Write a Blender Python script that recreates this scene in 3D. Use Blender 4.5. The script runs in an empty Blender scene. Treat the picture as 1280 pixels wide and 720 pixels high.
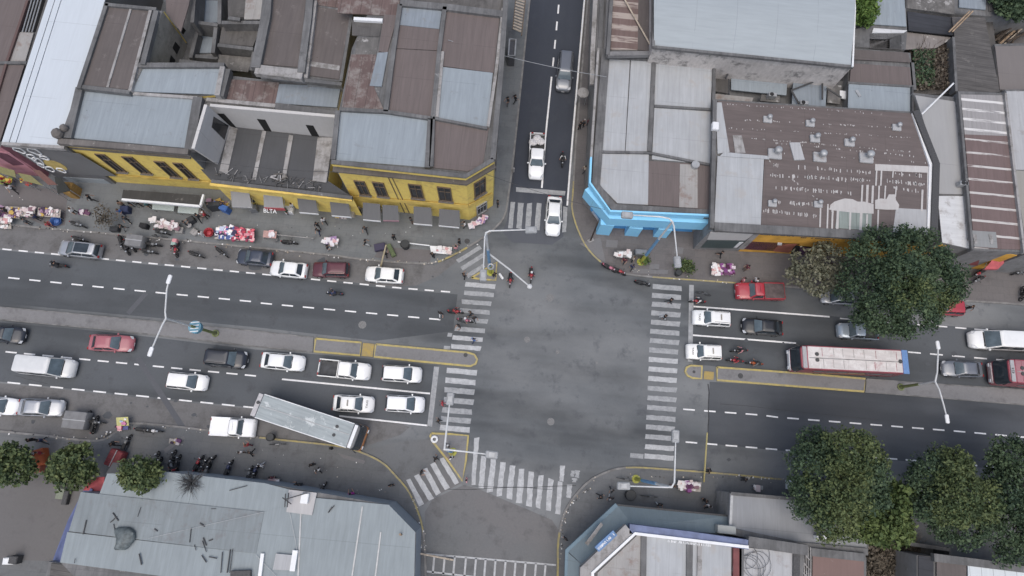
import bpy, math, random
from mathutils import Vector, Matrix
random.seed(7)
R = math.radians
scene = bpy.context.scene
COL = scene.collection
# ------------------------------------------------------------------ survey: camera station and ground references
CAM_H = 67.0
FOC = 800.0                      # focal length in photo pixels (1280 wide)
NAD = (612.0, 570.0)             # plumb point below the drone
_d = Vector(((NAD[0]-640)/FOC, -(NAD[1]-360)/FOC, -1.0)).normalized()
_Z = -_d
_X = (Vector((1, 0, 0)) - _Z*_Z.x).normalized()
_Y = _Z.cross(_X)
ROT = Matrix((_X, _Y, _Z))       # camera -> world
CAMP = Vector((0, 0, CAM_H))

def ray(px, py):
    return ROT @ Vector(((px-640)/FOC, -(py-360)/FOC, -1.0))
def G(px, py, z=0.0):
    v = ray(px, py); t = (CAM_H - z)/-v.z
    return CAMP + v*t
def GP(pts, z=0.0):
    return [G(p[0], p[1], z) for p in pts]
def on_plane(A, B, px, py):
    """ray through px,py meets the vertical plane through ground points A,B"""
    n = Vector((B.y-A.y, A.x-B.x, 0)).normalized()
    v = ray(px, py)
    t = (Vector((A.x, A.y, 0)) - CAMP).dot(n)/v.dot(n)
    return CAMP + v*t
def outward(A, B):
    n = Vector((B.y-A.y, A.x-B.x, 0)).normalized()
    m = (A+B)/2
    if n.dot(Vector((-m.x, -m.y, 0))) < 0: n = -n
    return n

# ------------------------------------------------------------------ materials
MATS = {}
def _nt(name):
    m = bpy.data.materials.new(name); m.use_nodes = True
    nt = m.node_tree; b = nt.nodes['Principled BSDF']
    return m, nt, b
def N(nt, t, **k):
    n = nt.nodes.new(t)
    for a, v in k.items(): setattr(n, a, v)
    return n
def mixc(nt, fac, a, b, mode='MIX'):
    n = N(nt, 'ShaderNodeMix', data_type='RGBA', blend_type=mode)
    for sock, val in ((n.inputs[0], fac), (n.inputs[6], a), (n.inputs[7], b)):
        if isinstance(val, bpy.types.NodeSocket): nt.links.new(val, sock)
        elif isinstance(val, (int, float)): sock.default_value = val
        else: sock.default_value = (*val, 1)
    return n.outputs[2]
def ramp(nt, src, lo, hi):
    n = N(nt, 'ShaderNodeMapRange'); n.clamp = True
    nt.links.new(src, n.inputs[0]); n.inputs[1].default_value = lo; n.inputs[2].default_value = hi
    return n.outputs[0]
def mul(nt, a, k):
    n = N(nt, 'ShaderNodeMath', operation='MULTIPLY'); nt.links.new(a, n.inputs[0])
    if isinstance(k, (int, float)): n.inputs[1].default_value = k
    else: nt.links.new(k, n.inputs[1])
    return n.outputs[0]
def coords(nt, ang=0.0, scale=(1, 1, 1), obj=False):
    if obj: src = N(nt, 'ShaderNodeTexCoord').outputs['Object']
    else: src = N(nt, 'ShaderNodeNewGeometry').outputs['Position']
    mp = N(nt, 'ShaderNodeMapping'); nt.links.new(src, mp.inputs[0])
    mp.vector_type = 'TEXTURE' if False else 'POINT'
    mp.inputs['Rotation'].default_value = (0, 0, -ang)
    mp2 = N(nt, 'ShaderNodeMapping'); nt.links.new(mp.outputs[0], mp2.inputs[0])
    mp2.inputs['Scale'].default_value = scale
    return mp2.outputs[0]
def noise(nt, vec, scale, detail=4, rough=.55):
    n = N(nt, 'ShaderNodeTexNoise'); nt.links.new(vec, n.inputs['Vector'])
    n.inputs['Scale'].default_value = scale; n.inputs['Detail'].default_value = detail
    n.inputs['Roughness'].default_value = rough
    return n.outputs[0]
def simple(name, rgb, rough=.6, metal=0, var=.12, scale=6, coat=0, obj=True):
    if name in MATS: return MATS[name]
    m, nt, b = _nt(name)
    nz = noise(nt, coords(nt, 0, (1, 1, 1), obj), scale)
    c = mixc(nt, ramp(nt, nz, .3, .7), tuple(x*(1-var) for x in rgb), tuple(min(.9, x*(1+var)) for x in rgb))
    nt.links.new(c, b.inputs['Base Color'])
    b.inputs['Roughness'].default_value = rough; b.inputs['Metallic'].default_value = metal
    if coat: b.inputs['Coat Weight'].default_value = coat; b.inputs['Coat Roughness'].default_value = .08
    MATS[name] = m; return m
def roofmat(name, rgb, ang=0.0, streak=.25, blotch=.2, rust=None, rustamt=0.0, seam=0.0, seamdark=.75, rough=.75,
            corr=0.0, spots=0.0, band=None, bandw=1.2, bandfrac=.3, white=None, whiteamt=0.0):
    """weathered sheet: streaks run along the local y' axis (world angle ang), seams every `seam` metres across."""
    if name in MATS: return MATS[name]
    m, nt, b = _nt(name)
    v1 = coords(nt, ang, (1, 1, 1))
    vs = coords(nt, ang, (2.2, .18, 1))
    col = mixc(nt, ramp(nt, noise(nt, vs, 1.6, 5, .65), .3, .72), tuple(x*(1-streak) for x in rgb), tuple(min(.85, x*(1+streak*.6)) for x in rgb))
    bl = ramp(nt, noise(nt, v1, .35, 6, .62), .32, .7)
    dark = tuple(x*(1-blotch*1.8) for x in rgb)
    col = mixc(nt, mul(nt, bl, blotch*2.2), col, dark)
    sx = N(nt, 'ShaderNodeSeparateXYZ'); nt.links.new(v1, sx.inputs[0])
    def stripes(period, frac, axis=0):
        a = N(nt, 'ShaderNodeMath', operation='DIVIDE'); nt.links.new(sx.outputs[axis], a.inputs[0]); a.inputs[1].default_value = period
        f = N(nt, 'ShaderNodeMath', operation='FRACT'); nt.links.new(a.outputs[0], f.inputs[0])
        l = N(nt, 'ShaderNodeMath', operation='LESS_THAN'); nt.links.new(f.outputs[0], l.inputs[0]); l.inputs[1].default_value = frac
        return l.outputs[0]
    if band:
        br = mul(nt, stripes(bandw, bandfrac, 1), ramp(nt, noise(nt, coords(nt, ang, (.25, 2, 1)), 1.2, 5, .7), .38, .5))
        col = mixc(nt, br, col, band)
    if rust:
        col = mixc(nt, mul(nt, ramp(nt, noise(nt, v1, .8, 8, .7), .62-rustamt*.35, .72-rustamt*.25), .85), col, rust)
    if white:
        col = mixc(nt, mul(nt, ramp(nt, noise(nt, v1, .9, 8, .72), .68-whiteamt*.35, .73-whiteamt*.3), .9), col, white)
    ys = stripes(4.3, .014, 1); col = mixc(nt, mul(nt, mul(nt, ys, ramp(nt, noise(nt, coords(nt, ang, (.3, .3, 1)), 1.0, 2), .42, .5)), .35), col, tuple(x*.5 for x in rgb))
    if seam:
        col = mixc(nt, mul(nt, stripes(seam, .055/seam if seam > .3 else .2), .55), col, tuple(x*(1-seamdark) for x in rgb))
    if spots:
        vo = N(nt, 'ShaderNodeTexVoronoi'); nt.links.new(v1, vo.inputs['Vector']); vo.inputs['Scale'].default_value = 1.1
        lt = N(nt, 'ShaderNodeMath', operation='LESS_THAN'); nt.links.new(vo.outputs['Distance'], lt.inputs[0]); lt.inputs[1].default_value = spots
        col = mixc(nt, mul(nt, lt.outputs[0], ramp(nt, noise(nt, v1, .5, 3), .5, .6)), col, tuple(x*.3 for x in rgb))
    nt.links.new(col, b.inputs['Base Color'])
    b.inputs['Roughness'].default_value = rough
    if corr:
        w = N(nt, 'ShaderNodeTexWave', wave_type='BANDS', bands_direction='X', wave_profile='SIN')
        nt.links.new(v1, w.inputs['Vector']); w.inputs['Scale'].default_value = 1/(corr*3.1416)*.5*3.1416/3.1416*3.14
        bp = N(nt, 'ShaderNodeBump'); bp.inputs['Strength'].default_value = .5; bp.inputs['Distance'].default_value = .03
        nt.links.new(w.outputs[0], bp.inputs['Height']); nt.links.new(bp.outputs[0], b.inputs['Normal'])
    MATS[name] = m; return m
def groundmat(name, rgb, ang, streak=.12, blotch=.18, fine=.1, light=None, lightamt=0, stain=None, stainamt=0, rough=.9, tile=0, bands=0):
    if name in MATS: return MATS[name]
    m, nt, b = _nt(name)
    v = coords(nt, ang, (1, 1, 1))
    vs = coords(nt, ang, (.05, .9, 1))
    col = mixc(nt, ramp(nt, noise(nt, vs, 1.0, 4, .5), .3, .7), tuple(x*(1-streak) for x in rgb), tuple(x*(1+streak) for x in rgb))
    col = mixc(nt, ramp(nt, noise(nt, v, .12, 5, .6), .35, .68), col, tuple(x*(1+blotch) for x in rgb))
    if bands: col = mixc(nt, mul(nt, ramp(nt, noise(nt, coords(nt, ang, (.035, .3, 1)), 1.0, 3, .5), .45, .58), bands), col, tuple(x*.62 for x in rgb))
    if light: col = mixc(nt, mul(nt, ramp(nt, noise(nt, coords(nt, ang, (.5, 1, 1)), .09, 5, .55), .5-lightamt*.12, .62), .8), col, light)
    if stain: col = mixc(nt, mul(nt, ramp(nt, noise(nt, v, .55, 7, .7), .6-stainamt*.2, .78-stainamt*.2), .7), col, stain)
    if tile:
        br = N(nt, 'ShaderNodeTexBrick'); nt.links.new(v, br.inputs['Vector'])
        br.inputs['Scale'].default_value = 1; br.inputs['Brick Width'].default_value = tile*1.6; br.inputs['Row Height'].default_value = tile
        br.inputs['Mortar Size'].default_value = .02; br.inputs['Bias'].default_value = 0
        br.inputs['Color1'].default_value = (.9, .9, .9, 1); br.inputs['Color2'].default_value = (1.08, 1.06, 1.05, 1); br.inputs['Mortar'].default_value = (.75, .75, .75, 1)
        col = mixc(nt, .55, col, br.outputs[0], 'MULTIPLY')
    fn = ramp(nt, noise(nt, v, 5, 6, .75), .25, .75)
    col = mixc(nt, fn, mixc(nt, .999, col, (1-fine,)*3, 'MULTIPLY'), mixc(nt, .999, col, (1+fine,)*3, 'MULTIPLY'))
    nt.links.new(col, b.inputs['Base Color']); b.inputs['Roughness'].default_value = rough
    MATS[name] = m; return m
def paintmat(name, rgb, under, wear, rough=.8):
    """road paint worn through to the asphalt"""
    if name in MATS: return MATS[name]
    m, nt, b = _nt(name)
    v = coords(nt, .09, (1, 1, 1))
    f = ramp(nt, noise(nt, v, 2.2, 8, .75), .40-wear*.1, .56+wear*.06)
    col = mixc(nt, f, tuple(u*wear + c*(1-wear) for u, c in zip(under, rgb)), rgb)
    nt.links.new(col, b.inputs['Base Color']); b.inputs['Roughness'].default_value = rough
    MATS[name] = m; return m
def leafmat(name, c1, c2, c3, big_s=.3):
    if name in MATS: return MATS[name]
    m, nt, b = _nt(name)
    g = N(nt, 'ShaderNodeNewGeometry')
    r = N(nt, 'ShaderNodeValToRGB'); nt.links.new(g.outputs['Random Per Island'], r.inputs[0])
    e = r.color_ramp.elements
    e[0].color = (*c1, 1); e[1].color = (*c3, 1); x = e.new(.55); x.color = (*c2, 1)
    big = ramp(nt, noise(nt, coords(nt), big_s, 4, .6), .42, .68); low = ramp(nt, noise(nt, coords(nt), .55, 3), .45, .7)
    col = mixc(nt, mul(nt, big, .7), r.outputs[0], c3)
    col = mixc(nt, mul(nt, low, .55), col, c1)
    nt.links.new(col, b.inputs['Base Color']); b.inputs['Roughness'].default_value = .65
    b.inputs['Specular IOR Level'].default_value = .25
    MATS[name] = m; return m
def heapmat(name, cols, rough=.8):
    """every loose piece of a heap has a colour of its own"""
    if name in MATS: return MATS[name]
    m, nt, b = _nt(name)
    g = N(nt, 'ShaderNodeNewGeometry')
    r = N(nt, 'ShaderNodeValToRGB'); nt.links.new(g.outputs['Random Per Island'], r.inputs[0])
    r.color_ramp.interpolation = 'CONSTANT'
    e = r.color_ramp.elements; n = len(cols)
    e[0].color = (*cols[0], 1); e[1].position = 1/n; e[1].color = (*cols[1 % n], 1)
    for i in range(2, n):
        x = e.new(i/n); x.color = (*cols[i], 1)
    nt.links.new(r.outputs[0], b.inputs['Base Color']); b.inputs['Roughness'].default_value = rough
    MATS[name] = m; return m

# ------------------------------------------------------------------ mesh builder
class MB:
    def __init__(s): s.v = []; s.f = []; s.m = []
    def add(s, vs, fs, mi=0):
        o = len(s.v); s.v += [tuple(p) for p in vs]
        for f in fs: s.f.append([i+o for i in f]); s.m.append(mi)
        return s
    def poly(s, pts, mi=0): return s.add(pts, [list(range(len(pts)))], mi)
    def prism(s, bot, top, mi=0, cap_m=None, bottom=True):
        n = len(bot)
        ar = sum(bot[i][0]*bot[(i+1) % n][1]-bot[(i+1) % n][0]*bot[i][1] for i in range(n))
        if ar < 0: bot = bot[::-1]; top = top[::-1]
        fs = [[i, (i+1) % n, n+(i+1) % n, n+i] for i in range(n)]
        s.add(list(bot)+list(top), fs, mi)
        s.add(top, [list(range(n))], mi if cap_m is None else cap_m)
        if bottom: s.add(bot, [list(range(n))[::-1]], mi)
        return s
    def slab(s, pts, z0, z1, mi=0, cap_m=None):
        return s.prism([(p[0], p[1], z0) for p in pts], [(p[0], p[1], z1) for p in pts], mi, cap_m)
    def box(s, c, size, rz=0.0, mi=0, ry=0.0, bev=0.0):
        hx, hy, hz = size[0]/2, size[1]/2, size[2]/2
        M = Matrix.Rotation(rz, 3, 'Z') @ Matrix.Rotation(ry, 3, 'Y')
        if bev:
            b = min(bev, hx*.9, hy*.9)
            ring = [(-hx+b, -hy), (hx-b, -hy), (hx, -hy+b), (hx, hy-b), (hx-b, hy), (-hx+b, hy), (-hx, hy-b), (-hx, -hy+b)]
            ri = [(x*(1-b/hx*.8), y*(1-b/hy*.8)) for x, y in ring]
            L = [[(x, y, -hz) for x, y in ring], [(x, y, hz-b) for x, y in ring], [(x, y, hz) for x, y in ri]]
            return s.loft([[M @ Vector(p)+Vector(c) for p in r] for r in L], mi)
        ps = [(-hx, -hy, -hz), (hx, -hy, -hz), (hx, hy, -hz), (-hx, hy, -hz), (-hx, -hy, hz), (hx, -hy, hz), (hx, hy, hz), (-hx, hy, hz)]
        return s.add([M @ Vector(p)+Vector(c) for p in ps], [[0, 3, 2, 1], [4, 5, 6, 7], [0, 1, 5, 4], [1, 2, 6, 5], [2, 3, 7, 6], [3, 0, 4, 7]], mi)
    def loft(s, rings, mi=0, cap=True, closed=True):
        n = len(rings[0]); vs = [p for r in rings for p in r]; fs = []
        for k in range(len(rings)-1):
            for i in range(n if closed else n-1):
                j = (i+1) % n; fs.append([k*n+i, k*n+j, (k+1)*n+j, (k+1)*n+i])
        if cap: fs += [list(range(n))[::-1], [(len(rings)-1)*n+i for i in range(n)]]
        return s.add(vs, fs, mi)
    def tube(s, pts, rad, n=8, mi=0, cap=True):
        pts = [Vector(p) for p in pts]; rings = []
        if not isinstance(rad, (list, tuple)): rad = [rad]*len(pts)
        for i, p in enumerate(pts):
            t = (pts[min(i+1, len(pts)-1)]-pts[max(i-1, 0)]).normalized()
            u = t.orthogonal().normalized() if i == 0 else (u - t*u.dot(t)).normalized()
            w = t.cross(u)
            rings.append([p+(u*math.cos(a)+w*math.sin(a))*rad[i] for a in [2*math.pi*k/n for k in range(n)]])
        return s.loft(rings, mi, cap)
    def cyl(s, c, r, h, n=16, mi=0, r2=None, axis='Z'):
        ax = {'Z': Vector((0, 0, 1)), 'X': Vector((1, 0, 0)), 'Y': Vector((0, 1, 0))}[axis]
        c = Vector(c); return s.tube([c-ax*h/2, c+ax*h/2], [r, r if r2 is None else r2], n, mi)
    def ball(s, c, r, n=10, mi=0, squash=1.0):
        rings = []
        for k in range(1, 6):
            a = math.pi*k/6-math.pi/2
            rings.append([(c[0]+r*math.cos(a)*math.cos(2*math.pi*i/n), c[1]+r*math.cos(a)*math.sin(2*math.pi*i/n), c[2]+r*squash*math.sin(a)) for i in range(n)])
        return s.loft(rings, mi)
    def torus(s, c, R_, r, axis='Y', n=16, k=6, mi=0):
        c = Vector(c); rings = []
        for i in range(n+1):
            a = 2*math.pi*i/n; ring = []
            for j in range(k):
                b = 2*math.pi*j/k; rr = R_+r*math.cos(b); o = r*math.sin(b)
                p = {'Y': (rr*math.cos(a), o, rr*math.sin(a)), 'Z': (rr*math.cos(a), rr*math.sin(a), o), 'X': (o, rr*math.cos(a), rr*math.sin(a))}[axis]
                ring.append(c+Vector(p))
            rings.append(ring)
        return s.loft(rings, mi, cap=False)
    def mesh(s, name, mats, smooth=None):
        me = bpy.data.meshes.new(name); me.from_pydata(s.v, [], s.f)
        for m in mats: me.materials.append(m)
        me.polygons.foreach_set('material_index', s.m)
        me.validate(); me.update()
        if smooth is not None:
            me.polygons.foreach_set('use_smooth', [True]*len(me.polygons)); me.set_sharp_from_angle(angle=R(smooth))
        return me
    def build(s, name, mats, parent=None, smooth=None, local=False):
        if not isinstance(mats, (list, tuple)): mats = [mats]
        o = bpy.data.objects.new(name, None)
        if parent is not None and not local:
            L = Vector(WORLD.get(parent.name, (0, 0, 0)))
            s.v = [tuple(Vector(p)-L) for p in s.v]
        bpy.data.objects.remove(o)
        o = bpy.data.objects.new(name, s.mesh(name, mats, smooth)); COL.objects.link(o)
        if parent is not None: o.parent = parent
        WORLD[o.name] = WORLD.get(parent.name, (0, 0, 0)) if parent is not None else (0, 0, 0)
        return o
WORLD = {}
def tag(o, label=None, cat=None, group=None, kind=None):
    if label: o['label'] = label
    if cat: o['category'] = cat
    if group: o['group'] = group
    if kind: o['kind'] = kind
    return o
def thing(name, loc, label, cat, group=None, rz=0.0, scale=None):
    o = bpy.data.objects.new(name, None); COL.objects.link(o)
    o.empty_display_size = .3
    o.location = loc; o.rotation_euler = (0, 0, rz)
    if scale: o.scale = scale
    WORLD[o.name] = tuple(loc)
    return tag(o, label, cat, group)
def inst(name, me, parent, mats=None):
    """object sharing mesh data; mats = {slot: material} set on the object"""
    o = bpy.data.objects.new(name, me); COL.objects.link(o); o.parent = parent
    if mats:
        for i, m in mats.items():
            o.material_slots[i].link = 'OBJECT'; o.material_slots[i].material = m
    return o
def text_mesh(body, size, thick=.01):
    cu = bpy.data.curves.new('txt', 'FONT'); cu.body = body; cu.size = size; cu.extrude = thick
    cu.align_x = 'CENTER'; cu.align_y = 'CENTER'
    ob = bpy.data.objects.new('txt', cu); COL.objects.link(ob)
    dg = bpy.context.evaluated_depsgraph_get()
    me = bpy.data.meshes.new_from_object(ob.evaluated_get(dg))
    bpy.data.objects.remove(ob); bpy.data.curves.remove(cu)
    return me
def strip(mb, pts, w, z, mi=0, th=None):
    """ground strip of width w along world points"""
    P = [Vector((p[0], p[1], 0)) for p in pts]; L = []; Rr = []
    for i, p in enumerate(P):
        a = P[max(i-1, 0)]; b = P[min(i+1, len(P)-1)]
        t = (b-a).normalized(); n = Vector((-t.y, t.x, 0))
        L.append(p+n*w/2); Rr.append(p-n*w/2)
    for i in range(len(P)-1):
        q = [L[i], Rr[i], Rr[i+1], L[i+1]]
        if th is None: mb.poly([(v.x, v.y, z) for v in q][::1], mi)
        else: mb.slab(q, z-th, z, mi)
    return mb
def smoothpts(pts, k=4):
    """Catmull-Rom through pixel points"""
    out = []
    for i in range(len(pts)-1):
        p0 = pts[max(i-1, 0)]; p1 = pts[i]; p2 = pts[i+1]; p3 = pts[min(i+2, len(pts)-1)]
        for j in range(k):
            t = j/k
            out.append(tuple(.5*((2*p1[c])+(-p0[c]+p2[c])*t+(2*p0[c]-5*p1[c]+4*p2[c]-p3[c])*t*t+(-p0[c]+3*p1[c]-3*p2[c]+p3[c])*t**3) for c in (0, 1)))
    out.append(pts[-1]); return out

# ------------------------------------------------------------------ camera, sky, light
cd = bpy.data.cameras.new('camera'); cam = bpy.data.objects.new('camera', cd); COL.objects.link(cam)
cam.matrix_world = Matrix.Translation(CAMP) @ ROT.to_4x4()
cd.sensor_width = 36.0; cd.lens = 36.0*FOC/1280.0; cd.clip_end = 2000; cd.clip_start = .5
scene.camera = cam
SUN_EL, SUN_AZ = 72, 195     # high, weak sun behind cloud
w = bpy.data.worlds.new('World'); scene.world = w; w.use_nodes = True
nt = w.node_tree; bg = nt.nodes['Background']
sky = nt.nodes.new('ShaderNodeTexSky'); sky.sky_type = 'NISHITA'; sky.sun_disc = False
sky.sun_elevation = R(SUN_EL); sky.sun_rotation = R(SUN_AZ); sky.dust_density = 4; sky.air_density = 1.0; sky.ozone_density = .6
nt.links.new(sky.outputs[0], bg.inputs[0]); bg.inputs[1].default_value = .135
sl = bpy.data.lights.new('overcast_sun', 'SUN'); sl.energy = 1.2; sl.angle = R(65); sl.color = (1, .995, .945)
so = bpy.data.objects.new('overcast_sun', sl); COL.objects.link(so)
az = R(SUN_AZ); el = R(SUN_EL)
dirv = Vector((math.sin(az)*math.cos(el), math.cos(az)*math.cos(el), math.sin(el)))
so.rotation_euler = dirv.to_track_quat('Z', 'Y').to_euler(); so.location = (0, 0, 120)
scene.view_settings.view_transform = 'Standard'; scene.view_settings.look = 'None'
scene.view_settings.gamma = 1; scene.view_settings.use_curve_mapping = False; scene.view_settings.exposure = .2
# ================================================================== GROUND, ROADS, PAVEMENTS, MARKINGS
_a = G(0, 312); _b = G(492, 359); EW = math.atan2(_b.y-_a.y, _b.x-_a.x)
_a = G(715, 180); _b = G(730.5, 0); NS = math.atan2(_b.y-_a.y, _b.x-_a.x)
def st(o): return tag(o, kind='structure')
m_ground = groundmat('bare_ground', (.10, .095, .09), EW)
m_asph = groundmat('asphalt_main', (.094, .102, .109), EW, .10, .24, .07, light=(.215, .222, .226), lightamt=.85, bands=.8, stain=(.062, .066, .076), stainamt=.3)
m_dark = groundmat('asphalt_dark', (.040, .046, .060), NS, .10, .14, .07, stain=(.052, .058, .07), stainamt=.4)
def fade_edge(mat, pa, pb, rgb):
    """newer dark asphalt thins out between two lines: worn, uneven transition"""
    nt = mat.node_tree; b = nt.nodes['Principled BSDF']; src = b.inputs['Base Color'].links[0].from_socket
    A, B = G(*pa), G(*pb); d = (B-A); L = d.length; d.normalize()
    g = N(nt, 'ShaderNodeNewGeometry'); dp = N(nt, 'ShaderNodeVectorMath', operation='DOT_PRODUCT'); nt.links.new(g.outputs['Position'], dp.inputs[0]); dp.inputs[1].default_value = tuple(d)
    nz = noise(nt, coords(nt, NS, (.12, .9, 1)), 1.0, 5, .6); ad = N(nt, 'ShaderNodeMath', operation='MULTIPLY_ADD'); nt.links.new(nz, ad.inputs[0]); ad.inputs[1].default_value = 6.0; nt.links.new(dp.outputs['Value'], ad.inputs[2])
    o = A.dot(d)+3.0
    col = mixc(nt, ramp(nt, ad.outputs[0], o, o+L), src, rgb); nt.links.new(col, b.inputs['Base Color'])
fade_edge(m_dark, (680, 235), (672, 300), (.090, .096, .110))
m_dark2 = groundmat('asphalt_east', (.060, .066, .075), EW, .14, .25, .07, bands=.5, light=(.10, .106, .114), lightamt=.2)
m_park = groundmat('asphalt_parking', (.135, .133, .134), EW, .08, .14, .14, stain=(.078, .075, .074), stainamt=.6)
m_lane = groundmat('asphalt_lane', (.074, .081, .088), EW, .12, .2, .08, bands=.5, light=(.10, .108, .118), lightamt=.2, stain=(.052, .053, .058), stainamt=.2)
m_apron = groundmat('asphalt_apron', (.13, .135, .139), EW, .06, .12, .1, light=(.155, .15, .15), lightamt=.2, stain=(.08, .078, .08), stainamt=.4)
m_walk = groundmat('pavement', (.142, .152, .158), EW, .05, .16, .10, stain=(.095, .094, .097), stainamt=.35, tile=.8)
m_walk_e = groundmat('pavement_east', (.125, .118, .118), EW, .05, .16, .10, stain=(.08, .075, .078), stainamt=.4, tile=.8)
m_walk_s = groundmat('pavement_south', (.122, .127, .131), EW, .05, .18, .10, stain=(.085, .083, .087), stainamt=.4, tile=1.2)
m_plaza = groundmat('plaza_ground', (.128, .123, .122), EW, .04, .08, .06, stain=(.09, .086, .088), stainamt=.2)
m_conc = groundmat('median_concrete', (.185, .183, .186), EW, .08, .16, .12, stain=(.10, .098, .1), stainamt=.4)
m_kerb = simple('kerb_stone', (.20, .195, .19), .9, var=.3, scale=1.5, obj=False)
m_kerby = paintmat('kerb_yellow', (.40, .33, .12), (.19, .18, .155), 1.0)
m_yel = paintmat('island_yellow', (.47, .38, .13), (.23, .21, .15), .8)
m_slaby = paintmat('slab_yellow', (.40, .29, .08), (.22, .19, .14), .9)
m_white = paintmat('line_white', (.78, .78, .78), (.35, .35, .36), .35)
m_zeb = paintmat('zebra_paint', (.36, .37, .38), (.19, .197, .207), .85)
m_zebb = paintmat('zebra_bright', (.48, .49, .50), (.27, .275, .285), .85)

mb = MB(); mb.poly([(-420, -420, -.03), (420, -420, -.03), (420, 420, -.03), (-420, 420, -.03)])
st(mb.build('ground', m_ground))
def sheet(name, pts, z, mat):
    m = MB(); m.poly(GP2(pts, z)); return st(m.build(name, mat))
def GP2(pts, z):
    # flat sheet: survey on the ground, then lifted
    return [(p.x, p.y, z) for p in GP(pts, 0)]
# carriageways
sheet('main_road', [(-330, 235), (0, 279), (160, 294), (310, 308), (440, 322), (540, 329), (600, 300), (632, 262), (668, -60), (725, -60), (716, 230), (735, 312), (790, 344), (919, 354), (1280, 380), (1600, 405), (1600, 655), (1280, 625), (900, 592), (782, 585), (700, 660), (694, 900), (533, 900), (531, 685), (495, 595), (442, 562), (325, 547), (148, 535), (122, 551), (0, 539), (-330, 505)], 0, m_asph)
sheet('north_street', [(642, 198), (660, 20), (670, -75), (737, -75), (731, 0), (716, 180), (711, 250), (704, 296), (690, 306), (640, 303), (628, 290), (634, 275)], .004, m_dark)
sheet('westbound_lanes', [(-300, 287), (6, 313), (310, 343), (500, 362), (572, 368), (566, 414), (470, 426), (320, 409), (0, 379), (-300, 352)], .004, m_lane)
sheet('eastbound_lanes', [(-300, 372), (0, 403), (135, 415), (320, 437), (450, 447), (548, 457), (538, 534), (312, 509), (0, 477), (-300, 448)], .004, m_lane)
sheet('north_parking_strip', [(-300, 252), (0, 281), (160, 296), (310, 310), (412, 320), (500, 330), (545, 331), (568, 321), (572, 326), (548, 345), (520, 357), (492, 358), (310, 340), (6, 311), (-300, 285)], .004, m_park)
sheet('south_parking_strip', [(-300, 450), (0, 479), (312, 511), (424, 521), (500, 529), (512, 534), (500, 544), (455, 558), (440, 560), (325, 546), (245, 535), (164, 528), (122, 550), (0, 538), (-300, 512)], .004, m_park)
sheet('east_lanes_north', [(866, 382), (960, 389), (1037, 395), (1280, 415), (1600, 440), (1600, 508), (1280, 487), (1082, 473), (1000, 466), (895, 458), (866, 455)], .004, m_lane)
sheet('east_lanes_south', [(887, 477), (1000, 484), (1080, 490), (1280, 507), (1600, 532), (1600, 617), (1280, 589), (960, 562), (884, 554)], .004, m_dark2)
sheet('south_street', [(531, 640), (541, 624), (580, 606), (600, 612), (660, 637), (690, 650), (700, 665), (694, 900), (533, 900)], .004, m_apron)
sheet('turning_apron', [(458, 562), (500, 552), (537, 548), (577, 604), (540, 622), (528, 633), (516, 618), (497, 595), (478, 576)], .008, m_apron)
# raised pavements
KERB_NW = smoothpts([(-300, 247), (0, 280), (160, 294.5), (310, 309), (412, 319), (440, 323), (500, 328.5), (540, 329), (567, 319), (600, 300), (620, 284), (631, 269), (636, 241), (641, 204), (652, 99), (662, 0), (670, -70)])
KERB_NE = smoothpts([(740, -70), (734.5, 0), (722, 150), (719.5, 180), (716, 240), (715, 262), (722, 287), (735, 312), (757, 332), (790, 344), (919, 354), (1055, 364), (1188, 375), (1280, 381), (1600, 405)])
KERB_SE = smoothpts([(694, 900), (697, 720), (698, 675), (706, 640), (725, 612), (747, 595), (782, 584.5), (845, 587.5), (925, 594), (976, 599), (1100, 609), (1280, 625), (1600, 655)])
KERB_SW = smoothpts([(-300, 508), (0, 539), (52, 544), (122, 551), (148, 538), (164, 529), (245, 536), (325, 547), (410, 556), (442, 562), (476, 577), (495, 595), (512, 616), (526, 650), (531, 685), (533, 760), (534, 900)])
def pavement(name, kerb, extra, mat, z=.13):
    m = MB(); m.slab(GP(kerb+extra), -.02, z); return st(m.build(name, mat))
pavement('northwest_pavement', KERB_NW, [(-300, -70)], m_walk)
pavement('northeast_pavement', KERB_NE, [(1600, -70)], m_walk_e)
pavement('southeast_pavement', KERB_SE, [(1600, 900)], m_walk_s)
pavement('southwest_pavement', KERB_SW, [(-300, 900)], m_walk_s)
sheet('plaza', [(-200, 592), (100, 596), (112, 612), (80, 702), (-200, 690)], .136, m_plaza)
def kerb(name, pts, mat, w=.2, z=.15):
    return st(strip(MB(), GP(pts), w, z, th=.17).build(name, mat))
kerb('kerb_line', KERB_NW, m_kerb); kerb('kerb_line', KERB_NE, m_kerb); kerb('kerb_line', KERB_SE, m_kerb); kerb('kerb_line', KERB_SW, m_kerb)
def sub(pts, x0, x1): return [p for p in pts if x0 <= p[0] <= x1]
kerb('yellow_kerb', sub(KERB_SW, 325, 533)[:-6], m_kerby, .16, .156)
kerb('yellow_kerb', [p for p in KERB_NE if 222 <= p[1] <= 331], m_kerby, .16, .156)
kerb('yellow_kerb', sub(KERB_NE, 790, 925)[1:], m_kerby, .16, .156)
kerb('yellow_kerb', sub(KERB_SE, 782, 976), m_kerby, .16, .156)
kerb('yellow_kerb', [p for p in KERB_SE if p[1] > 660], m_kerby, .2, .156)
kerb('yellow_kerb', [p for p in KERB_NW if 545 < p[0] < 590 and p[1] > 290], m_kerby, .2, .156)
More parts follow.
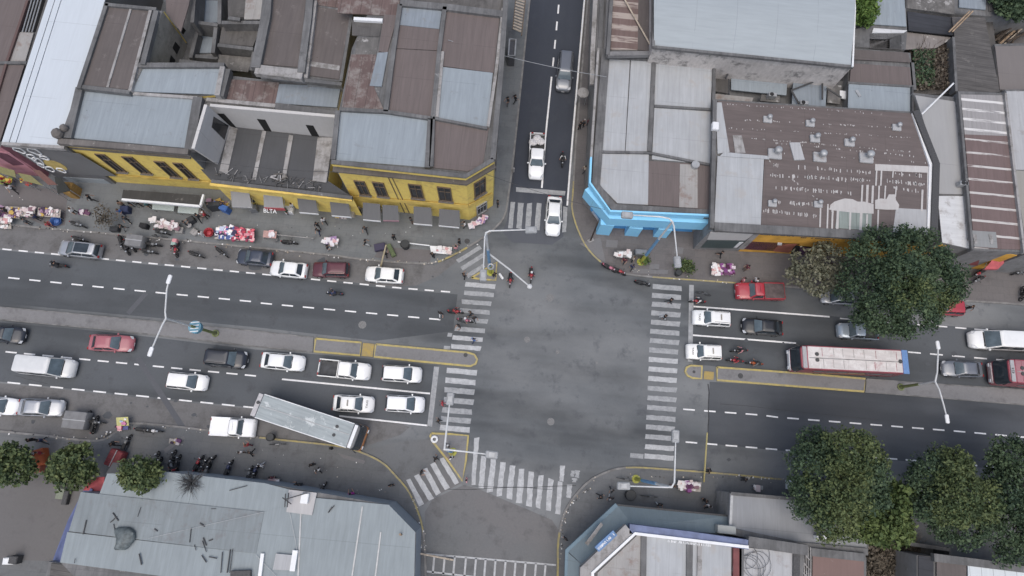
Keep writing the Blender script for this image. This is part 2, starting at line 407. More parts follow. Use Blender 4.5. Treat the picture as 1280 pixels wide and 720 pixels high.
# medians
def island(name, pts, edge, fill, w=.2, z=.14):
    P = GP(pts); m = MB(); m.slab(P, -.02, z-.012); st(m.build(name, fill))
    st(strip(MB(), P+[P[0]], w, z, th=.2).build(name+'_kerb', edge))
m_medk = simple('median_kerb', (.17, .168, .165), .9, var=.35, scale=1.2, obj=False)
island('west_median', [(-300, 355), (0, 384), (85, 391.5), (320, 414), (392, 422), (391, 440), (320, 433), (135, 412), (0, 399.5), (-300, 370)], m_medk, m_conc, .12, .1)
island('west_median_island', [(395, 423.5), (452, 428.5), (450, 444.5), (393, 439.5)], m_yel, m_conc)
m = MB(); m.slab(GP([(454, 428.7), (468, 430), (466, 446.3), (452, 445)]), -.02, .10); st(m.build('yellow_median_slab', m_slaby))
island('west_median_nose', [(470, 430.5), (530, 436), (585, 441), (593, 443.5), (596.5, 449.5), (594.5, 455), (588, 457.8), (520, 451.5), (468, 446)], m_yel, m_conc)
island('east_median_nose', [(863, 457.2), (877, 457.8), (876.3, 473.5), (865, 472.6), (859, 469.5), (856.3, 464.5), (858, 459.5)], m_yel, m_conc)
m = MB(); m.slab(GP([(880, 464), (892, 465), (891.5, 475), (879.5, 474)]), -.02, .08); st(m.build('yellow_median_slab', m_slaby))
island('east_median_island', [(896, 459.3), (1000, 466.8), (1081, 473.6), (1079, 489.6), (1000, 483.5), (896, 475.2)], m_yel, m_conc)
island('east_median', [(1083, 474), (1280, 487.5), (1600, 511), (1600, 530), (1280, 506), (1081, 490)], m_medk, m_conc, .12, .1)
island('southwest_island', [(539.5, 541.8), (562, 542.5), (585.3, 544.5), (582.5, 575), (578, 601), (558, 573), (541, 552), (538, 545)], m_yel, m_conc, .2)
island('northwest_island', [(589.5, 347.5), (605, 338), (621, 328), (619.5, 350.5), (604, 349.5)], m_yel, m_conc, .2)
# ---- painted lines
wl = MB(); zb = MB(); zbb = MB()
ZM = .012
def dash(y0pts, x0, x1, period, ln=12, w=.15, skip=()):
    """dashes along a pixel polyline"""
    def yat(x):
        for (xa, ya), (xb, yb) in zip(y0pts, y0pts[1:]):
            if xa <= x <= xb or (xb, yb) == y0pts[-1]: return ya+(yb-ya)*(x-xa)/(xb-xa)
        return y0pts[0][1]
    x = x0
    while x < x1:
        if not any(a < x < b for a, b in skip):
            strip(wl, GP([(x, yat(x)), (x+ln, yat(x+ln))]), w, ZM)
        x += period
dash([(-250, 286), (0, 311), (310, 341), (500, 360), (575, 366)], -200, 566, 20.3, 11.5)
dash([(-250, 319), (0, 346), (137, 360), (315, 377), (327, 379), (566, 401)], -200, 562, 26.3, 14)
dash([(-250, 412), (0, 439), (320, 470), (332, 471)], -200, 326, 23, 14)
dash([(-250, 452), (10, 478), (312, 509)], -205, 312, 26.8, 16)
def line(pts, w=.17): strip(wl, GP(pts), w, ZM)
line([(352.5, 474), (537.5, 492)]); line([(424, 520), (535, 532)])
line([(866, 383), (960, 390), (1037, 396)]); line([(866, 419), (995, 429)])
dash([(1050, 398), (1170, 407.5), (1250, 414), (1600, 440)], 1050, 1500, 24, 14)
dash([(1135, 440), (1240, 449), (1600, 478)], 1135, 1500, 27.5, 16)
dash([(854, 511.5), (954, 519), (965, 521), (1202, 539.5), (1274, 546), (1600, 574)], 854, 1500, 26, 14.5)
dash([(857, 552.5), (960, 561), (1247, 584), (1600, 612)], 857, 1500, 25, 14.5)
for y in (-58, -36, -15, 6, 27, 50, 72):
    x = 699-.097*y
    strip(wl, GP([(x, y), (x-1, y+11)]), .19, ZM)
line([(689.5, 96), (682, 170), (677.3, 235)], .19); line([(736, -70), (730.5, 0), (715, 180), (709, 257)], .2)
line([(718, -70), (712.2, 0)], .001) if False else None
def quad(mbb, *p): mbb.poly(GP2(p, ZM))
rnd = random.Random(3)
def rag(mbb, a, b, c, d, amt=.025):
    """a stripe with worn, uneven edges: a-b one short end, d-c the other"""
    A, B, C, D = GP([a, b, c, d]); n = 9; L = []; Q = []
    for i in range(n+1):
        t = i/n
        l = A.lerp(D, t); r = B.lerp(C, t); u = (r-l).normalized()
        l = l+u*rnd.uniform(-amt, amt); r = r+u*rnd.uniform(-amt, amt); L.append(l); Q.append(r)
    e = (D-A).normalized()
    L[0] += e*rnd.uniform(-.05, .05); Q[0] += e*rnd.uniform(-.05, .05); L[-1] += e*rnd.uniform(-.06, .06); Q[-1] += e*rnd.uniform(-.06, .06)
    for i in range(n): mbb.poly([(p.x, p.y, ZM) for p in (L[i], Q[i], Q[i+1], L[i+1])])
# west crossing
for i, (x, y) in enumerate([(582, 352.5), (580.5, 363), (577.5, 374), (575, 385), (573, 396.3), (569, 408), (566, 419), (564, 430)]):
    b = zbb if i in (0, 6, 7) else zb
    rag(b, (x, y), (x-.5, y+5.6), (x+36.5, y+8.6), (x+37.3, y+3))
for i, (x, y) in enumerate([(559, 459.5), (557.5, 471.8), (556, 483.8), (555, 496.3), (553, 508.8), (551.5, 520), (550, 531)]):
    b = zbb if i in (0, 1, 6) else zb
    rag(b, (x, y), (x-.6, y+6.6), (x+36.6, y+10), (x+37.3, y+3.2))
quad(zb, (560, 416), (565.5, 416.4), (564.5, 421), (559, 420.6)); quad(zb, (555, 432.2), (563, 432.8), (562.5, 437), (554.5, 436.5))
# east crossing
for i, y in enumerate([355, 366, 377, 388, 399.5, 411, 422.5, 434.3, 446, 458, 470, 482, 494, 506, 518.5, 530.5, 542.5, 555, 567]):
    x = 816-10*i/18
    rag(zbb if i in (8, 9, 10, 17, 18) else zb, (x, y), (x-.5, y+6), (x+35.6, y+9), (x+36.3, y+2.8))
quad(zb, (788, 566.2), (804.5, 567.6), (804, 573.5), (787.5, 572))
# south crossing
for s in [((593, 547), (599, 547), (594, 607), (589, 607)), ((602, 569.6), (608, 570.6), (604.5, 611), (598, 610)), ((613.7, 573.5), (620, 574.4), (616, 615), (608.5, 615)), ((625.6, 577.3), (632, 578.5), (627, 620), (620.5, 620)), ((637.5, 581.3), (644, 582.7), (640, 624), (632.8, 623)), ((649, 585.6), (655.6, 586.5), (652.5, 629), (645, 628)), ((661, 589.4), (667.5, 590.6), (664.5, 633.3), (657.5, 632.5)), ((673, 593.8), (679.6, 594.4), (675.5, 635.6), (669.5, 634.5)), ((685.2, 597.5), (692, 599.4), (688, 639.4), (682, 638)), ((697.5, 601.5), (703, 602.2), (700, 643.5), (694, 642.3)), ((700, 582.2), (706, 582.7), (704.5, 601.5), (699.5, 601)), ((708.5, 605.6), (715, 606.2), (713.7, 623), (708, 622))]:
    rag(zbb, *s, amt=.04)
for s in [((714, 588), (719, 588), (717, 596), (713, 596)), ((719.5, 587.5), (724.5, 588.4), (723.5, 597), (719, 596)), ((715, 597), (722, 598), (720, 603), (716, 603))]: rag(zb, *s, amt=.08)
for s in [((508, 600), (513, 598.7), (530, 629.5), (523.7, 632.5)), ((517.5, 595), (523, 592), (542.5, 623), (536.2, 626.2)), ((528, 587), (533.7, 584.5), (551.2, 616.2), (545, 619.5)), ((538, 580.7), (543.7, 578), (562.5, 610), (556.2, 613)), ((548.7, 573.7), (554.5, 571.2), (573.7, 603), (568.7, 606.2))]: rag(zbb, *s)
for s in [((570, 325), (599, 307), (602, 311), (573, 329)), ((576, 333.5), (604, 316), (607, 320), (579, 338)), ((582.5, 343), (603, 330), (607, 333.5), (585.5, 347.5))]: rag(zb, s[0], s[3], s[2], s[1])
for s in [((638.5, 252.6), (644, 253), (640.6, 285.6), (635, 285)), ((647.6, 253), (654.6, 253.4), (651.8, 286.5), (645.6, 285.6)), ((659, 254), (665.2, 254), (663, 287.8), (656, 287)), ((670.8, 254), (677, 254.6), (674.4, 287.8), (668, 287.5)), ((682.5, 254.5), (688, 255), (686, 287.8), (680.5, 287.5)), ((704, 258), (709.4, 259), (707.5, 290), (702.5, 290))]: rag(zb, *s)
quad(zb, (645, 234), (707, 239), (706, 244.5), (645, 239.7))
quad(zb, (542.5, 458), (549, 458.7), (540, 533.5), (534, 532.8))
quad(zb, (861.5, 356), (867.3, 356.4), (865.5, 452), (859.8, 452))
strip(zbb, GP([(510, 690.5), (695, 706.3)]), .16, ZM); strip(zbb, GP([(531, 714), (600, 722), (700, 734)]), .16, ZM)
for a in (543, 556, 568.5, 582.5, 595, 607, 619.5, 632, 644.5, 657, 670, 682):
    t = (a-510)/185; y = 690.5+15.8*t
    strip(zbb, GP([(a, y), (a-2, y+24)]), .19, ZM)
st(wl.build('painted_lane_lines', m_white)); st(zb.build('worn_zebra_stripes', m_zeb)); st(zbb.build('zebra_stripes', m_zebb))
# patches, manholes and seams on the surface
def disc(name, px, py, r, mat, z=.012, n=18):
    c = G(px, py); m = MB(); m.poly([(c.x+r*math.cos(2*math.pi*i/n), c.y+r*math.sin(2*math.pi*i/n), z) for i in range(n)]); return st(m.build(name, mat))
m_iron = simple('manhole_iron', (.17, .17, .17), .7, var=.3, scale=9, obj=False)
m_irond = simple('manhole_dark', (.06, .06, .062), .7, var=.3, scale=9, obj=False)
for p in ((453, 406, .42), (687.5, 372, .42), (659, 424.5, .32), (688.5, 527, .38), (746, 453.5, .14), (697, 440, .2)): disc('manhole_cover', *p, m_iron)
for p in ((925, 470, .28), (867, 465, .16), (584, 302, .3), (582, 444, .22)): disc('manhole_cover', *p, m_irond, .145)
pm = MB()
for q in [((724, 305), (750, 297), (757, 330), (738, 314)), ((758, 300), (772, 301), (771, 310), (757, 309)), ((843, 309), (854, 310), (853, 318), (842, 317)), ((793, 336), (835, 338), (834, 343), (790, 342)), ((812, 330), (824, 331), (823, 338), (811, 337)), ((422, 566), (457, 576), (455, 580), (430, 573)), ((897, 612), (902, 612), (901.5, 623), (896.5, 623)), ((205, 562), (230, 545), (232, 548), (208, 566))]:
    pm.poly(GP2(q, .1345))
st(pm.build('pavement_patch', groundmat('patch_concrete', (.155, .152, .155), EW, .05, .1, .1)))
pm = MB()
for q in [((0, 258), (0, 232), (86, 238), (82, 282), (60, 284)), ((475, 309), (540, 313), (538, 328), (500, 327.5), (468, 322))]: pm.poly(GP2(q, .1345))
st(pm.build('pavement_patch', groundmat('patch_brownish', (.128, .120, .121), EW, .05, .1, .1)))
# cracks, seams and tyre-worn ghosts on the carriageways
rc = random.Random(17); ck = MB()
def crack(pts, w, jit=2.0):
    out = []
    for (xa, ya), (xb, yb) in zip(pts, pts[1:]):
        for k in range(6):
            t = k/6; out.append((xa+(xb-xa)*t+rc.gauss(0, jit*.3), ya+(yb-ya)*t+rc.gauss(0, jit*.3)))
    out.append(pts[-1]); strip(ck, GP(out), w, .0135)
for pts, w in (([(886, 480), (885, 545)], .12), ([(0, 388), (330, 419)], .06), ([(85, 391), (84, 405)], .08), ([(137, 398), (135, 411)], .07), ([(655, 60), (640, 240)], .07), ([(820, 596), (980, 606)], .05), ([(560, 612), (720, 607)], .05), ([(590, 607), (690, 612)], .04), ([(900, 505), (1100, 525)], .04), ([(1085, 482), (1280, 498)], .05), ([(240, 562), (330, 556)], .04), ([(20, 470), (60, 480)], .03)):
    crack(pts, w)
st(ck.build('road_crack', simple('crack_tar', (.045, .046, .05), .9, var=.3, scale=2, obj=False)))
gh = MB()
for a, b, w in (((183, 366), (160, 392), .5), ((172, 447), (232, 540), .55), ((230, 540), (255, 585), .5), ((480, 92), (700, 84), .0)):
    if w: strip(gh, GP([a, b]), w, .0125)
st(gh.build('worn_paint_trace', groundmat('ghost_trace', (.088, .092, .102), EW, .1, .15, .12)))
ol = MB()
for k in range(65):
    while True:
        x, y = rc.uniform(0, 1280), rc.uniform(290, 600)
        if (y > 470+.0945*x and x < 440 and y < 530+.03*x) or (x > 900 and 563+.04*(x-900) < y < 590+.045*(x-900)) or (x < 560 and 282+.094*x < y < 309+.094*x) or (x > 900 and 392+.08*(x-900) < y < 455+.09*(x-900)): break
    c = G(x, y); r_ = rc.uniform(.06, .32)*(1 if rc.random() < .8 else 1.8); n_ = 10
    ol.poly([(c.x+r_*rc.uniform(.55, 1.1)*math.cos(2*math.pi*i/n_)*1.3, c.y+r_*rc.uniform(.55, 1.1)*math.sin(2*math.pi*i/n_), .0128) for i in range(n_)])
st(ol.build('oil_stain', groundmat('oil_dark', (.070, .075, .083), EW, .1, .3, .1)))
# scattered litter along the kerbs: nobody could count it
lt = MB(); rl = random.Random(11)
def litter(poly, n, s0, s1, spread=5):
    for _ in range(n):
        i = rl.randrange(len(poly)-1); t = rl.random()
        px = poly[i][0]+(poly[i+1][0]-poly[i][0])*t+rl.gauss(0, spread*.5); py = poly[i][1]+(poly[i+1][1]-poly[i][1])*t+rl.gauss(0, spread*.4)
        c = G(px, py); s = rl.uniform(s0, s1); a = rl.random()*6.3
        lt.add([(c.x+s*math.cos(a+k*1.57)*rl.uniform(.6, 1), c.y+s*math.sin(a+k*1.57)*rl.uniform(.6, 1), .165+rl.uniform(0, .02)) for k in range(4)], [[0, 1, 2, 3]])
litter([(0, 281), (160, 295.5), (310, 310), (440, 324), (540, 330), (600, 302)], 110, .04, .15, 3)
litter([(0, 540), (122, 551), (164, 529), (330, 548)], 60, .04, .14, 4)
litter([(700, 700), (706, 640), (747, 596), (930, 595), (990, 602)], 90, .04, .13, 4)
litter([(516, 622), (528, 660), (531, 690)], 30, .04, .12, 3)
litter([(760, 335), (900, 354), (1180, 376)], 35, .03, .12, 4)
litter([(0, 250), (200, 270), (560, 300)], 50, .03, .09, 22)
litter([(180, 560), (440, 590), (500, 640)], 30, .03, .09, 20)
tag(lt.build('litter', heapmat('litter_mix', [(.6, .6, .6), (.35, .33, .3), (.05, .05, .05), (.55, .5, .42), (.12, .11, .1), (.7, .7, .7), (.3, .25, .2)])), 'scattered paper, bags and dirt lying along the kerbs and pavements', 'litter', kind='stuff')
# ================================================================== BUILDINGS
AN = EW                              # sheets of the north blocks run square to the avenue
c_brown = (.140, .115, .110); c_blue = (.270, .308, .338); c_grey = (.30, .305, .31); c_lite = (.40, .415, .43); c_conc = (.21, .2, .19)
rm_brown = roofmat('brown_sheet', c_brown, AN, .16, .10, seam=1.1, seamdark=.25, spots=.05)
rm_brown2 = roofmat('brown_membrane', (.122, .105, .100), AN, .18, .2, rust=(.20, .18, .17), rustamt=.05, spots=.05)
rm_brown3 = roofmat('brown_patched', (.150, .104, .096), AN, .3, .25, rust=(.24, .215, .20), rustamt=.35, seam=1.0)
rm_blue = roofmat('blue_grey_membrane', c_blue, AN, .16, .13, seam=1.05, seamdark=.12, spots=.05, rust=(.20, .21, .22), rustamt=.08)
rm_blue2 = roofmat('blue_grey_dirty', (.24, .275, .31), AN, .2, .2, seam=1.05, seamdark=.2, spots=.08, rust=(.2, .2, .2), rustamt=.1)
rm_lite = roofmat('pale_sheet', c_lite, AN, .14, .18, seam=1.2, seamdark=.25, rust=(.36, .35, .34), rustamt=.2)
rm_litebr = roofmat('pale_brown_sheet', (.34, .33, .32), AN, .15, .2, seam=1.1, seamdark=.3, rust=(.22, .17, .15), rustamt=.3)
rm_white = roofmat('white_membrane', (.52, .565, .61), AN, .05, .04, seam=2.2, seamdark=.08)
rm_whited = roofmat('white_flaking', (.62, .63, .64), AN+1.57, .12, .2, seam=.45, seamdark=.2, rust=(.3, .28, .27), rustamt=.25)
rm_ware = roofmat('warehouse_sheet', (.335, .372, .395), AN+1.57, .09, .1, seam=1.4, seamdark=.08)
rm_conc = roofmat('old_concrete', c_conc, AN, .3, .35, rust=(.09, .085, .08), rustamt=.5, white=(.36, .35, .34), whiteamt=.3)
rm_concd = roofmat('dark_concrete', (.125, .118, .113), AN, .3, .3, rust=(.06, .057, .054), rustamt=.3, white=(.22, .21, .2), whiteamt=.12)
rm_dark = roofmat('dark_terrace', (.075, .077, .082), AN, .1, .2)
rm_tarp = roofmat('dark_tarp', (.04, .042, .05), AN+1.5, .3, .3, seam=.9)
rm_big = roofmat('big_brown_roof', (.136, .111, .106), AN+1.57, .22, .2, seam=1.05, seamdark=.3, white=(.25, .225, .21), whiteamt=.08, spots=.05)
rm_strip = roofmat('striped_roof', (.16, .115, .11), AN, .2, .15, band=(.50, .48, .46), bandw=1.55, bandfrac=.16)
rm_slat = roofmat('slatted_roof', (.115, .108, .104), AN+1.5, .5, .25, seam=.5, rust=(.17, .16, .15), rustamt=.1)
rm_barn = roofmat('grey_barn_roof', (.225, .255, .268), AN, .2, .2, seam=1.05, seamdark=.12, rust=(.17, .175, .18), rustamt=.25, spots=.04)
rm_barn2 = roofmat('grey_barn_pale', (.262, .297, .312), AN, .16, .15, seam=1.05, seamdark=.1)
rm_corr = roofmat('galvanised_sheet', (.40, .405, .415), AN, .14, .15, seam=.9, seamdark=.25, rust=(.28, .26, .25), rustamt=.2)
rm_teal = roofmat('teal_canopy_sheet', (.19, .235, .255), AN, .1, .15, seam=1.0, seamdark=.1)
wm_grey = roofmat('grey_render', (.26, .26, .26), 0, .2, .25, white=(.4, .39, .38), whiteamt=.2, rust=(.14, .135, .13), rustamt=.3)
wm_pale = roofmat('pale_render', (.52, .51, .50), 0, .06, .08)
wm_beige = roofmat('beige_render', (.33, .315, .28), 0, .2, .25, rust=(.18, .17, .15), rustamt=.35)
wm_yel = roofmat('yellow_render', (.86, .63, .17), 0, .12, .10, rust=(.55, .40, .14), rustamt=.3)
wm_yeld = simple('yellow_trim', (.68, .49, .13), .8, var=.2, scale=1, obj=False)
wm_blue = roofmat('blue_render', (.27, .62, .92), 0, .04, .05)
wm_blued = simple('deep_blue_render', (.09, .33, .66), .7, var=.12, scale=1, obj=False)
wm_pink = simple('pink_render', (.42, .19, .22), .8, var=.25, scale=.8, obj=False)
wm_orange = simple('orange_render', (.66, .36, .06), .8, var=.2, scale=.8, obj=False)
wm_maroon = simple('maroon_panel', (.13, .05, .075), .7, var=.3, scale=1, obj=False)
wm_sign = simple('grey_sign_panel', (.145, .145, .15), .6, var=.12, scale=.6, obj=False)
m_cornice = roofmat('grey_cornice', (.17, .155, .145), AN, .25, .3, white=(.32, .3, .28), whiteamt=.2)
m_par = roofmat('grey_parapet', (.17, .17, .172), AN, .35, .35, white=(.26, .26, .26), whiteamt=.12, rust=(.08, .08, .08), rustamt=.25)
m_parl = roofmat('pale_parapet', (.36, .35, .345), AN, .25, .25, rust=(.15, .14, .13), rustamt=.4)
m_win = simple('window_glass', (.030, .032, .036), .12, var=.3, scale=2, obj=False)
m_frame = simple('brown_window_frame', (.15, .11, .075), .6, var=.2, scale=2, obj=False)
m_void = simple('opening_shade', (.012, .012, .012), .9, obj=False)  # near-black for flat panels: shade inside doorways and pits put into the colour
m_steel = simple('grey_steel', (.36, .37, .38), .5, .3, .15, 2, obj=False)
m_wht = simple('white_paint', (.72, .73, .74), .5, var=.06, scale=2, obj=False)
m_awn = roofmat('grey_awning_cloth', (.118, .120, .126), AN, .08, .1)
m_awnl = roofmat('pale_awning_cloth', (.25, .25, .255), AN, .08, .1)
m_red = simple('red_cloth', (.42, .09, .10), .7, var=.2, scale=2, obj=False)
m_black = simple('black_rubber', (.018, .018, .019), .7, var=.3, scale=4, obj=False)
m_wood = simple('old_wood', (.30, .22, .15), .8, var=.35, scale=3, obj=False)
m_woodl = simple('pale_wood', (.42, .36, .29), .8, var=.25, scale=3, obj=False)
ZR = {}
def cen(P):
    s = Vector((0, 0, 0))
    for p in P: s += p
    return s/len(P)
def building(label, outline, h, wall, name='building', cat='building', cap=None, group=None):
    P = GP(outline, h); c = cen(P); root = thing(name, (c.x, c.y, 0), label, cat, group)
    m = MB(); m.slab(P, -.02, h, 0, 1); m.build('wall', [wall, cap or m_par], root)
    return root
def roof(root, pts, z, mat, th=.12, name='roof', z1=None, smooth=None):
    """slab through photo points at height z (or one height per point)"""
    P = [G(p[0], p[1], (z[i] if isinstance(z, (list, tuple)) else z)) for i, p in enumerate(pts)]
    m = MB(); m.prism([(p.x, p.y, p.z-th) for p in P], [tuple(p) for p in P]); return m.build(name, mat, root, smooth)
def ledge(root, pts, z, w, mat, th=.5, name='parapet', closed=False):
    P = GP(pts, z);
    if closed: P.append(P[0])
    return strip(MB(), P, w, z, th=th).build(name, mat, root)
def wpanel(root, name, A, B, pts, mat, out=.03, th=.04, parent=None):
    n = outward(A, B); P = [on_plane(A, B, *p) for p in pts]
    m = MB(); a = [p+n*(out-th) for p in P]; b = [p+n*out for p in P]
    m.add(a+b, [list(range(len(P))), list(range(len(P), 2*len(P)))[::-1]]+[[i, (i+1) % len(P), len(P)+(i+1) % len(P), len(P)+i] for i in range(len(P))])
    return m.build(name, mat, parent or root)
def face_box(root, A, B, t0, t1, z0, z1, mat, name='front_render', off=.02):
    a, b = A.lerp(B, t0), A.lerp(B, t1); d = b-a
    return MB().box(Vector(((a.x+b.x)/2, (a.y+b.y)/2, (z0+z1)/2))+outward(A, B)*off, (d.length, .06, z1-z0), math.atan2(d.y, d.x)).build(name, mat, root)
def window(root, A, B, q, bars=1, mat=None, fmat=None, fw=.1, sill=True):
    """recess-look window: dark glass behind a projecting frame, sill below. q: tl,tr,br,bl in photo"""
    n = outward(A, B); P = [on_plane(A, B, *p) for p in q]
    u = (P[1]-P[0]); u.z = 0; wd = (u.length+(P[2]-P[3]).length)/2; u.normalize()
    c = cen(P); zt = (P[0].z+P[1].z)/2; zb_ = (P[2].z+P[3].z)/2
    g = MB(); a = math.atan2(u.y, u.x); hh = abs(zt-zb_)
    w_ = bpy.data.objects
    f = MB()
    def bx(m, cu, cz, su, sz, o, d): m.box(c+u*cu+Vector((0, 0, cz))+n*o, (su, d, sz), a)
    bx(f, 0, hh/2, wd+fw*2, fw, .05, .16); bx(f, 0, -hh/2, wd+fw*2, fw, .05, .16)
    bx(f, -wd/2-fw/2, 0, fw, hh-fw, .05, .156); bx(f, wd/2+fw/2, 0, fw, hh-fw, .05, .156)
    for k in range(bars): bx(f, -wd/2+wd*(k+1)/(bars+1), 0, .06, hh-fw, .04, .1)
    bx(f, 0, hh*.18, wd, .05, .036, .09)
    o = f.build('window', fmat or m_frame, root)
    bx(g, 0, 0, wd, hh, .012, .03); g.build('pane', mat or m_win, o)
    if sill:
        s = MB(); bx(s, 0, -hh/2-fw, wd+.4, .08, .12, .3); s.build('sill', m_cornice, o)
    return o
def awning(label, q, zt, zb_, mat, val=m_wht, group='grey awnings over the shop doors of the yellow building', vh=.35):
    """q: tl,tr,br,bl in photo; sloping cloth on two arms with a valance"""
    T = [G(*q[0], zt), G(*q[1], zt), G(*q[2], zb_), G(*q[3], zb_)]
    c = cen(T); root = thing('awning', (c.x, c.y, zt), label, 'awning', group)
    m = MB(); m.prism([tuple(p-Vector((0, 0, .05))) for p in T], [tuple(p) for p in T]); m.build('canopy', mat, root)
    d = (T[3]-T[0]).normalized(); m = MB(); A, B = T[3], T[2]
    m.prism([tuple(A+d*.01-Vector((0, 0, vh))), tuple(B+d*.01-Vector((0, 0, vh))), tuple(B+d*.05-Vector((0, 0, vh))), tuple(A+d*.05-Vector((0, 0, vh)))],
            [tuple(A+d*.01), tuple(B+d*.01), tuple(B+d*.05), tuple(A+d*.05)]); m.build('valance', val, root)
    for s, (a, b) in enumerate(((T[0], T[3]), (T[1], T[2]))):
        m = MB(); m.tube([a+Vector((0, 0, -.9)), b+Vector((0, 0, -.12))], .03, 6); m.build('arm', m_steel, root)
    return root
# ---------------------------------------------------------------- north-west block
r = building('low brown-roofed house beside the white warehouse, with pink and dark red shop front', [(-90, -70), (80, -70), (60, 0), (1, 184), (-60, 178)], 7.2, wm_pink)
roof(r, [(-90, -70), (56, -70), (37, 0), (9, 77), (-90, 70)], 7.5, rm_brown); roof(r, [(-90, 80), (31, 79), (0, 176), (-60, 172)], 7.45, rm_brown)
roof(r, [(22, 40), (42, 41), (31, 78), (10, 77)], 7.4, rm_litebr)
roof(r, [(40, -6), (58, -5), (44, 40), (27, 39)], 7.25, m_void, name='light_well')  # flat black slab, shade of the open pit put into its colour
m = MB()
for k in range(4):
    a = G(41+4*k, -5, 7.5); b = G(28+4*k, 40, 7.5); m.tube([a, b], .06, 5)
m.build('roof_bar', m_steel, r)
ledge(r, [(-80, 78), (33, 78)], 7.7, .3, m_par, .4); ledge(r, [(34, 0), (7, 80), (-22, 178)], 7.65, .25, simple('rust_flashing', (.11, .07, .065), .8, obj=False), .3)
A, B = G(-60, 178, 7.2), G(1, 184, 7.2); A.z = B.z = 0
wpanel(r, 'shop_front', A, B, [(-30, 188), (12, 190), (44, 214), (12, 214), (-30, 205)], simple('pale_pink', (.46, .22, .26), .8, var=.2, scale=.7, obj=False), .05)
wpanel(r, 'sign_panel', A, B, [(0, 190), (9, 192), (30, 205), (17, 206), (0, 196)], wm_maroon, .09)
WM = building('long warehouse with a bright white roof and grey signed front', [(153, -70), (131, 0), (80, 183), (3, 178), (60, 0), (83, -70)], 9.0, wm_sign)
roof(WM, [(87, -70), (150, -70), (131, 0), (80, 182), (20, 180), (77, 0)], 9.15, rm_white)
roof(WM, [(70, -70), (83, -70), (60, 0), (60, 0)][:2]+[(68, 0), (10.5, 179), (2, 178), (60, 0)], 9.05, rm_white, name='gutter')
roof(WM, [(87, -70), (91, -70), (76, 0), (19, 180), (11.5, 179.5), (69, 0)], 9.08, rm_white, name='gutter')
ledge(WM, [(2, 179), (80, 184)], 9.3, .3, m_parl, .5)
A, B = G(3, 178, 9), G(80, 183, 9); A.z = B.z = 0; WA, WB = A, B
wpanel(WM, 'roller_shutter', A, B, [(79, 221), (130, 224), (153, 238), (100, 234.5)], roofmat('shutter_steel', (.30, .33, .35), 0, .05, .05), .04)
wpanel(WM, 'sign_panel', A, B, [(22, 181), (100, 192), (146, 220), (72, 216)], simple('sign_face', (.17, .17, .172), .55, var=.1, scale=.5, obj=False), .06)
sg = wpanel(WM, 'sign_disc', A, B, [(54.5, 200), (60, 199.3), (68, 200.5), (76, 203.5), (83, 208), (84.5, 211), (80, 212.5), (70, 211), (61, 207.5), (56, 203.5)], simple('sign_ochre', (.50, .38, .13), .6, var=.2, scale=1.5, obj=False), .1)
# looping white outlined script on the sign
n_ = outward(A, B)
def script_loop(cx, cy, rx, ry, ang, nm=24, rad=.07):
    P = []
    for i in range(nm+1):
        t = 2*math.pi*i/nm; x = rx*math.cos(t); y = ry*math.sin(t)*(1+.18*math.sin(3*t))
        P.append(on_plane(WA, WB, cx+x*math.cos(ang)-y*math.sin(ang), cy+x*math.sin(ang)+y*math.cos(ang))+n_*.12)
    return P
m = MB()
for cx, cy, rx, ry, an in ((24.5, 186.5, 8.5, 2, .35), (43.5, 188, 9.5, 2.4, .38), (40, 195, 6.5, 2.2, .45), (48, 200, 8, 2.4, .5), (56, 196, 6, 1.6, .3), (51.5, 205, 5, 1.6, .5), (63, 210, 6, 2.2, .4), (77, 211.5, 6.5, 1.7, .35)):
    m.tube(script_loop(cx, cy, rx, ry, an), .075, 5)
m.build('sign_lettering', m_wht, WM)
# yellow building, west wing
YW = building('two storey yellow building, west wing, with blue grey and brown flat roofs', [(134, 3), (205, 14), (183, 80), (281, 82), (272, 119), (248, 121), (233, 190), (73, 178), (98, 108)], 9.3, wm_yel)
YZ = 9.3
roof(YW, [(99, 112), (246, 122), (232, 185), (86, 172)], YZ+.1, rm_blue); roof(YW, [(172, 84), (277, 84), (271, 118), (163, 114)], YZ+.35, rm_blue)
YB = building('brown flat-roofed upper block behind the yellow west wing, beige side wall with small windows', [(134, 4), (203, 14), (180, 81), (164, 115), (101, 107)], 9.75, wm_beige)
roof(YB, [(136, 9), (187, 14), (160, 112), (104, 106)], 9.85, rm_brown2)
ledge(YB, [(131, 5), (195, 11)], 10.1, .35, m_par, .6); ledge(YB, [(188, 12), (162, 113)], 10.05, .3, m_parl, .5); ledge(YB, [(195, 13), (178, 80)], 10.2, .5, m_par, .6)
ledge(YB, [(101, 108), (162, 115)], 10.0, .4, m_par, .5); ledge(YB, [(133, 4), (98, 110)], 10.1, .4, m_par, .6)
ledge(YB, [(164, 8), (134, 109)], 9.95, .22, m_parl, .2, name='roof_seam')
A, B = G(203, 14, 9.75), G(180, 81, 9.75); A.z = B.z = 0
ledge(YW, [(99, 109), (84, 172)], YZ+.5, .7, m_par, .6); ledge(YW, [(247, 121), (236, 187)], YZ+.4, .9, m_par, .6); ledge(YW, [(166, 116.5), (246, 122)], YZ+.3, .3, m_parl, .3)
ledge(YW, [(278, 83), (271, 119)], YZ+.8, .5, m_parl, .7); ledge(YW, [(285, 86), (276, 120)], YZ+.6, .5, m_par, .7); ledge(YW, [(172, 81), (280, 81)], YZ+.7, .5, m_par, .6)
ledge(YW, [(72, 176), (235, 189.5)], YZ+.45, .55, m_cornice, .5, name='cornice'); ledge(YW, [(77, 182), (238, 195.5)], YZ-.9, .4, m_cornice, .22, name='cornice')
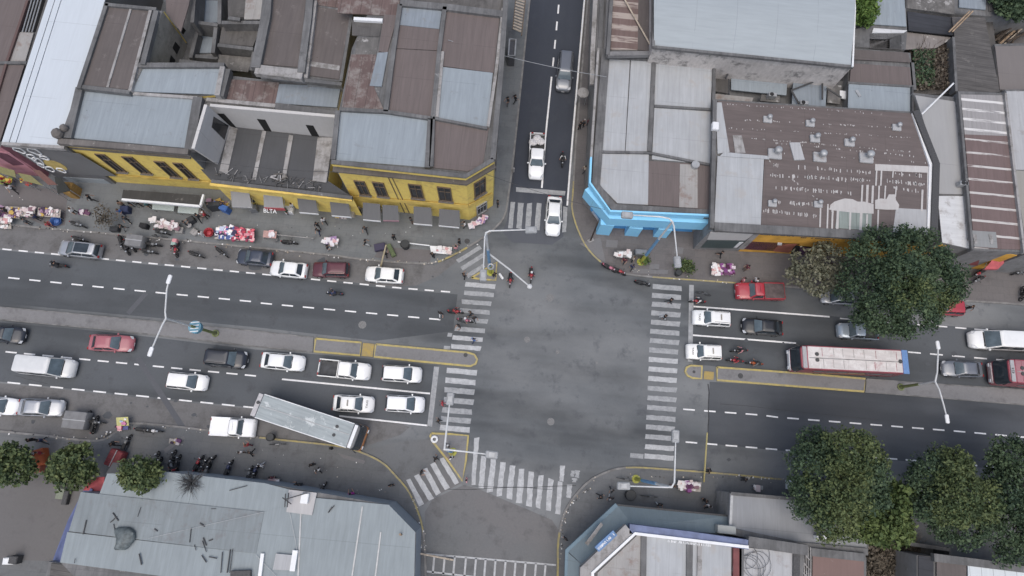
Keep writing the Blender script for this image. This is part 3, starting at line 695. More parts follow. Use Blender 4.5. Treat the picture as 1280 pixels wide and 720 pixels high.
m = MB(); m.ball(G(72, 167, YZ+.7), .55, 8); m.ball(G(80, 160, YZ+.7), .4, 8); m.build('roof_finial', m_cornice, YW)
YA, YBp = G(73, 178, YZ), G(233, 190, YZ); YA.z = YBp.z = 0
for q in (((120, 192), (130, 192.5), (157, 214), (147.5, 214)), ((152.5, 195), (165, 196), (189, 217), (177.5, 215)), ((192.5, 201), (204, 202), (226, 221), (215, 220)), ((217.5, 203), (227, 204), (246, 223), (236, 222))):
    window(YW, YA, YBp, q, 1, fw=.08)
wpanel(YW, 'wall_band', YA, YBp, [(135, 217), (262, 226), (266, 229), (139, 220)], wm_yeld, .12)
# canopy of the west wing
T = [(154, 237), (253, 244), (250, 257), (152, 248)]
r = thing('canopy', G(200, 246, 3.2), 'long flat canopy with dirty dark top and white edge below the yellow west wing', 'canopy')
roof(r, T, 3.2, roofmat('dirty_canopy_top', (.05, .048, .045), AN, .3, .3, white=(.16, .15, .14), whiteamt=.3), .1, name='canopy_sheet')
ledge(r, [(152, 249), (250, 257.5)], 3.26, .22, m_wht, .3, name='canopy_edge'); ledge(r, [(254, 243), (250, 257)], 3.26, .2, m_wht, .3, name='canopy_edge')
for p in ((155, 247), (248, 256)):
    g = G(*p, 3.1); MB().tube([(g.x, g.y, .1), (g.x, g.y, 3.1)], .06, 6).build('post', m_steel, r)
# middle: terrace between the two yellow wings
TZ = 5.5
TR = building('open roof terrace between the yellow wings, dark floor crossed by pale beams', [(252, 120), (420, 135), (418, 172), (410, 226), (440, 246), (266, 228), (236, 196)], TZ-.1, wm_yel, name='terrace_building', cap=rm_dark)
roof(TR, [(287, 158), (398, 172), (391, 237), (266, 225)], TZ+.02, rm_dark, .05)
for q in ([(327.8, 163.2), (332.6, 164), (319.8, 225), (315.2, 224)], [(361.2, 168.4), (366.6, 169.4), (356.8, 225), (352, 224)], [(397, 171.6), (416, 172), (408, 228), (390.6, 226)], [(287, 157.6), (297, 160.6), (284.4, 216), (274, 214)]):
    roof(TR, q, TZ+.12, m_parl, .1, name='floor_beam')
ledge(TR, [(264, 226), (440, 247)], TZ+.35, .35, m_par, .5); ledge(TR, [(262, 230), (440, 249.5)], TZ+.2, .3, wm_yeld, .3, name='cornice')
BK = building('pale rendered back wall of the terrace with tall dark doorways and a roof strip', [(252, 117), (283, 94), (350, 102), (428, 106), (420, 148), (256, 131)], 9.0, wm_pale)
A = G(287, 158, TZ); B = G(417, 172, TZ); A.z = B.z = 0
P = [on_plane(A, B, 256, 131), on_plane(A, B, 420, 146)]
roof(BK, [(349, 105), (426, 108), (421, 134), (344, 129)], 9.2, rm_blue2); roof(BK, [(288, 99), (349, 103), (344, 130), (276, 124)], 9.15, rm_brown3)
ledge(BK, [(344, 132), (420, 143)], 9.5, .7, m_par, .5); ledge(BK, [(258, 124), (344, 132)], 9.3, .4, m_parl, .4)
# the pale wall facing the terrace, and its side wall
n = outward(A, B)
def flatwall(root, A, B, pts, mat, name='wall', th=.3):
    n = outward(A, B); P = [on_plane(A, B, *p) for p in pts]; m = MB()
    a = [p-n*th for p in P]; k = len(P)
    m.add(a+P, [list(range(k)), list(range(k, 2*k))[::-1]]+[[i, (i+1) % k, k+(i+1) % k, k+i] for i in range(k)]); return m.build(name, mat, root)
flatwall(BK, A, B, [(262, 133), (420, 147), (419, 174), (286, 158.5)], wm_pale)
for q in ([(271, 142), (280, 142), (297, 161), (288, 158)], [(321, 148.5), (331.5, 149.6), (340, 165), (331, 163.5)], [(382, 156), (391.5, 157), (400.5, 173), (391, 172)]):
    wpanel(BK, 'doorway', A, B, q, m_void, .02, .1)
A2, B2 = G(288, 158, TZ), G(266, 226, TZ); A2.z = B2.z = 0
flatwall(BK, A2, B2, [(259, 131), (243, 186), (274, 206), (288, 158)], wm_pale)
wpanel(BK, 'window_opening', A2, B2, [(267, 145.6), (285.6, 157), (280.5, 175), (264.5, 159)], m_win, .02, .1)
ledge(BK, [(247, 122), (238, 185)], 9.4, .8, m_par, .4)
YWE = (G(248, 121, YZ), G(233, 190, YZ)); face_box(YW, *YWE, .0, 1.0, .2, YZ-.05, wm_grey, 'side_render')
# debris on the terrace
db = MB(); rl = random.Random(5)
for _ in range(70):
    px = rl.uniform(270, 400); py = 219+(px-270)*.115+rl.uniform(-7, 3); g = G(px, py, TZ+.15); l = rl.uniform(.2, 1.1)
    db.box(g, (l, .05, .04), rl.random()*3.1, ry=rl.uniform(-.3, .3))
for _ in range(10):
    g = G(345+rl.uniform(-5, 14), 221+rl.uniform(-5, 6), TZ+.25); db.box(g, (rl.uniform(.5, 1.2), .12, .1), rl.random()*3.1)
tag(db.build('debris', heapmat('debris_mix', [(.2, .2, .2), (.08, .08, .08), (.13, .12, .11), (.36, .35, .35), (.06, .06, .06)])), 'broken boards and rubble scattered along the edge of the terrace', 'debris', kind='stuff')
# yellow corner building, east wing
YE = building('two storey yellow corner building with a chamfered corner and many-patched blue and brown roofs', [(414, 199), (582, 218), (617, 197), (634, -70), (500, -70), (440, 60), (424, 137)], 12.0, wm_yel)
Z = 12.0
roof(YE, [(423, 138), (538, 148), (533, 209), (418, 200)], Z+.12, rm_blue)
roof(YE, [(541, 148), (611, 160), (603, 209), (585, 214), (536, 209)], Z+.1, rm_brown)
roof(YE, [(547, 83), (616, 91), (609, 159), (541, 147)], Z+.16, rm_blue); roof(YE, [(556, 9), (625, 18), (617, 91), (551, 82)], Z+.1, rm_brown)
roof(YE, [(502, 2), (553, 8), (549, 36), (500, 31)], Z+.14, rm_blue2); roof(YE, [(500, 31.5), (549, 36.5), (548, 63), (493, 60)], Z+.1, rm_brown)
roof(YE, [(492, 61), (550, 64), (539, 146), (481, 138)], Z+.12, rm_brown)
roof(YE, [(439, 68), (470, 68), (468, 110), (480, 138), (427, 136)], Z+.08, rm_brown3); roof(YE, [(472, 66), (485, 65), (477, 108), (462, 107)], Z+.15, rm_blue2)
roof(YE, [(446, 47), (474, 47), (470, 68), (444, 68)], Z-.05, rm_conc) if False else roof(YE, [(446, 47), (474, 47), (470, 68), (444, 68)], Z+.05, rm_conc); roof(YE, [(480, 18), (497, 19), (484, 66), (473, 64)], Z+.12, rm_brown)
roof(YE, [(424, -70), (505, -70), (498, 20), (422, 16)], Z+.1, rm_brown3); roof(YE, [(505, -70), (634, -70), (628, 14), (502, -2)], Z+.06, rm_concd)
ledge(YE, [(442, 23), (478, 25)], Z+.4, .35, m_wht, .3, name='roof_gutter'); roof(YE, [(440, 25), (478, 27), (474, 46), (440, 44)], Z+.07, rm_concd)
for q, wd in (([(424, 136), (482, 139), (539, 147.5)], .35), ([(482, 139), (492, 60), (500, 5)], .45), ([(539, 208), (541, 146), (549, 62), (556, 8)], .4), ([(541, 147), (609, 160)], .25), ([(538, 148), (534, 209)], .5), ([(500, 3), (556, 8), (628, 17)], .7), ([(422, 138), (416, 199)], .45)):
    ledge(YE, q, Z+.42, wd, m_par, .4)
ledge(YE, [(552, 64), (545, 146)], Z+.3, .5, m_parl, .3, name='roof_strip')
ledge(YE, [(414, 202), (582, 220), (616.8, 199)], Z+.5, .42, m_par, .12); ledge(YE, [(414, 202), (582, 220), (616.8, 199)], Z+.38, .34, wm_yel, .6, name='parapet_face'); ledge(YE, [(616, 199), (626, 90), (637, -70)], Z+.5, .5, m_par, .7); ledge(YE, [(610, 158), (620, 90), (629, 10)], Z+.35, .3, m_parl, .35)
ledge(YE, [(416, 211), (583, 228), (618.5, 206.5)], Z-1.05, .5, m_cornice, .22, name='cornice')
A, B = G(414, 199, Z), G(582, 218, Z); C_ = G(617, 197, Z)
for v in (A, B, C_): v.z = 0
for q in (((442.5, 225.5), (452.5, 226), (464, 243.5), (452.5, 242.5)), ((465, 227), (476, 228), (487, 245.5), (474.5, 244)), ((510, 229.5), (524, 231), (530.5, 248), (517, 246)), ((547, 233), (561, 234.5), (566, 252), (551, 249.5))):
    window(YE, A, B, q, 1)
window(YE, B, C_, ((592.5, 229), (605, 222), (606, 240), (594.5, 245.5)), 1)
window(YE, B, C_, ((596, 259), (607, 251), (607.5, 262), (597, 268)), 2, fmat=m_steel)
wpanel(YE, 'wall_band', A, B, [(430, 243), (585, 255), (586, 259), (431, 246)], wm_yeld, .14); wpanel(YE, 'wall_band', B, C_, [(585, 255), (615, 240), (615, 243), (586, 259)], wm_yeld, .14)
wpanel(YE, 'wall_cable', A, B, [(481, 213), (482, 213), (512, 278), (511, 278)], m_frame, .06); wpanel(YE, 'wall_cable', A, B, [(486, 214), (487, 214), (518, 278), (517, 278)], m_frame, .06)
D_ = G(634, -70, Z); D_.z = 0
nE = outward(C_, D_); uE = (D_-C_).normalized(); wE = math.atan2(uE.y, uE.x); lE = (D_-C_).length
MB().box((C_+D_)/2+uE*1.2+Vector((0, 0, 6))+nE*.02, (lE-2.4, .06, 11.6), wE).build('grey_wall_skin', wm_grey, YE)
for k in range(7):
    for zz in (3.0, 8.2):
        c = C_+uE*(4+k*3.4)+Vector((0, 0, zz)); o = MB().box(c+nE*.07, (1.3, .06, 2.3), wE).build('window', m_frame, YE); MB().box(c+nE*.11, (1.05, .03, 2.05), wE).build('pane', m_win, o)
P0, P1 = G(424, 137, Z), G(414, 199, Z); d_ = P1-P0; nW = Vector((d_.y, -d_.x, 0)).normalized()
if nW.x > 0: nW = -nW
MB().box(Vector(((P0.x+P1.x)/2, (P0.y+P1.y)/2, 6.05))+nW*.03, (d_.length, .06, 11.7), math.atan2(d_.y, d_.x)).build('side_render', wm_grey, YE)
# awnings along the yellow front
AW = [('pale grey awning first from the left on the yellow front', [(288, 237.5), (311, 238.5), (315, 259), (290, 258)], m_awnl, m_steel),
      ('pale grey awning with a red valance and white letters', [(329, 240.5), (352, 242), (355, 260), (330, 259)], m_awnl, m_red),
      ('dark grey awning with white hem, right of the red-hemmed awning', [(371, 244.5), (394, 246), (398, 267), (374, 265)], m_awn, m_wht),
      ('dark grey awning with white hem, where the yellow wall steps up to two storeys', [(411.5, 248), (435, 250), (439, 271), (414.5, 269)], m_awn, m_wht),
      ('dark grey awning with white hem, left one of a close pair', [(453.5, 253), (475, 255), (475.6, 276), (453.8, 274)], m_awn, m_wht),
      ('dark grey awning with pinkish hem, right one of a close pair', [(477.8, 256), (497.5, 257), (498.6, 275.5), (478.8, 275)], m_awn, simple('pink_hem', (.35, .2, .24), .7, obj=False)),
      ('dark grey awning with white hem, last but one before the chamfered corner', [(517, 258), (539, 259.5), (540, 281), (517, 279)], m_awn, m_wht),
      ('dark grey awning with white hem, nearest the chamfered corner', [(549, 261), (574.5, 263), (574, 284), (548.5, 281.5)], m_awn, m_wht)]
for i, (lab, q, mt, vl) in enumerate(AW):
    aw = awning(lab, q, 3.5, 2.6, mt, vl, vh=.7 if i == 1 else .3)
    if i == 1:
        tm = text_mesh('BLTA', .62, .02); tm.materials.append(m_wht)
        o = inst('valance_lettering', tm, aw); g = G(337.5, 264, 2.2)
        o.matrix_parent_inverse = Matrix.Identity(4); o.location = g-Vector(WORLD[aw.name]); o.rotation_euler = (R(35), 0, EW)
# older houses behind
OH = building('brown-roofed old house with crumbling grey parapets, left of its twin', [(338, -70), (392, -70), (378, 92), (318, 84), (328, 0)], 11.0, wm_grey)
roof(OH, [(343, -60), (388, -60), (374, 84), (323, 80)], 11.1, rm_brown2); ledge(OH, [(338, -60), (332, 20), (319, 84)], 11.6, .9, m_par, .7); ledge(OH, [(392, -60), (385, 20), (376, 90)], 11.6, .7, m_par, .7); ledge(OH, [(319, 86), (378, 93)], 11.5, 1.0, m_parl, .6)
OT = building('brown-roofed old house with crumbling grey parapets, right of its twin', [(393, -70), (446, -70), (440, 14), (425, 102), (380, 98), (388, 10)], 10.6, wm_grey)
roof(OT, [(396, 8), (438, 15), (424, 99), (384, 94)], 10.7, rm_brown2); roof(OT, [(385, 76), (425, 82), (424, 88), (384, 82)], 10.75, m_parl, .05, name='roof_patch'); ledge(OT, [(394, 0), (382, 97)], 11.2, .35, m_parl, .6); ledge(OT, [(440, 14), (426, 101)], 11.0, .3, m_par, .5); ledge(OT, [(381, 100), (427, 105)], 11.1, .35, m_par, .5); roof(OT, [(396, -60), (444, -60), (440, 12), (396, 6)], 10.65, rm_brown3)
RU = building('half-ruined courtyard house with low grey and dark roofs among broken walls', [(212, -70), (335, -70), (318, 88), (281, 92), (222, 84)], 4.2, wm_beige)
roof(RU, [(250, 0), (281, 1), (275, 28), (249, 28)], 5.0, rm_blue2); roof(RU, [(278, 30), (328, 28), (316, 58), (274, 54)], 6.0, rm_concd); roof(RU, [(247, 42), (272, 43), (266, 66), (245, 66)], 4.4, rm_blue2); roof(RU, [(273, 68), (316, 72), (310, 90), (272, 86)], 5.4, rm_conc)
roof(RU, [(284, -60), (312, -60), (306, 22), (285, 20)], 7.0, rm_concd); roof(RU, [(312, -60), (334, -60), (328, 24), (305, 24)], 7.2, rm_litebr); roof(RU, [(204, -60), (246, -60), (236, 6), (226, 40), (208, 16)], 8.2, rm_brown)
for q, z in (([(240, 27), (272, 31)], 6.5), ([(270, 30), (266, 66)], 6.3), ([(277, 28), (327, 28)], 7.2), ([(285, 22), (300, 24)], 7.5), ([(272, 56), (316, 61)], 6.6), ([(244, 70), (272, 72)], 5.6), ([(246, 40), (238, 72)], 5.5), ([(224, 76), (281, 82)], 7.0), ([(246, -50), (240, 28)], 7.5), ([(275, -50), (274, 30)], 6.5), ([(318, 60), (314, 88)], 6.3)):
    ledge(RU, q, z, .4, m_par, 2.2, name='broken_wall')
A, B = G(235, 0, 8.2), G(222, 84, 8.2); A.z = B.z = 0
for q in (((224, 28), (232, 38), (229, 44), (222, 36)), ((218, 52), (225, 58), (221, 68), (215.5, 60)), ((213, 68), (219, 74), (217, 82), (211, 80))):
    P = [G(x, y, 8.0) for x, y in q]
A, B = G(203, 14, 9.75), G(180, 81, 9.75); A.z = B.z = 0
for q in (((224, 28), (232, 38), (229, 43), (222, 36)), ((219, 52), (225, 59), (221, 68), (215.5, 60)), ((213.5, 69), (219, 75), (217, 82), (211, 80))):
    wpanel(YB, 'window', A, B, q, m_void, .03, .05)
# shelter booth and slatted canopy in the north street
r = thing('booth', G(641, 58, .13), 'small glazed street booth against the wall of the north street', 'booth')
m = MB(); P = GP([(637, 48), (645, 49), (643.5, 69), (635.5, 69)], 2.3); m.slab(P, .13, 2.2); m.build('booth_body', simple('booth_glass', (.08, .08, .085), .3, obj=False), r)
ledge(r, [(637, 48), (645, 49), (643.5, 69), (635.5, 69)], 2.4, .16, m_steel, .2, name='booth_frame', closed=True)
r = thing('slatted_canopy', G(650, 12, 3), 'yellowish slatted canopy over the pavement of the north street', 'canopy')
for k in range(14):
    ledge(r, [(646-k*.35, -12+k*3.6), (657-k*.45, -9+k*3.7)], 3.1, .22, m_woodl, .08, name='slat')
ledge(r, [(646, -14), (641, 36)], 3.0, .12, m_frame, .15, name='rail'); ledge(r, [(658, -12), (652, 44)], 3.0, .12, m_frame, .15, name='rail')
# ---------------------------------------------------------------- north-east block
NE = building('one storey corner shop with a sky blue parapet front and pale sheet roofs', [(748, 60), (893, 74), (891, 206), (889, 268), (764, 262), (737, 228)], 5.4, wm_grey)
Z = 5.4
for q, mt in (([(760, 72), (787.5, 72), (781, 189), (752, 188)], rm_lite), ([(789, 72), (817, 72), (811, 189), (782, 189)], rm_lite), ([(819, 77), (891, 83), (888, 135), (818, 131)], rm_lite), ([(818, 133), (888, 137), (890, 205), (815, 199)], rm_lite), ([(750, 190), (811, 190), (810, 256), (772, 254), (750, 232)], rm_lite), ([(811, 201), (890, 206), (888, 262), (810, 256)], rm_brown), ([(850, 205), (872, 206), (872, 260), (849, 259)], rm_litebr)):
    roof(NE, q, Z+.15+(.04 if mt is rm_litebr else 0), mt)
for q, wd in (([(818, 71), (812, 190)], .45), ([(818, 132), (889, 136.5)], .25), ([(750, 189.5), (811, 190.5), (890, 206)], .25), ([(893, 80), (891, 206)], .35), ([(757, 70), (893, 78)], .4)):
    ledge(NE, q, Z+.4, wd, m_par, .35)
ledge(NE, [(757, 68), (748, 188), (745, 232), (768, 260), (889, 267)], Z+.35, .9, m_par, .4); 
ledge(NE, [(748, 60), (742, 150), (739, 196)], Z+.6, .25, m_parl, .6); ledge(NE, [(739, 196), (737.5, 228), (763, 263.5), (889, 269)], Z+.75, .2, wm_blue, .8, name='fascia')
b_ = MB(); g = G(868.5, 207, Z+.3); b_.cyl(g, .42, .7, 14); b_.build('water_tank', m_steel, NE)
A, B, C_ = G(737, 228, Z), G(764, 262, Z), G(889, 268, Z)
for v in (A, B, C_): v.z = 0
# recessed darker blue shop fronts under the deep pale blue fascia
wpanel(NE, 'shop_front', B, C_, [(763, 277), (866, 283), (863, 305), (763, 287)], wm_blued, .05)
wpanel(NE, 'shop_front', A, B, [(739, 256), (752, 276), (748, 274), (738, 262)], wm_blued, .05)
fz = MB()
def fascia(pts, z0, z1, w):
    P = GP(pts, z1); return strip(MB(), P, w, z1, th=z1-z0)
fascia([(735.5, 234), (763, 268), (889.5, 274)], 3.1, 5.1, .95).build('fascia', wm_blue, NE)
for q in (((750, 271), (757, 270.5), (765, 272), (762, 286), (751, 285)), ((784, 280), (798, 281), (793.5, 288.5), (784, 288)), ((821, 283), (833, 284), (829, 291.5), (816, 290)), ((866, 300), (878, 287), (888, 283), (869, 305))):
    g0 = cen([on_plane(B, C_, *p) for p in q]); n = outward(B, C_); m = MB(); tall = q[0] in ((750, 271), (866, 300)); ph = 3.2 if tall else 2.6
    m.box(Vector((g0.x, g0.y, ph/2))+n*.45, (1.5, .9, ph), EW, bev=.05); m.build('pier', wm_blue, NE)
lt_ = MB()
for k in range(9):
    p = on_plane(A, B, 742+k*.9, 264+k*1.25); lt_.box(p+outward(A, B)*.14, (.05, .16, .3), math.atan2(B.y-A.y, B.x-A.x))
lt_.build('sign_lettering', m_wht, NE)
def ac_unit(px, py, z, root=None, label=None, name='air_conditioner', rz=0.0):
    g = G(px, py, z); r = root
    o = MB().box((0, 0, .35), (.9, .45, .7), 0, bev=.05)
    if label: r = thing(name, g, label, 'air conditioner', rz=EW+rz); a = o.build('case', m_wht, r, local=True)
    else: a = o.build(name, m_steel, root, local=True); a.location = g-Vector(WORLD[root.name]); a.rotation_euler = (0, 0, EW+rz); r = a
    MB().torus((-.12, 0, .71), .2, .03, 'Z', 14, 5).cyl((-.12, 0, .70), .18, .03, 14).build('fan', m_black, r, local=True)
    return r
p = on_plane(B, C_, 866, 282); ac = thing('air_conditioner', Vector((p.x, p.y, 3.9))+outward(B, C_)*.45, 'weathered air conditioner hung on the right end of the blue shop front', 'air conditioner', rz=EW)
MB().box((0, 0, .3), (1.0, .5, .7), 0, bev=.05).build('case', m_parl, ac, local=True); MB().cyl((-.1, -.26, .3), .25, .04, 14, axis='Y').build('fan', m_black, ac, local=True)
for dx in (-.4, .4): MB().box((dx, .05, -.08), (.06, .5, .06)).build('bracket', m_steel, ac, local=True)
NB = building('narrow house with patchy pink and brown striped roof on the north street', [(768, -70), (820, -70), (816, 66), (760, 68)], 6.3, wm_grey)
roof(NB, [(770, -60), (799, -60), (797, 62), (763, 62)], 6.4, roofmat('pinkish_bands', (.17, .12, .11), AN, .25, .2, band=(.36, .31, .28), bandw=1.5, bandfrac=.5)); roof(NB, [(799.5, -60), (818, -60), (816, 64), (797, 62)], 6.42, rm_brown2)
ledge(NB, [(768, -60), (760, 68)], 6.9, .4, m_par, .6); ledge(NB, [(760, 67), (816, 66)], 6.8, .5, m_conc, .5)
o = MB().tube([G(780, -2, 6.7), G(815, 60, 6.7)], .09, 6).build('roof_pole', m_woodl, NB)
SW_ = building('strip of old wall and eaves along the right pavement of the north street', [(746, -70), (768, -70), (757, 68), (750, 180), (741, 180)], 5.0, wm_grey)
for q, wd, mt in (([(748, -70), (741, 60), (740, 105)], .5, m_parl), ([(756, -70), (750, 60), (744, 180)], .5, m_par), ([(764, -70), (757, 70), (749, 180)], .4, m_conc)): ledge(SW_, q, 5.2, wd, mt, .3, name='eaves')
WH = building('large grey barrel-roofed warehouse with a curved end and stained front wall', [(818, -70), (1062, -70), (1068, 10), (1066, 83), (817, 58)], 8.5, roofmat('stained_wall', (.60, .565, .54), 0, .22, .25, rust=(.14, .135, .13), rustamt=.3, white=(.55, .53, .51), whiteamt=.25))
m = MB(); rows = []
for k in range(13):
    t = k/12; a = []
    for j in range(9):
        s = j/8; x0 = 817.5+1.0*t*0; y = -70+s*(128+26*t)
        bul = 6*math.sin(math.pi*s) if k == 12 else 0
        x = 817.5+(1063+6*math.sin(math.pi*min(1, s*1.05))-817.5)*t
        z = 8.6+1.6*math.sin(math.pi*s)
        a.append(tuple(G(x, y, z)))
    rows.append(a)
for k in range(12):
    for j in range(8): pass
m.add([p for rw in rows for p in rw], [[k*9+j, (k+1)*9+j, (k+1)*9+j+1, k*9+j+1] for k in range(12) for j in range(8)])
m.build('roof', rm_ware, WH, smooth=60)
ledge(WH, [(817, 58), (1067, 83)], 8.75, .3, m_par, .3); ledge(WH, [(817, -70), (817, 58)], 8.9, .3, m_par, .4); ledge(WH, [(1063, -70), (1069, 10), (1066, 83)], 8.9, .18, m_wht, .25, name='roof_trim')
LO = building('cluster of low lean-to sheds with blue grey sheets and props in front of the warehouse', [(892, 86), (1062, 102), (1056, 138), (897, 124)], 3.6, wm_grey)
for q, z, mt in (([(914, 98), (984, 105), (983, 119), (952, 116), (914, 112)], 4.3, rm_blue), ([(893, 97), (911, 99), (911, 117), (893, 114)], 4.0, rm_concd), ([(893, 117), (942, 122), (940, 127), (893, 124)], 3.9, rm_litebr), ([(992, 96), (1034, 100), (1032, 134), (990, 130)], 4.6, rm_blue2), ([(1035, 105), (1052, 107), (1050, 130), (1034, 128)], 4.2, rm_conc), ([(952, 118), (975, 120), (975, 128), (950, 126)], 4.6, rm_conc), ([(1050, 113), (1060, 114), (1058, 124), (1050, 122)], 4.3, m_wht)):
    roof(LO, q, z, mt)
for a, b in (((989, 113), (1018, 102)), ((989, 113), (999, 130)), ((1028, 100), (1028, 124)), ((1033, 110), (1052, 122)), ((907, 98), (912, 88)), ((911, 99), (911, 118))):
    MB().tube([G(*a, 5.0), G(*b, 5.0)], .1, 6).build('prop', m_irond, LO)
ac_unit(963, 122, 4.7, LO); ac_unit(1002, 132, 4.7, LO)
BR = building('wide hall under a brown corrugated roof with white sealant marks and turbine vents', [(894, 124), (1146, 140), (1171, 206), (1168, 300), (890, 287)], 6.4, wm_grey)
Z = 6.4
roof(BR, [(897, 126), (1145, 142), (1168, 204), (1165, 296), (951, 285), (956, 195), (905, 192)], Z+.12, rm_big)
roof(BR, [(897, 195), (955, 198), (951, 281), (893, 278)], Z+.2, rm_lite); roof(BR, [(895, 128), (902, 128), (912, 190), (897, 192)], Z+.18, rm_lite, .08)
roof(BR, [(916, 169), (927, 169), (932, 191), (919, 191)], Z+.2, m_parl, .06, name='roof_patch'); roof(BR, [(905, 190), (962, 195), (962, 199), (900, 195)], Z+.3, rm_lite, .1, name='roof_strip')
roof(BR, [(987, 178), (1000, 178), (1006, 199.5), (993, 200)], Z+.28, rm_corr, .16, name='skylight')
ws = roofmat('white_sealant', (.48, .465, .455), AN, .1, .15, rust=(.4, .37, .36), rustamt=.3)
gl = roofmat('fibreglass_sheet', (.26, .30, .28), AN, .2, .25, seam=.9)
roof(BR, [(1094, 205), (1163, 208), (1163, 216), (1094, 213)], Z+.17, ws, .04, name='sealant_strip'); roof(BR, [(1159, 216), (1169, 213), (1165, 292), (1158, 292)], Z+.17, ws, .04, name='sealant_strip')
roof(BR, [(1037, 262), (1038, 256), (1043, 252), (1049, 250), (1056, 248), (1066, 249), (1072, 252), (1080, 252), (1092, 255), (1092, 267), (1070, 266), (1050, 264)], Z+.172, ws, .04, name='sealant_patch'); roof(BR, [(1094, 250), (1101, 248), (1108, 249), (1111, 243), (1119, 243), (1120, 250), (1124, 256), (1123, 262), (1108, 262), (1094, 261)], Z+.172, ws, .04, name='sealant_patch')
roof(BR, [(1047, 262), (1090, 266), (1089, 288), (1044, 285)], Z+.165, gl, .04, name='skylight'); roof(BR, [(1120, 260), (1158, 262), (1158, 295), (1116, 292)], Z+.165, rm_corr, .04, name='roof_patch')
for x, y0, y1, w_ in ((1025, 254, 284, 2), (1034, 255, 286, 2), (1040, 256, 286, 2.2), (1046, 262, 287, 3), (1062, 262, 288, 2.4), (1075, 266, 289, 3.2), (1083, 268, 289, 2.2), (1077, 231, 252, 2.2), (1083, 231, 258, 3), (1090, 232, 254, 2.6), (1095, 212, 232, 1.8), (1101, 213, 232, 2), (1098, 232, 258, 2), (1106, 232, 250, 1.8), (1116, 211, 222, 1.6), (1119.5, 234, 246, 1.6), (1152, 237, 264, 2.4), (1097, 262, 290, 2)):
    roof(BR, [(x, y0), (x+w_, y0), (x+w_-1, y1), (x-1, y1)], Z+.18, ws, .03, name='sealant_strip')
sm = MB(); rl = random.Random(9)
def srow(x0, y0, x1, y1, n, lmin=.15, lmax=.7):
    for _ in range(n):
        t = rl.random(); g = G(x0+(x1-x0)*t, y0+(y1-y0)*t+rl.gauss(0, .35), Z+.13); l = rl.uniform(lmin, lmax)
        sm.box(g, (rl.uniform(.05, .11), l*.7, .02), EW+rl.gauss(0, .05))
for a in ((905, 130, 1090, 141, 40, .05, .2), (930, 150, 1130, 160, 46, .05, .22), (910, 160, 1140, 172, 40, .05, .2), (930, 172, 1140, 190, 46, .06, .25), (960, 178, 1150, 196, 30, .08, .3), (964, 206, 1090, 216, 26), (962, 219, 1092, 226, 60), (962, 234, 1076, 242, 34), (960, 252, 1022, 256, 26), (954, 263, 1022, 270, 30), (1118, 217, 1155, 220, 9), (1108, 226, 1156, 231, 34), (1115, 234, 1150, 240, 10), (955, 190, 1160, 204, 20, .1, .3), (960, 200, 1060, 280, 30, .05, .3)): srow(*a)
tag(sm.build('sealant_mark', ws, BR), kind='stuff')
def turbine(root, px, py, z, s=1.0):
    g = G(px, py, z); o = MB().box((0, 0, .12), (1.25*s, 1.0*s, .22), 0, bev=.06).build('turbine_vent', rm_corr, root, local=True)
    o.location = g-Vector(WORLD[root.name]); o.rotation_euler = (0, 0, EW)
    MB().cyl((.1, .15, .35), .2*s, .35, 12).ball((.1, .15, .72*s), .36*s, 12, squash=.75).build('turbine_head', m_steel, o, local=True, smooth=60)
for p in ((968, 193, 1.15), (1024, 197, 1.1), (1082, 198, 1.15), (1018, 174, .85), (1061, 179, .85), (959, 150, .75), (1012, 155, .75), (1120, 160, .75), (965, 255, .7), (1022, 256, .7)): turbine(BR, p[0], p[1], Z+.15, p[2])
ledge(BR, [(893, 283), (1168, 298)], Z+.35, .9, m_par, .4); ledge(BR, [(1145, 138), (1171, 204), (1168, 296)], Z+.5, .7, m_irond, .6); ledge(BR, [(1142, 141), (1164, 206), (1161, 296)], Z+.3, .35, m_wht, .25, name='roof_trim'); ledge(BR, [(894, 124), (890, 285)], Z+.5, .4, m_par, .5)
g = G(894, 158, Z+.6); MB().box(g, (.7, .9, .5), EW, bev=.08).build('roof_box', m_wht, BR)
A, B = G(890, 287, Z), G(1168, 300, Z); A.z = B.z = 0
face_box(BR, A, B, .22, 1.0, .2, 6.3, wm_orange); wpanel(BR, 'pale_front', A, B, [(888, 290), (945, 292), (931, 300), (884, 299)], wm_pale, .04); wpanel(BR, 'dark_front', A, B, [(884, 300), (932, 301), (915, 310), (876, 309)], simple('green_dark', (.06, .085, .085), .6, obj=False), .05)
wpanel(BR, 'white_panel', A, B, [(924, 302), (929, 302), (921, 308.5), (917, 308.5)], m_wht, .09); wpanel(BR, 'party_wall', A, B, [(944, 290), (951, 290), (929, 311), (922, 310)], m_parl, .1)
wpanel(BR, 'maroon_front', A, B, [(934, 301), (1000, 304), (994, 315), (928, 311)], wm_maroon, .05); wpanel(BR, 'red_skirt', A, B, [(972, 306), (996, 304), (986, 315), (966, 313)], simple('rust_red', (.28, .1, .07), .7, var=.3, scale=1.5, obj=False), .1)
wpanel(BR, 'shop_doorway', A, B, [(992, 306), (1016, 308), (1010, 321), (988, 318)], m_void, .08); wpanel(BR, 'purple_panel', A, B, [(1000, 308), (1013, 309), (1006, 319), (998, 317)], simple('purple', (.09, .035, .09), .6, obj=False), .1)
wpanel(BR, 'sign_box', A, B, [(972, 301.4), (977.5, 301.8), (977, 304.5), (971.6, 304.2)], m_wht, .2)
mk = MB()
rl = random.Random(2)
for x0, x1, y0, sl_ in ((949, 992, 292.2, .055), (1000, 1043, 296.2, .065)):
    x = x0
    while x < x1:
        w_ = rl.uniform(1.0, 1.8)
        if rl.random() < .82:
            p = on_plane(A, B, x, y0+(x-x0)*sl_); mk.box(p+outward(A, B)*.05, (w_*.085, .03, .3), EW)
        x += w_+.7
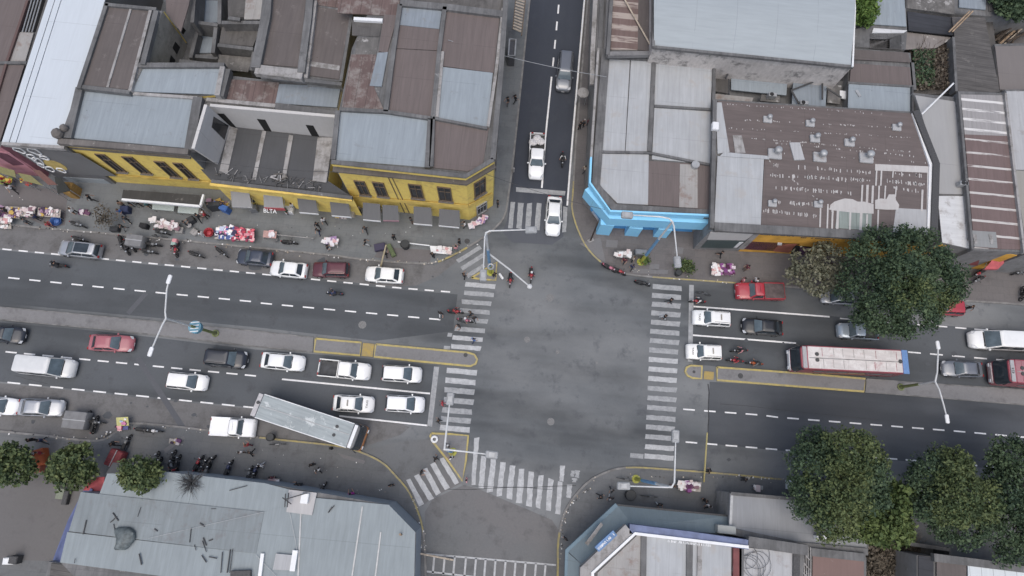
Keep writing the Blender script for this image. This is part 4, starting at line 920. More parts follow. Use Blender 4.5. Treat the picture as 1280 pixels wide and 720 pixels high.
mk.build('sign_lettering', m_irond, BR)
wpanel(BR, 'sign_rule', A, B, [(955, 288.6), (993, 291), (993, 292), (955, 289.6)], m_maroon if False else wm_maroon, .06)
GR = building('narrow pale grey flat roof between the brown hall and the striped roof', [(1141, 116), (1198, 122), (1210, 240), (1215, 312), (1176, 304), (1173, 206)], 5.6, wm_grey)
roof(GR, [(1144, 119), (1194, 127), (1207, 243), (1173, 242), (1172, 204)], 5.75, roofmat('plain_grey_roof', (.33, .33, .33), AN, .06, .12)); roof(GR, [(1172, 245), (1208, 245), (1214, 311), (1178, 303)], 5.8, rm_whited)
ledge(GR, [(1210, 244), (1216, 312)], 5.95, .12, m_wht, .15, name='roof_trim'); ledge(GR, [(1198, 120), (1212, 300)], 6.0, .3, m_parl, .3)
MB().tube([G(1192, 104, 7.0), G(1152, 143, 6.4)], .09, 6).build('roof_pole', m_wht, GR); ac_unit(1200, 232, 5.8, GR)
SR = building('long roof striped brown and white beside the right edge', [(1199, 114), (1256, 116), (1280, 315), (1216, 313)], 6.2, wm_grey)
roof(SR, [(1201, 118), (1254, 119), (1260, 170), (1206, 168)], 6.3, roofmat('striped_pale', (.30, .29, .29), AN, .2, .15, band=(.62, .61, .6), bandw=1.2, bandfrac=.25)); roof(SR, [(1206, 168), (1260, 170), (1278, 312), (1218, 310)], 6.3, rm_strip); roof(SR, [(1215, 288), (1245, 290), (1247, 310), (1218, 308)], 6.4, roofmat('grey_patch', (.25, .255, .255), AN, .1, .15), name='roof_patch')
for x in (1216, 1236): roof(SR, [(x, 293), (x+4.5, 293), (x+6, 304), (x+2.5, 305)], 6.45, m_parl, .04, name='roof_strip')
ledge(SR, [(1257, 116), (1281, 316)], 6.6, .25, m_parl, .4); ledge(SR, [(1199, 114), (1216, 312)], 6.5, .25, m_par, .3)
A, B = G(1176, 304, 5.6), G(1280, 316, 6.2); A.z = B.z = 0; face_box(SR, A, B, .02, .99, .2, 5.4, wm_orange)
wpanel(SR, 'red_front', A, B, [(1186, 318), (1225, 320), (1222, 330), (1188, 328)], simple('dark_red_front', (.20, .06, .06), .7, var=.3, scale=1, obj=False), .2)
aw = awning('red awning above the pavement under the striped roof', [(1243, 322), (1262, 322), (1248, 336), (1231, 336)], 3.4, 2.7, m_red, m_red, group=None)
ER = building('white-roofed shed cut by the right edge of the view', [(1256, 112), (1400, 112), (1400, 330), (1282, 318), (1268, 214)], 6.0, wm_grey)
roof(ER, [(1258, 114), (1400, 114), (1400, 216), (1269, 212)], 6.1, rm_corr); roof(ER, [(1269, 213), (1400, 217), (1400, 326), (1284, 316)], 6.05, roofmat('tan_roof', (.30, .29, .265), AN, .1, .15))
YD = building('dark tarred roof around a junk yard at the upper right', [(1128, 8), (1240, 18), (1252, 116), (1142, 118), (1140, 40)], 3.4, wm_grey, cap=rm_concd)
roof(YD, [(1134, 14), (1190, 22), (1192, 44), (1136, 38)], 4.6, rm_tarp); roof(YD, [(1190, 21), (1231, 22), (1250, 115), (1198, 115), (1193, 44)], 4.8, rm_slat)
roof(YD, [(1131, 40), (1192, 47), (1170, 60), (1130, 62)], 4.2, roofmat('stained_lean_to', (.25, .225, .21), AN, .2, .3, white=(.45, .43, .41), whiteamt=.3))
ledge(YD, [(1192, 46), (1196, 114)], 5.0, .3, m_par, 1.0); ledge(YD, [(1140, 78), (1143, 112)], 4.6, .5, m_par, 1.0)
MB().tube([G(1212, 14, 6.0), G(1186, 40, 5.2)], .1, 5).build('ladder', m_wood, YD); MB().tube([G(1216, 14, 6.0), G(1190, 40, 5.2)], .1, 5).build('ladder', m_wood, YD)
m = MB(); m.slab(GP([(1137, 62), (1170, 62), (1192, 48), (1195, 113), (1142, 110)], 3.5), 3.2, 3.5); m.build('yard_floor', simple('yard_earth', (.085, .065, .05), .9, var=.35, scale=.8, obj=False), YD)
BH = building('small brown-roofed houses with a blue grey annex behind the brown hall', [(1062, 60), (1138, 66), (1142, 110), (1142, 141), (1058, 137)], 4.6, wm_grey)
roof(BH, [(1068, 62), (1135, 66), (1138, 78), (1066, 74)], 4.8, rm_brown2); roof(BH, [(1064, 79), (1137, 84), (1140, 107), (1062, 103)], 4.85, rm_brown); roof(BH, [(1061, 104), (1141, 109), (1141, 140), (1060, 135)], 5.1, rm_blue)
ledge(BH, [(1060, 103), (1142, 108)], 5.2, .25, m_par, .3); ledge(BH, [(1141, 108), (1141, 141)], 5.4, .2, m_irond, .5); roof(BH, [(1069, 113), (1072, 112), (1077, 120), (1074, 121)], 5.2, m_steel, .06, name='roof_patch')
BG = building('grey and dirty white little roofs next to the leafy treetop at the upper right', [(1085, -70), (1128, -70), (1134, 40), (1132, 62), (1066, 58), (1070, 36), (1092, 32)], 4.6, wm_grey)
roof(BG, [(1096, -40), (1128, -40), (1133, 33), (1089, 30)], 4.8, rm_blue); roof(BG, [(1092, 35), (1134, 38), (1130, 41), (1090, 41)], 4.75, rm_whited); roof(BG, [(1087, 42), (1127, 43), (1127, 62), (1087, 60)], 4.6, rm_concd); roof(BG, [(1072, 38), (1088, 36), (1086, 58), (1068, 58)], 3.9, rm_conc)
BT = building('row of pale roofs along the top right edge of the view', [(1128, -70), (1400, -70), (1400, 12), (1232, 20), (1130, 10)], 4.6, wm_grey)
roof(BT, [(1134, -60), (1195, -60), (1193, 18), (1134, 10)], 4.7, rm_conc); roof(BT, [(1200, -60), (1236, -60), (1232, 12), (1199, 9)], 4.8, rm_blue2); roof(BT, [(1236, -60), (1400, -60), (1400, 8), (1236, 14)], 4.7, rm_concd)
BE = building('flat brownish roof at the right edge below the log pile', [(1243, 55), (1400, 50), (1400, 112), (1248, 113)], 4.4, wm_grey)
roof(BE, [(1244, 58), (1400, 54), (1400, 111), (1250, 112)], 4.5, roofmat('plain_brownish', (.18, .163, .157), AN, .06, .15))
# ---------------------------------------------------------------- south-east block
SE = building('corner building with a sloping teal canopy and blue signed parapet', [(727, 900), (732, 712), (788, 660), (935, 678), (1005, 690), (1000, 900)], 6.0, wm_grey)
Z = 6.0
cz = [3.9, 3.9, 3.9, 5.3, 5.3, 5.3]
for q, zz in (([(709, 688), (771, 631), (792, 658), (734, 712)], [3.8, 3.8, 5.4, 5.4]), ([(771, 631), (912, 645), (911, 668), (792, 658)], [3.8, 3.8, 4.6, 5.4]), ([(708, 689), (734, 712), (728, 900), (702, 900)], [3.8, 5.4, 5.4, 3.8])):
    roof(SE, q, zz, rm_teal, .1, name='canopy')
ledge(SE, [(703, 900), (709, 688), (771, 631)], 3.92, .35, roofmat('teal_edge', (.16, .23, .28), AN, .1, .1), .35, name='canopy_edge'); ledge(SE, [(771, 631), (912, 645)], 3.9, .15, m_irond, .2, name='canopy_edge')
roof(SE, [(751, 653), (754, 656), (735, 682), (731, 679)], 4.9, m_parl, .08, name='canopy_sign')
ledge(SE, [(727, 900), (733, 712), (787, 662)], Z+.5, 1.1, m_parl, .8); ledge(SE, [(787, 661), (860, 670), (936, 681)], Z+.5, .8, simple('faded_blue_panel', (.13, .16, .27), .6, var=.25, scale=1.2, obj=False), .9, name='sign_board')
ledge(SE, [(736, 900), (741, 716), (794, 667), (936, 684)], Z+.65, .25, m_wht, .9)
ledge(SE, [(746, 687), (769, 666)], Z+.62, .55, simple('blue_sign_face', (.10, .2, .38), .5, var=.3, scale=2, obj=False), .3, name='sign_board')
tx = MB(); rl = random.Random(4)
for k in range(40):
    t = k/40; p = G(835+t*56, 676.2+t*6.2, Z+.52); tx.box(p, (rl.uniform(.03, .06), .2, .02), EW+rl.gauss(0, .3)) if rl.random() < .85 else None
for k in range(20):
    t = k/20; p = G(748+t*20, 686-t*19, Z+.64); tx.box(p, (rl.uniform(.04, .07), .22, .02), R(45)+rl.gauss(0, .3)) if rl.random() < .85 else None
tx.build('sign_lettering', m_wht, SE)
for q, mt in (([(744, 900), (747, 716), (797, 669), (803, 670), (800, 900)], rm_litebr), ([(806, 670), (858, 676), (856, 900), (803, 900)], rm_lite), ([(866, 677), (914, 683), (913, 900), (864, 900)], rm_lite), ([(930, 684), (994, 691), (993, 900), (928, 900)], rm_corr)): roof(SE, q, Z+.1, mt)
for q, mt, wd in (([(805, 670), (802, 900)], m_par, .5), ([(862, 677), (860, 900)], m_par, .5), ([(922, 683), (920, 900)], simple('red_gutter', (.16, .05, .05), .7, var=.3, scale=1, obj=False), .75), ([(927, 685), (926, 900)], m_par, .4), ([(875, 678), (872, 900)], m_parl, .4), ([(996, 690), (994, 900)], m_irond, .6)): ledge(SE, q, Z+.3, wd, mt, .3, name='roof_beam')
ledge(SE, [(936, 677), (1010, 688)], Z+.6, .9, m_par, .8)
m = MB()
for k in range(7):
    c = G(938+rl.uniform(-6, 14), 700+rl.uniform(-8, 14), Z+.25); m.torus(c, rl.uniform(.5, 1.3), .02, 'Z', 18, 4)
m.build('cable_loop', m_par, SE)
r = thing('cabinet', G(905, 661, 4.6), 'pale metal box standing at the end of the teal canopy', 'cabinet', rz=EW)
MB().box((0, 0, .4), (1.7, .75, .8), 0, bev=.06).build('case', roofmat('box_grey', (.35, .37, .36), 0, .1, .1), r, local=True); MB().box((0, -.4, .3), (1.5, .03, .1)).build('grille', m_irond, r, local=True)
SG = building('flat grey roof with dark drip marks beside the teal canopy, partly under the trees', [(914, 616), (1090, 632), (1085, 690), (1000, 684), (912, 664)], 4.6, wm_grey)
rm_drip = roofmat('drip_roof', (.26, .27, .285), AN, .12, .16, seam=3.4, seamdark=.2, spots=.14)
roof(SG, [(916, 618), (1088, 634), (1083, 686), (1000, 680), (914, 660)], 4.75, rm_drip); ledge(SG, [(914, 617), (1090, 632)], 4.95, .3, m_par, .4); ledge(SG, [(915, 617), (913, 662)], 4.9, .25, m_steel, .3); ledge(SG, [(913, 664), (1000, 682), (1085, 690)], 5.0, .6, m_par, .5)
ac = ac_unit(1023, 671, 4.8, label='square black-fanned cooling unit on the grey roof beside the tree', name='cooling_unit', rz=.2)
SB = building('reddish brown flat roof at the bottom edge left of the overgrown yard', [(1012, 690), (1083, 697), (1082, 900), (1010, 900)], 5.0, wm_grey)
roof(SB, [(1016, 694), (1080, 700), (1079, 900), (1014, 900)], 5.1, roofmat('red_brown_roof', (.19, .125, .112), AN, .1, .15, white=(.36, .3, .28), whiteamt=.1)); ledge(SB, [(1014, 690), (1082, 697)], 5.3, .7, m_par, .4)
m = MB()
for k in range(6): m.tube([G(998+k*3, 684, 5.6), G(1002+k*2.2, 730, 5.6)], .06, 5)
for k in range(3): m.tube([G(1000, 684+k*14, 5.7), G(1012, 700+k*12, 5.7)], .07, 5)
m.build('pipe_frame', m_parl, SB)
SD = building('dark low roofs and wall strip at the bottom right under the trees', [(1146, 694), (1170, 696), (1210, 704), (1205, 900), (1146, 900)], 4.4, wm_grey)
roof(SD, [(1148, 695), (1167, 697), (1167, 900), (1148, 900)], 4.5, rm_tarp); roof(SD, [(1171, 702), (1208, 706), (1206, 900), (1170, 900)], 4.6, rm_brown2); ledge(SD, [(1168, 697), (1280, 711)], 4.9, .7, m_par, .5)
SX = building('white sheet roof cut by the bottom right corner of the view', [(1209, 702), (1420, 722), (1420, 900), (1209, 900)], 4.6, wm_grey)
roof(SX, [(1210, 706), (1420, 722), (1420, 900), (1214, 900)], 4.7, roofmat('white_sheet', (.58, .62, .64), AN, .06, .08, seam=1.1))
r = thing('boundary_wall', G(1160, 682, .1), 'low grey boundary wall at the edge of the overgrown yard', 'wall')
ledge(r, [(1138, 680), (1187, 687), (1188, 697)], 2.4, .35, m_par, 2.3, name='wall')
# ---------------------------------------------------------------- south-west block
SW = building('broad grey sheet-roofed market hall with a chamfered corner at the lower left', [(134, 593), (208, 590), (331, 604), (486, 631), (520, 665), (514, 900), (260, 900), (76, 703), (86, 664), (101, 615), (126, 617)], 4.9, roofmat('pale_blue_wall', (.3, .34, .38), 0, .1, .15))
Z = 4.9
roof(SW, [(134, 592), (208, 590), (331, 604), (330, 640), (124, 618)], Z+.12, rm_barn2); roof(SW, [(101, 615), (330, 640), (320, 692), (86, 664)], Z+.2, rm_barn); roof(SW, [(84, 665), (320, 692), (316, 735), (260, 728), (75, 703)], Z+.12, rm_barn2)
roof(SW, [(330, 640), (391, 622), (486, 631), (519, 665), (514, 900), (316, 900), (318, 700)], Z+.16, rm_barn2)
roof(SW, [(331, 604), (362, 612), (391, 623), (330, 640)], Z+.14, rm_barn2)
for q in ([(376, 641), (365, 900)], [(453, 633), (440, 720)], [(476, 665), (468, 730)]): ledge(SW, q, Z+.22, .12, m_steel, .08, name='roof_seam')
roof(SW, [(361, 612), (396, 616), (390, 644), (358, 640)], Z+.3, roofmat('whitish_patch', (.44, .43, .43), AN, .1, .15), .08, name='roof_patch')
roof(SW, [(382, 624), (384, 624), (391, 645), (388, 646)], Z+.5, simple('rust_plate', (.24, .12, .1), .8, obj=False), .3, name='flashing') if False else None
roof(SW, [(345, 692), (366, 694), (364, 713), (341, 712)], Z+.4, rm_corr, .2, name='roof_hatch'); ledge(SW, [(369, 688), (365, 714)], Z+.5, .45, m_wht, .3, name='roof_gutter'); ledge(SW, [(328, 692), (322, 740)], Z+.4, .3, m_wht, .2, name='roof_gutter')
roof(SW, [(288, 714), (313, 713), (313, 760), (286, 760)], Z+.5, m_irond, .3, name='roof_hatch')
sk = MB(); rl = random.Random(12)
for a, b in (((138, 653), (146, 646)), ((108, 650), (104, 668)), ((141, 641), (148, 651)), ((142, 655), (146, 675)), ((176, 634), (172, 646)), ((239, 660), (237, 678)), ((253, 676), (258, 690)), ((254, 672), (258, 682)), ((261, 676), (266, 674)), ((252, 694), (258, 703)), ((261, 696), (271, 698)), ((288, 687), (284, 716)), ((291, 686), (287, 716)), ((278, 690), (276, 716)), ((243, 681), (245, 688)), ((250, 654), (256, 658)), ((264, 636), (270, 636)), ((174, 692), (177, 706)), ((94, 698), (93, 704)), ((193, 661), (197, 664)), ((287, 613), (309, 607)), ((410, 641), (418, 632)), ((415, 634), (411, 640))):
    sk.tube([G(*a, Z+.26), G(*b, Z+.26)], rl.uniform(.025, .07), 5)
tag(sk.build('roof_debris', m_irond), 'loose sticks and bars lying over the grey market hall roof', 'debris', kind='stuff')
wq = MB()
for a, b in (((185, 673), (330, 640)), ((362, 640), (372, 690)), ((320, 694), (345, 720))): wq.tube([G(*a, Z+.3), G(*b, Z+.3)], .018, 4)
wq.build('roof_cable', m_steel, SW)
o = MB(); rl = random.Random(8); c = G(155, 673, Z+.25); rings = []
for k in range(5):
    s = (1, 1, .92, .7, .35)[k]; rings.append([(c.x+s*(1.05+.35*math.sin(a*3+1)+.1*rl.random())*math.cos(a)*.75, c.y+s*(1.25+.3*math.cos(a*2))*math.sin(a), c.z+(0, .12, .3, .42, .5)[k]+.08*rl.random()) for a in [2*math.pi*i/18 for i in range(18)]])
tag(o.loft(rings).build('tarpaulin', simple('crumpled_tarp', (.10, .12, .125), .6, var=.5, scale=2.5, obj=False), smooth=40), 'crumpled dark grey tarpaulin lying on the grey market hall roof', 'tarpaulin')
AN_ = thing('roof_antenna', G(372, 622, Z+.3), 'broken aerial and white box on the pale patch of the grey hall roof', 'aerial')
m = MB()
for a, b in (((357, 624), (384, 616)), ((357, 617), (356, 634)), ((361, 616), (359, 634)), ((353, 622), (364, 630))): m.tube([G(*a, Z+.8), G(*b, Z+.9)], .05, 5)
m.build('aerial_rods', m_irond, AN_); MB().box(G(381, 623, Z+.5), (.7, .9, .35), EW, bev=.05).build('box', m_wht, AN_)
AE = thing('tarp_awning', G(105, 640, 2.6), 'blue cloth awning along the left side of the grey market hall', 'awning')
roof(AE, [(108, 606), (116, 612), (88, 664), (76, 704), (66, 700), (85, 650)], [2.6, 3.4, 3.4, 3.4, 2.5, 2.5], simple('blue_cloth', (.115, .14, .27), .8, var=.15, scale=.8, obj=False), .05, name='cloth')
AR = thing('tarp_awning', G(117, 606, 2.8), 'small red cloth awning at the upper left corner of the grey market hall', 'awning')
roof(AR, [(113, 597), (131, 596), (128, 614), (104, 613)], [2.8, 3.2, 3.4, 3.0], m_red, .05, name='cloth')
AG = thing('tarp_awning', G(143, 583, 2.8), 'grey lean-to awning beside the round tree at the market hall', 'awning')
roof(AG, [(141, 578), (154, 579), (150, 593), (132, 593)], [2.6, 2.8, 3.6, 3.4], m_awn, .05, name='cloth')
SL = building('dark low roof and tan roof strip below the grey market hall', [(60, 702), (76, 704), (212, 716), (290, 730), (290, 900), (30, 900)], 3.6, wm_grey)
roof(SL, [(64, 704), (168, 713), (166, 900), (40, 900)], 3.7, rm_slat); roof(SL, [(169, 711), (208, 716), (207, 900), (168, 900)], 3.8, simple('tan_roof_sheet', (.32, .23, .14), .8, var=.12, scale=.8, obj=False)); roof(SL, [(209, 716), (288, 724), (288, 900), (208, 900)], 3.75, rm_barn)
# ================================================================== VEHICLES
m_glass = simple('car_glass', (.035, .045, .055), .08, var=.2, scale=2)
m_glassl = simple('windshield_sky_tint', (.10, .13, .15), .1, var=.25, scale=1.5)  # sky reflection on the windshields put into a paler base colour
m_tyre = simple('tyre_rubber', (.016, .016, .017), .85, scale=10)
m_rim = simple('wheel_rim', (.4, .4, .41), .35, .7, .1, 6)
m_lamp = simple('headlight_glass', (.55, .57, .6), .15)
m_tail = simple('taillight_red', (.30, .02, .02), .25)
m_plate = simple('plate_white', (.6, .6, .62), .5)
m_trim = simple('black_trim', (.02, .02, .021), .5, scale=5)
m_bedl = simple('bed_liner', (.06, .062, .066), .8, var=.3, scale=3)
PAINT = {}
def paint(n, rgb, metal=0.0, rough=.35): 
    if n not in PAINT: PAINT[n] = simple('car_paint_'+n, rgb, rough, metal, .04, 2, coat=.6)
    return PAINT[n]
paint('white', (.82, .83, .84)); paint('offwhite', (.60, .61, .61)); paint('silver', (.42, .43, .45), .5); paint('grey', (.20, .21, .23), .5); paint('darkblue', (.055, .065, .09), .3)
paint('black', (.016, .017, .02), .1); paint('maroon', (.105, .03, .04), .2); paint('red', (.36, .035, .05)); paint('fadedred', (.36, .115, .135)); paint('paleblue', (.38, .44, .50), .4); paint('navyblack', (.022, .025, .034), .2)
def rring(x0, x1, hw, r, z, k=4, hwr=None):
    """rounded rectangle ring from x0 (rear) to x1 (front)"""
    hwr = hwr or hw; P = []
    for cx, cy, a0 in ((x1-r, hw-r, 0), (x0+r, hwr-r, 90), (x0+r, -hwr+r, 180), (x1-r, -hw+r, 270)):
        for i in range(k+1):
            a = R(a0+90*i/k); P.append((cx+r*math.cos(a), cy+r*math.sin(a), z))
    return P
KIND = dict(
    sedan=dict(L=4.4, W=1.72, st=[(0, .74, .55), (.012, .86, .80), (.04, .93, .95), (.16, 1, 1.0), (.5, 1, .96), (.72, 1, .93), (.86, .96, .84), (.95, .88, .70), (.985, .78, .58), (1, .62, .48)], g=(.10, .24, .55, .72), zb=.92, zr=1.44, wb=.88, wt=.70),
    hatch=dict(L=4.0, W=1.70, st=[(0, .78, .55), (.012, .90, .85), (.03, .95, .98), (.12, 1, 1.0), (.5, 1, .97), (.72, 1, .95), (.87, .96, .86), (.955, .88, .72), (.985, .78, .58), (1, .62, .48)], g=(.015, .075, .54, .745), zb=.93, zr=1.48, wb=.90, wt=.72),
    suv=dict(L=4.4, W=1.82, st=[(0, .8, .6), (.01, .92, .95), (.03, .96, 1.08), (.12, 1, 1.1), (.5, 1, 1.07), (.74, 1, 1.05), (.88, .97, .98), (.96, .9, .82), (.988, .82, .65), (1, .68, .52)], g=(.012, .055, .60, .745), zb=1.03, zr=1.70, wb=.91, wt=.75),
    boxy=dict(L=3.9, W=1.66, st=[(0, .85, .55), (.01, .95, .85), (.025, .97, .95), (.1, 1, .97), (.5, 1, .95), (.7, 1, .93), (.93, .97, .86), (.975, .94, .74), (.99, .9, .6), (1, .8, .5)], g=(.015, .06, .545, .70), zb=.92, zr=1.45, wb=.90, wt=.76),
    cab=dict(L=5.2, W=1.80, st=[(.385, 1, .55), (.39, 1, 1.06), (.45, 1, 1.08), (.55, 1, 1.07), (.72, 1, 1.05), (.87, .97, .99), (.955, .90, .84), (.985, .82, .66), (1, .66, .54)], g=(.40, .425, .645, .75), zb=1.02, zr=1.74, wb=.91, wt=.75, bed=True),
    oldcab=dict(L=5.3, W=1.85, st=[(.44, 1, .55), (.445, 1, 1.02), (.5, 1, 1.04), (.6, 1, 1.03), (.72, 1, 1.02), (.94, .99, .96), (.975, .97, .84), (.99, .94, .66), (1, .86, .54)], g=(.455, .48, .655, .735), zb=1.0, zr=1.68, wb=.91, wt=.76, bed=True, cover=True),
    van=dict(L=5.6, W=1.95, st=[(0, .86, .6), (.008, .95, 1.0), (.02, .97, 1.18), (.1, 1, 1.2), (.5, 1, 1.18), (.78, 1, 1.12), (.9, .96, 1.02), (.965, .88, .85), (.99, .78, .66), (1, .62, .54)], g=(.006, .03, .66, .815), zb=1.12, zr=2.15, wb=.95, wt=.84),
)
CARM = {}
rcar = random.Random(40)
paint('white2', (.76, .77, .77)); paint('white3', (.80, .80, .785))
def carparts(kind):
    if kind in CARM: return CARM[kind]
    k = KIND[kind]; L, W = k['L'], k['W']; hw = W/2; out = []
    X = lambda t: -L/2+t*L
    b = MB(); rings = []
    for t, wf, zt in k['st']:
        h = hw*wf; zb_ = .24 if t not in (0, 1) else .34
        half = [(0, zt+.025), (h*.5, zt+.018), (h*.82, zt-.005), (h*.95, zt-.07), (h, zt-.2 if zt > .7 else zt*.75), (h*.985, .42), (h*.9, zb_)]
        ring = [(X(t), y, z) for y, z in half]+[(X(t), -y, z) for y, z in half[:0:-1]]
        rings.append(ring)
    b.loft(rings, 0)
    x0, x1, x2, x3 = (X(t) for t in k['g']); zb_, zr = k['zb'], k['zr']; wb, wt = hw*k['wb'], hw*k['wt']
    def gr(s, ex=0.0):
        e = math.sin(s*math.pi)*.03
        return rring(x0+(x1-x0)*s-e, x3+(x2-x3)*s+e, wb+(wt-wb)*s+e*.6, .10+.10*s, zb_+(zr-zb_)*s)
    rr = [gr(s) for s in (0, .33, .66, .93, 1.0)]
    rr.append(rring(x1+.12, x2-.14, wt-.11, .1, zr+.035)); rr.append(rring(x1+.4, x2-.4, wt*.45, .08, zr+.05))
    b.loft(rr, 0)
    if k.get('bed'):
        xb0, xb1 = X(.0)+.04, X(k['st'][0][0])-.02; cx, ln = (xb0+xb1)/2, xb1-xb0
        for s in (-1, 1): b.box((cx, s*(hw-.05), .72), (ln, .10, .7), bev=.02)
        b.box((xb0+.03, 0, .70), (.08, W-.2, .66), bev=.02); b.box((cx, 0, .5), (ln-.1, W-.21, .12))
        b.box((xb1-.03, 0, .72), (.06, W-.2, .68))
        if kind == 'cab': b.box((X(0)+.0, 0, .45), (.12, W*.9, .16), bev=.03)
    # door shut lines and black sills
    out.append(('body', b.mesh('car_body', [None], 35), {0: 'P'}, None))
    def panel(p4, off, nm, mat, cut=0):
        A, B_, C, D = [Vector(p) for p in p4]; n = (B_-A).cross(D-A).normalized(); m = MB(); N_ = 6; rows = []
        for j in range(4):
            v = j/3; row = []
            for i in range(N_+1):
                u = i/N_; p = (A.lerp(B_, u)).lerp(D.lerp(C, u), v)
                row.append(p+n*(off+.02*math.sin(math.pi*v)+.015*math.sin(math.pi*u)))
            rows.append(row)
        m.add([p for r_ in rows for p in r_], [[j*(N_+1)+i, j*(N_+1)+i+1, (j+1)*(N_+1)+i+1, (j+1)*(N_+1)+i] for j in range(3) for i in range(N_)])
        me = m.mesh(nm, [mat], 60); out.append((nm, me, {}, None))
    def on(s, front):   # x of front/rear face at height fraction s
        return (x3+(x2-x3)*s) if front else (x0+(x1-x0)*s)
    def wid(s): return wb+(wt-wb)*s
    Z = lambda s: zb_+(zr-zb_)*s
    e = .035
    panel([(on(.06, 1)+e, -wid(.06)+.06, Z(.06)), (on(.06, 1)+e, wid(.06)-.06, Z(.06)), (on(.93, 1)+e, wid(.93)-.09, Z(.93)), (on(.93, 1)+e, -wid(.93)+.09, Z(.93))], .004, 'windshield', m_glassl)
    if kind != 'van': panel([(on(.12, 0)-e, wid(.1)-.1, Z(.12)), (on(.12, 0)-e, -wid(.1)+.1, Z(.12)), (on(.92, 0)-e, -wid(.92)+.1, Z(.92)), (on(.92, 0)-e, wid(.92)-.1, Z(.92))], .004, 'rear_window', m_glass)
    sb = .24; nwin = 2 if kind not in ('oldcab',) else 1
    for sgn in (1, -1):
        xa, xb = on(.12, 0)+.12, on(.12, 1)-.14; xc, xd = on(.86, 0)+.14, on(.86, 1)-.10
        if kind == 'van': xa = xc = X(.30)
        mid = (xa+xb)/2-.1
        cuts = [(0, 1)] if nwin == 1 else [(0, .47), (.53, 1)]
        for u0, u1 in cuts:
            q = [(xa+(xb-xa)*u0, sgn*(wid(.12)+.022), Z(.12)), (xa+(xb-xa)*u1, sgn*(wid(.12)+.022), Z(.12)), (xc+(xd-xc)*u1, sgn*(wid(.86)+.022), Z(.86)), (xc+(xd-xc)*u0, sgn*(wid(.86)+.022), Z(.86))]
            if sgn > 0: q = [q[1], q[0], q[3], q[2]]
            panel(q, .004, 'side_window', m_glass)
    if kind == 'van':
        for sgn in (1, -1):
            q = [(X(.12), sgn*(wid(.35)+.03), Z(.35)), (X(.28), sgn*(wid(.35)+.03), Z(.35)), (X(.28), sgn*(wid(.82)+.03), Z(.82)), (X(.12), sgn*(wid(.82)+.03), Z(.82))]
            if sgn > 0: q = [q[1], q[0], q[3], q[2]]
            panel(q, .004, 'side_window', m_glass)
    wr = .32 if kind not in ('suv', 'cab', 'oldcab', 'van') else .36
    tm = MB(); tm.torus((0, 0, 0), wr-.09, .1, 'Y', 18, 8); tme = tm.mesh('wheel', [m_tyre], 50)
    rm = MB(); rm.cyl((0, 0, 0), wr-.1, .16, 14, axis='Y'); rme = rm.mesh('rim', [m_rim])
    for t in (.18, .80):
        for sgn in (1, -1): out.append(('wheel', tme, {}, (X(t), sgn*(hw-.085), wr), ('rim', rme)))
    zl = (.66 if kind not in ('suv', 'cab', 'oldcab', 'van') else .82)
    for sgn in (1, -1):
        m = MB(); m.loft([[(X(.905), sgn*hw*.90, zl+.10), (X(.955), sgn*hw*.60, zl+.10), (X(.985), sgn*hw*.58, zl-.02), (X(.95), sgn*hw*.90, zl-.06)], [(X(.905), sgn*hw*.94, zl+.12), (X(.955), sgn*hw*.60, zl+.125), (X(.992), sgn*hw*.58, zl-.02), (X(.96), sgn*hw*.92, zl-.06)]])
        out.append(('headlight', m.mesh('headlight', [m_lamp], 40), {}, None))
        m = MB(); m.box((X(.012), sgn*hw*.72, .80 if zl < .7 else .95), (.10, .26, .2), bev=.02); out.append(('taillight', m.mesh('taillight', [m_tail]), {}, None))
        m = MB(); m.box((x3-.28, sgn*(hw+.07), zb_+.06), (.14, .2, .13), bev=.03); out.append(('mirror', m.mesh('mirror', [None], 40), {0: 'P'}, None))
    m = MB(); m.box((X(1)-.01, 0, .44), (.05, .36, .1)); out.append(('licence_plate', m.mesh('licence_plate', [m_plate]), {}, None))
    m = MB(); m.box((x3-.05+.08, 0, zb_+.0), (.1, wb*1.6, .06), bev=.02); out.append(('wiper_panel', m.mesh('wiper_panel', [m_trim], 40), {}, None))
    if k.get('bed'):
        m = MB(); m.box((cx, 0, .57), (ln-.1, W-.22, .02)); out.append(('bed_liner', m.mesh('bed_liner', [m_bedl]), {}, None))
        if k.get('cover'): m = MB(); m.box((cx, 0, .98), (ln-.02, W-.10, .1), bev=.04); out.append(('bed_cover', m.mesh('bed_cover', [simple('bed_cover_dull', (.10, .078, .078), .8, var=.4, scale=1.6)], 40), {}, None))
    if kind in ('boxy', 'suv'):
        for sgn in (1, -1):
            m = MB(); m.tube([(x1+.15, sgn*(wt-.08), zr+.09), (x2-.25, sgn*(wt-.08), zr+.09)], .02, 5); out.append(('roof_rail', m.mesh('roof_rail', [m_trim]), {}, None))
    CARM[kind] = out; return out
def heading(px, py, dx, dy, z=0):
    a, b = G(px-dx*10, py-dy*10, z), G(px+dx*10, py+dy*10, z); d = b-a; return math.atan2(d.y, d.x)
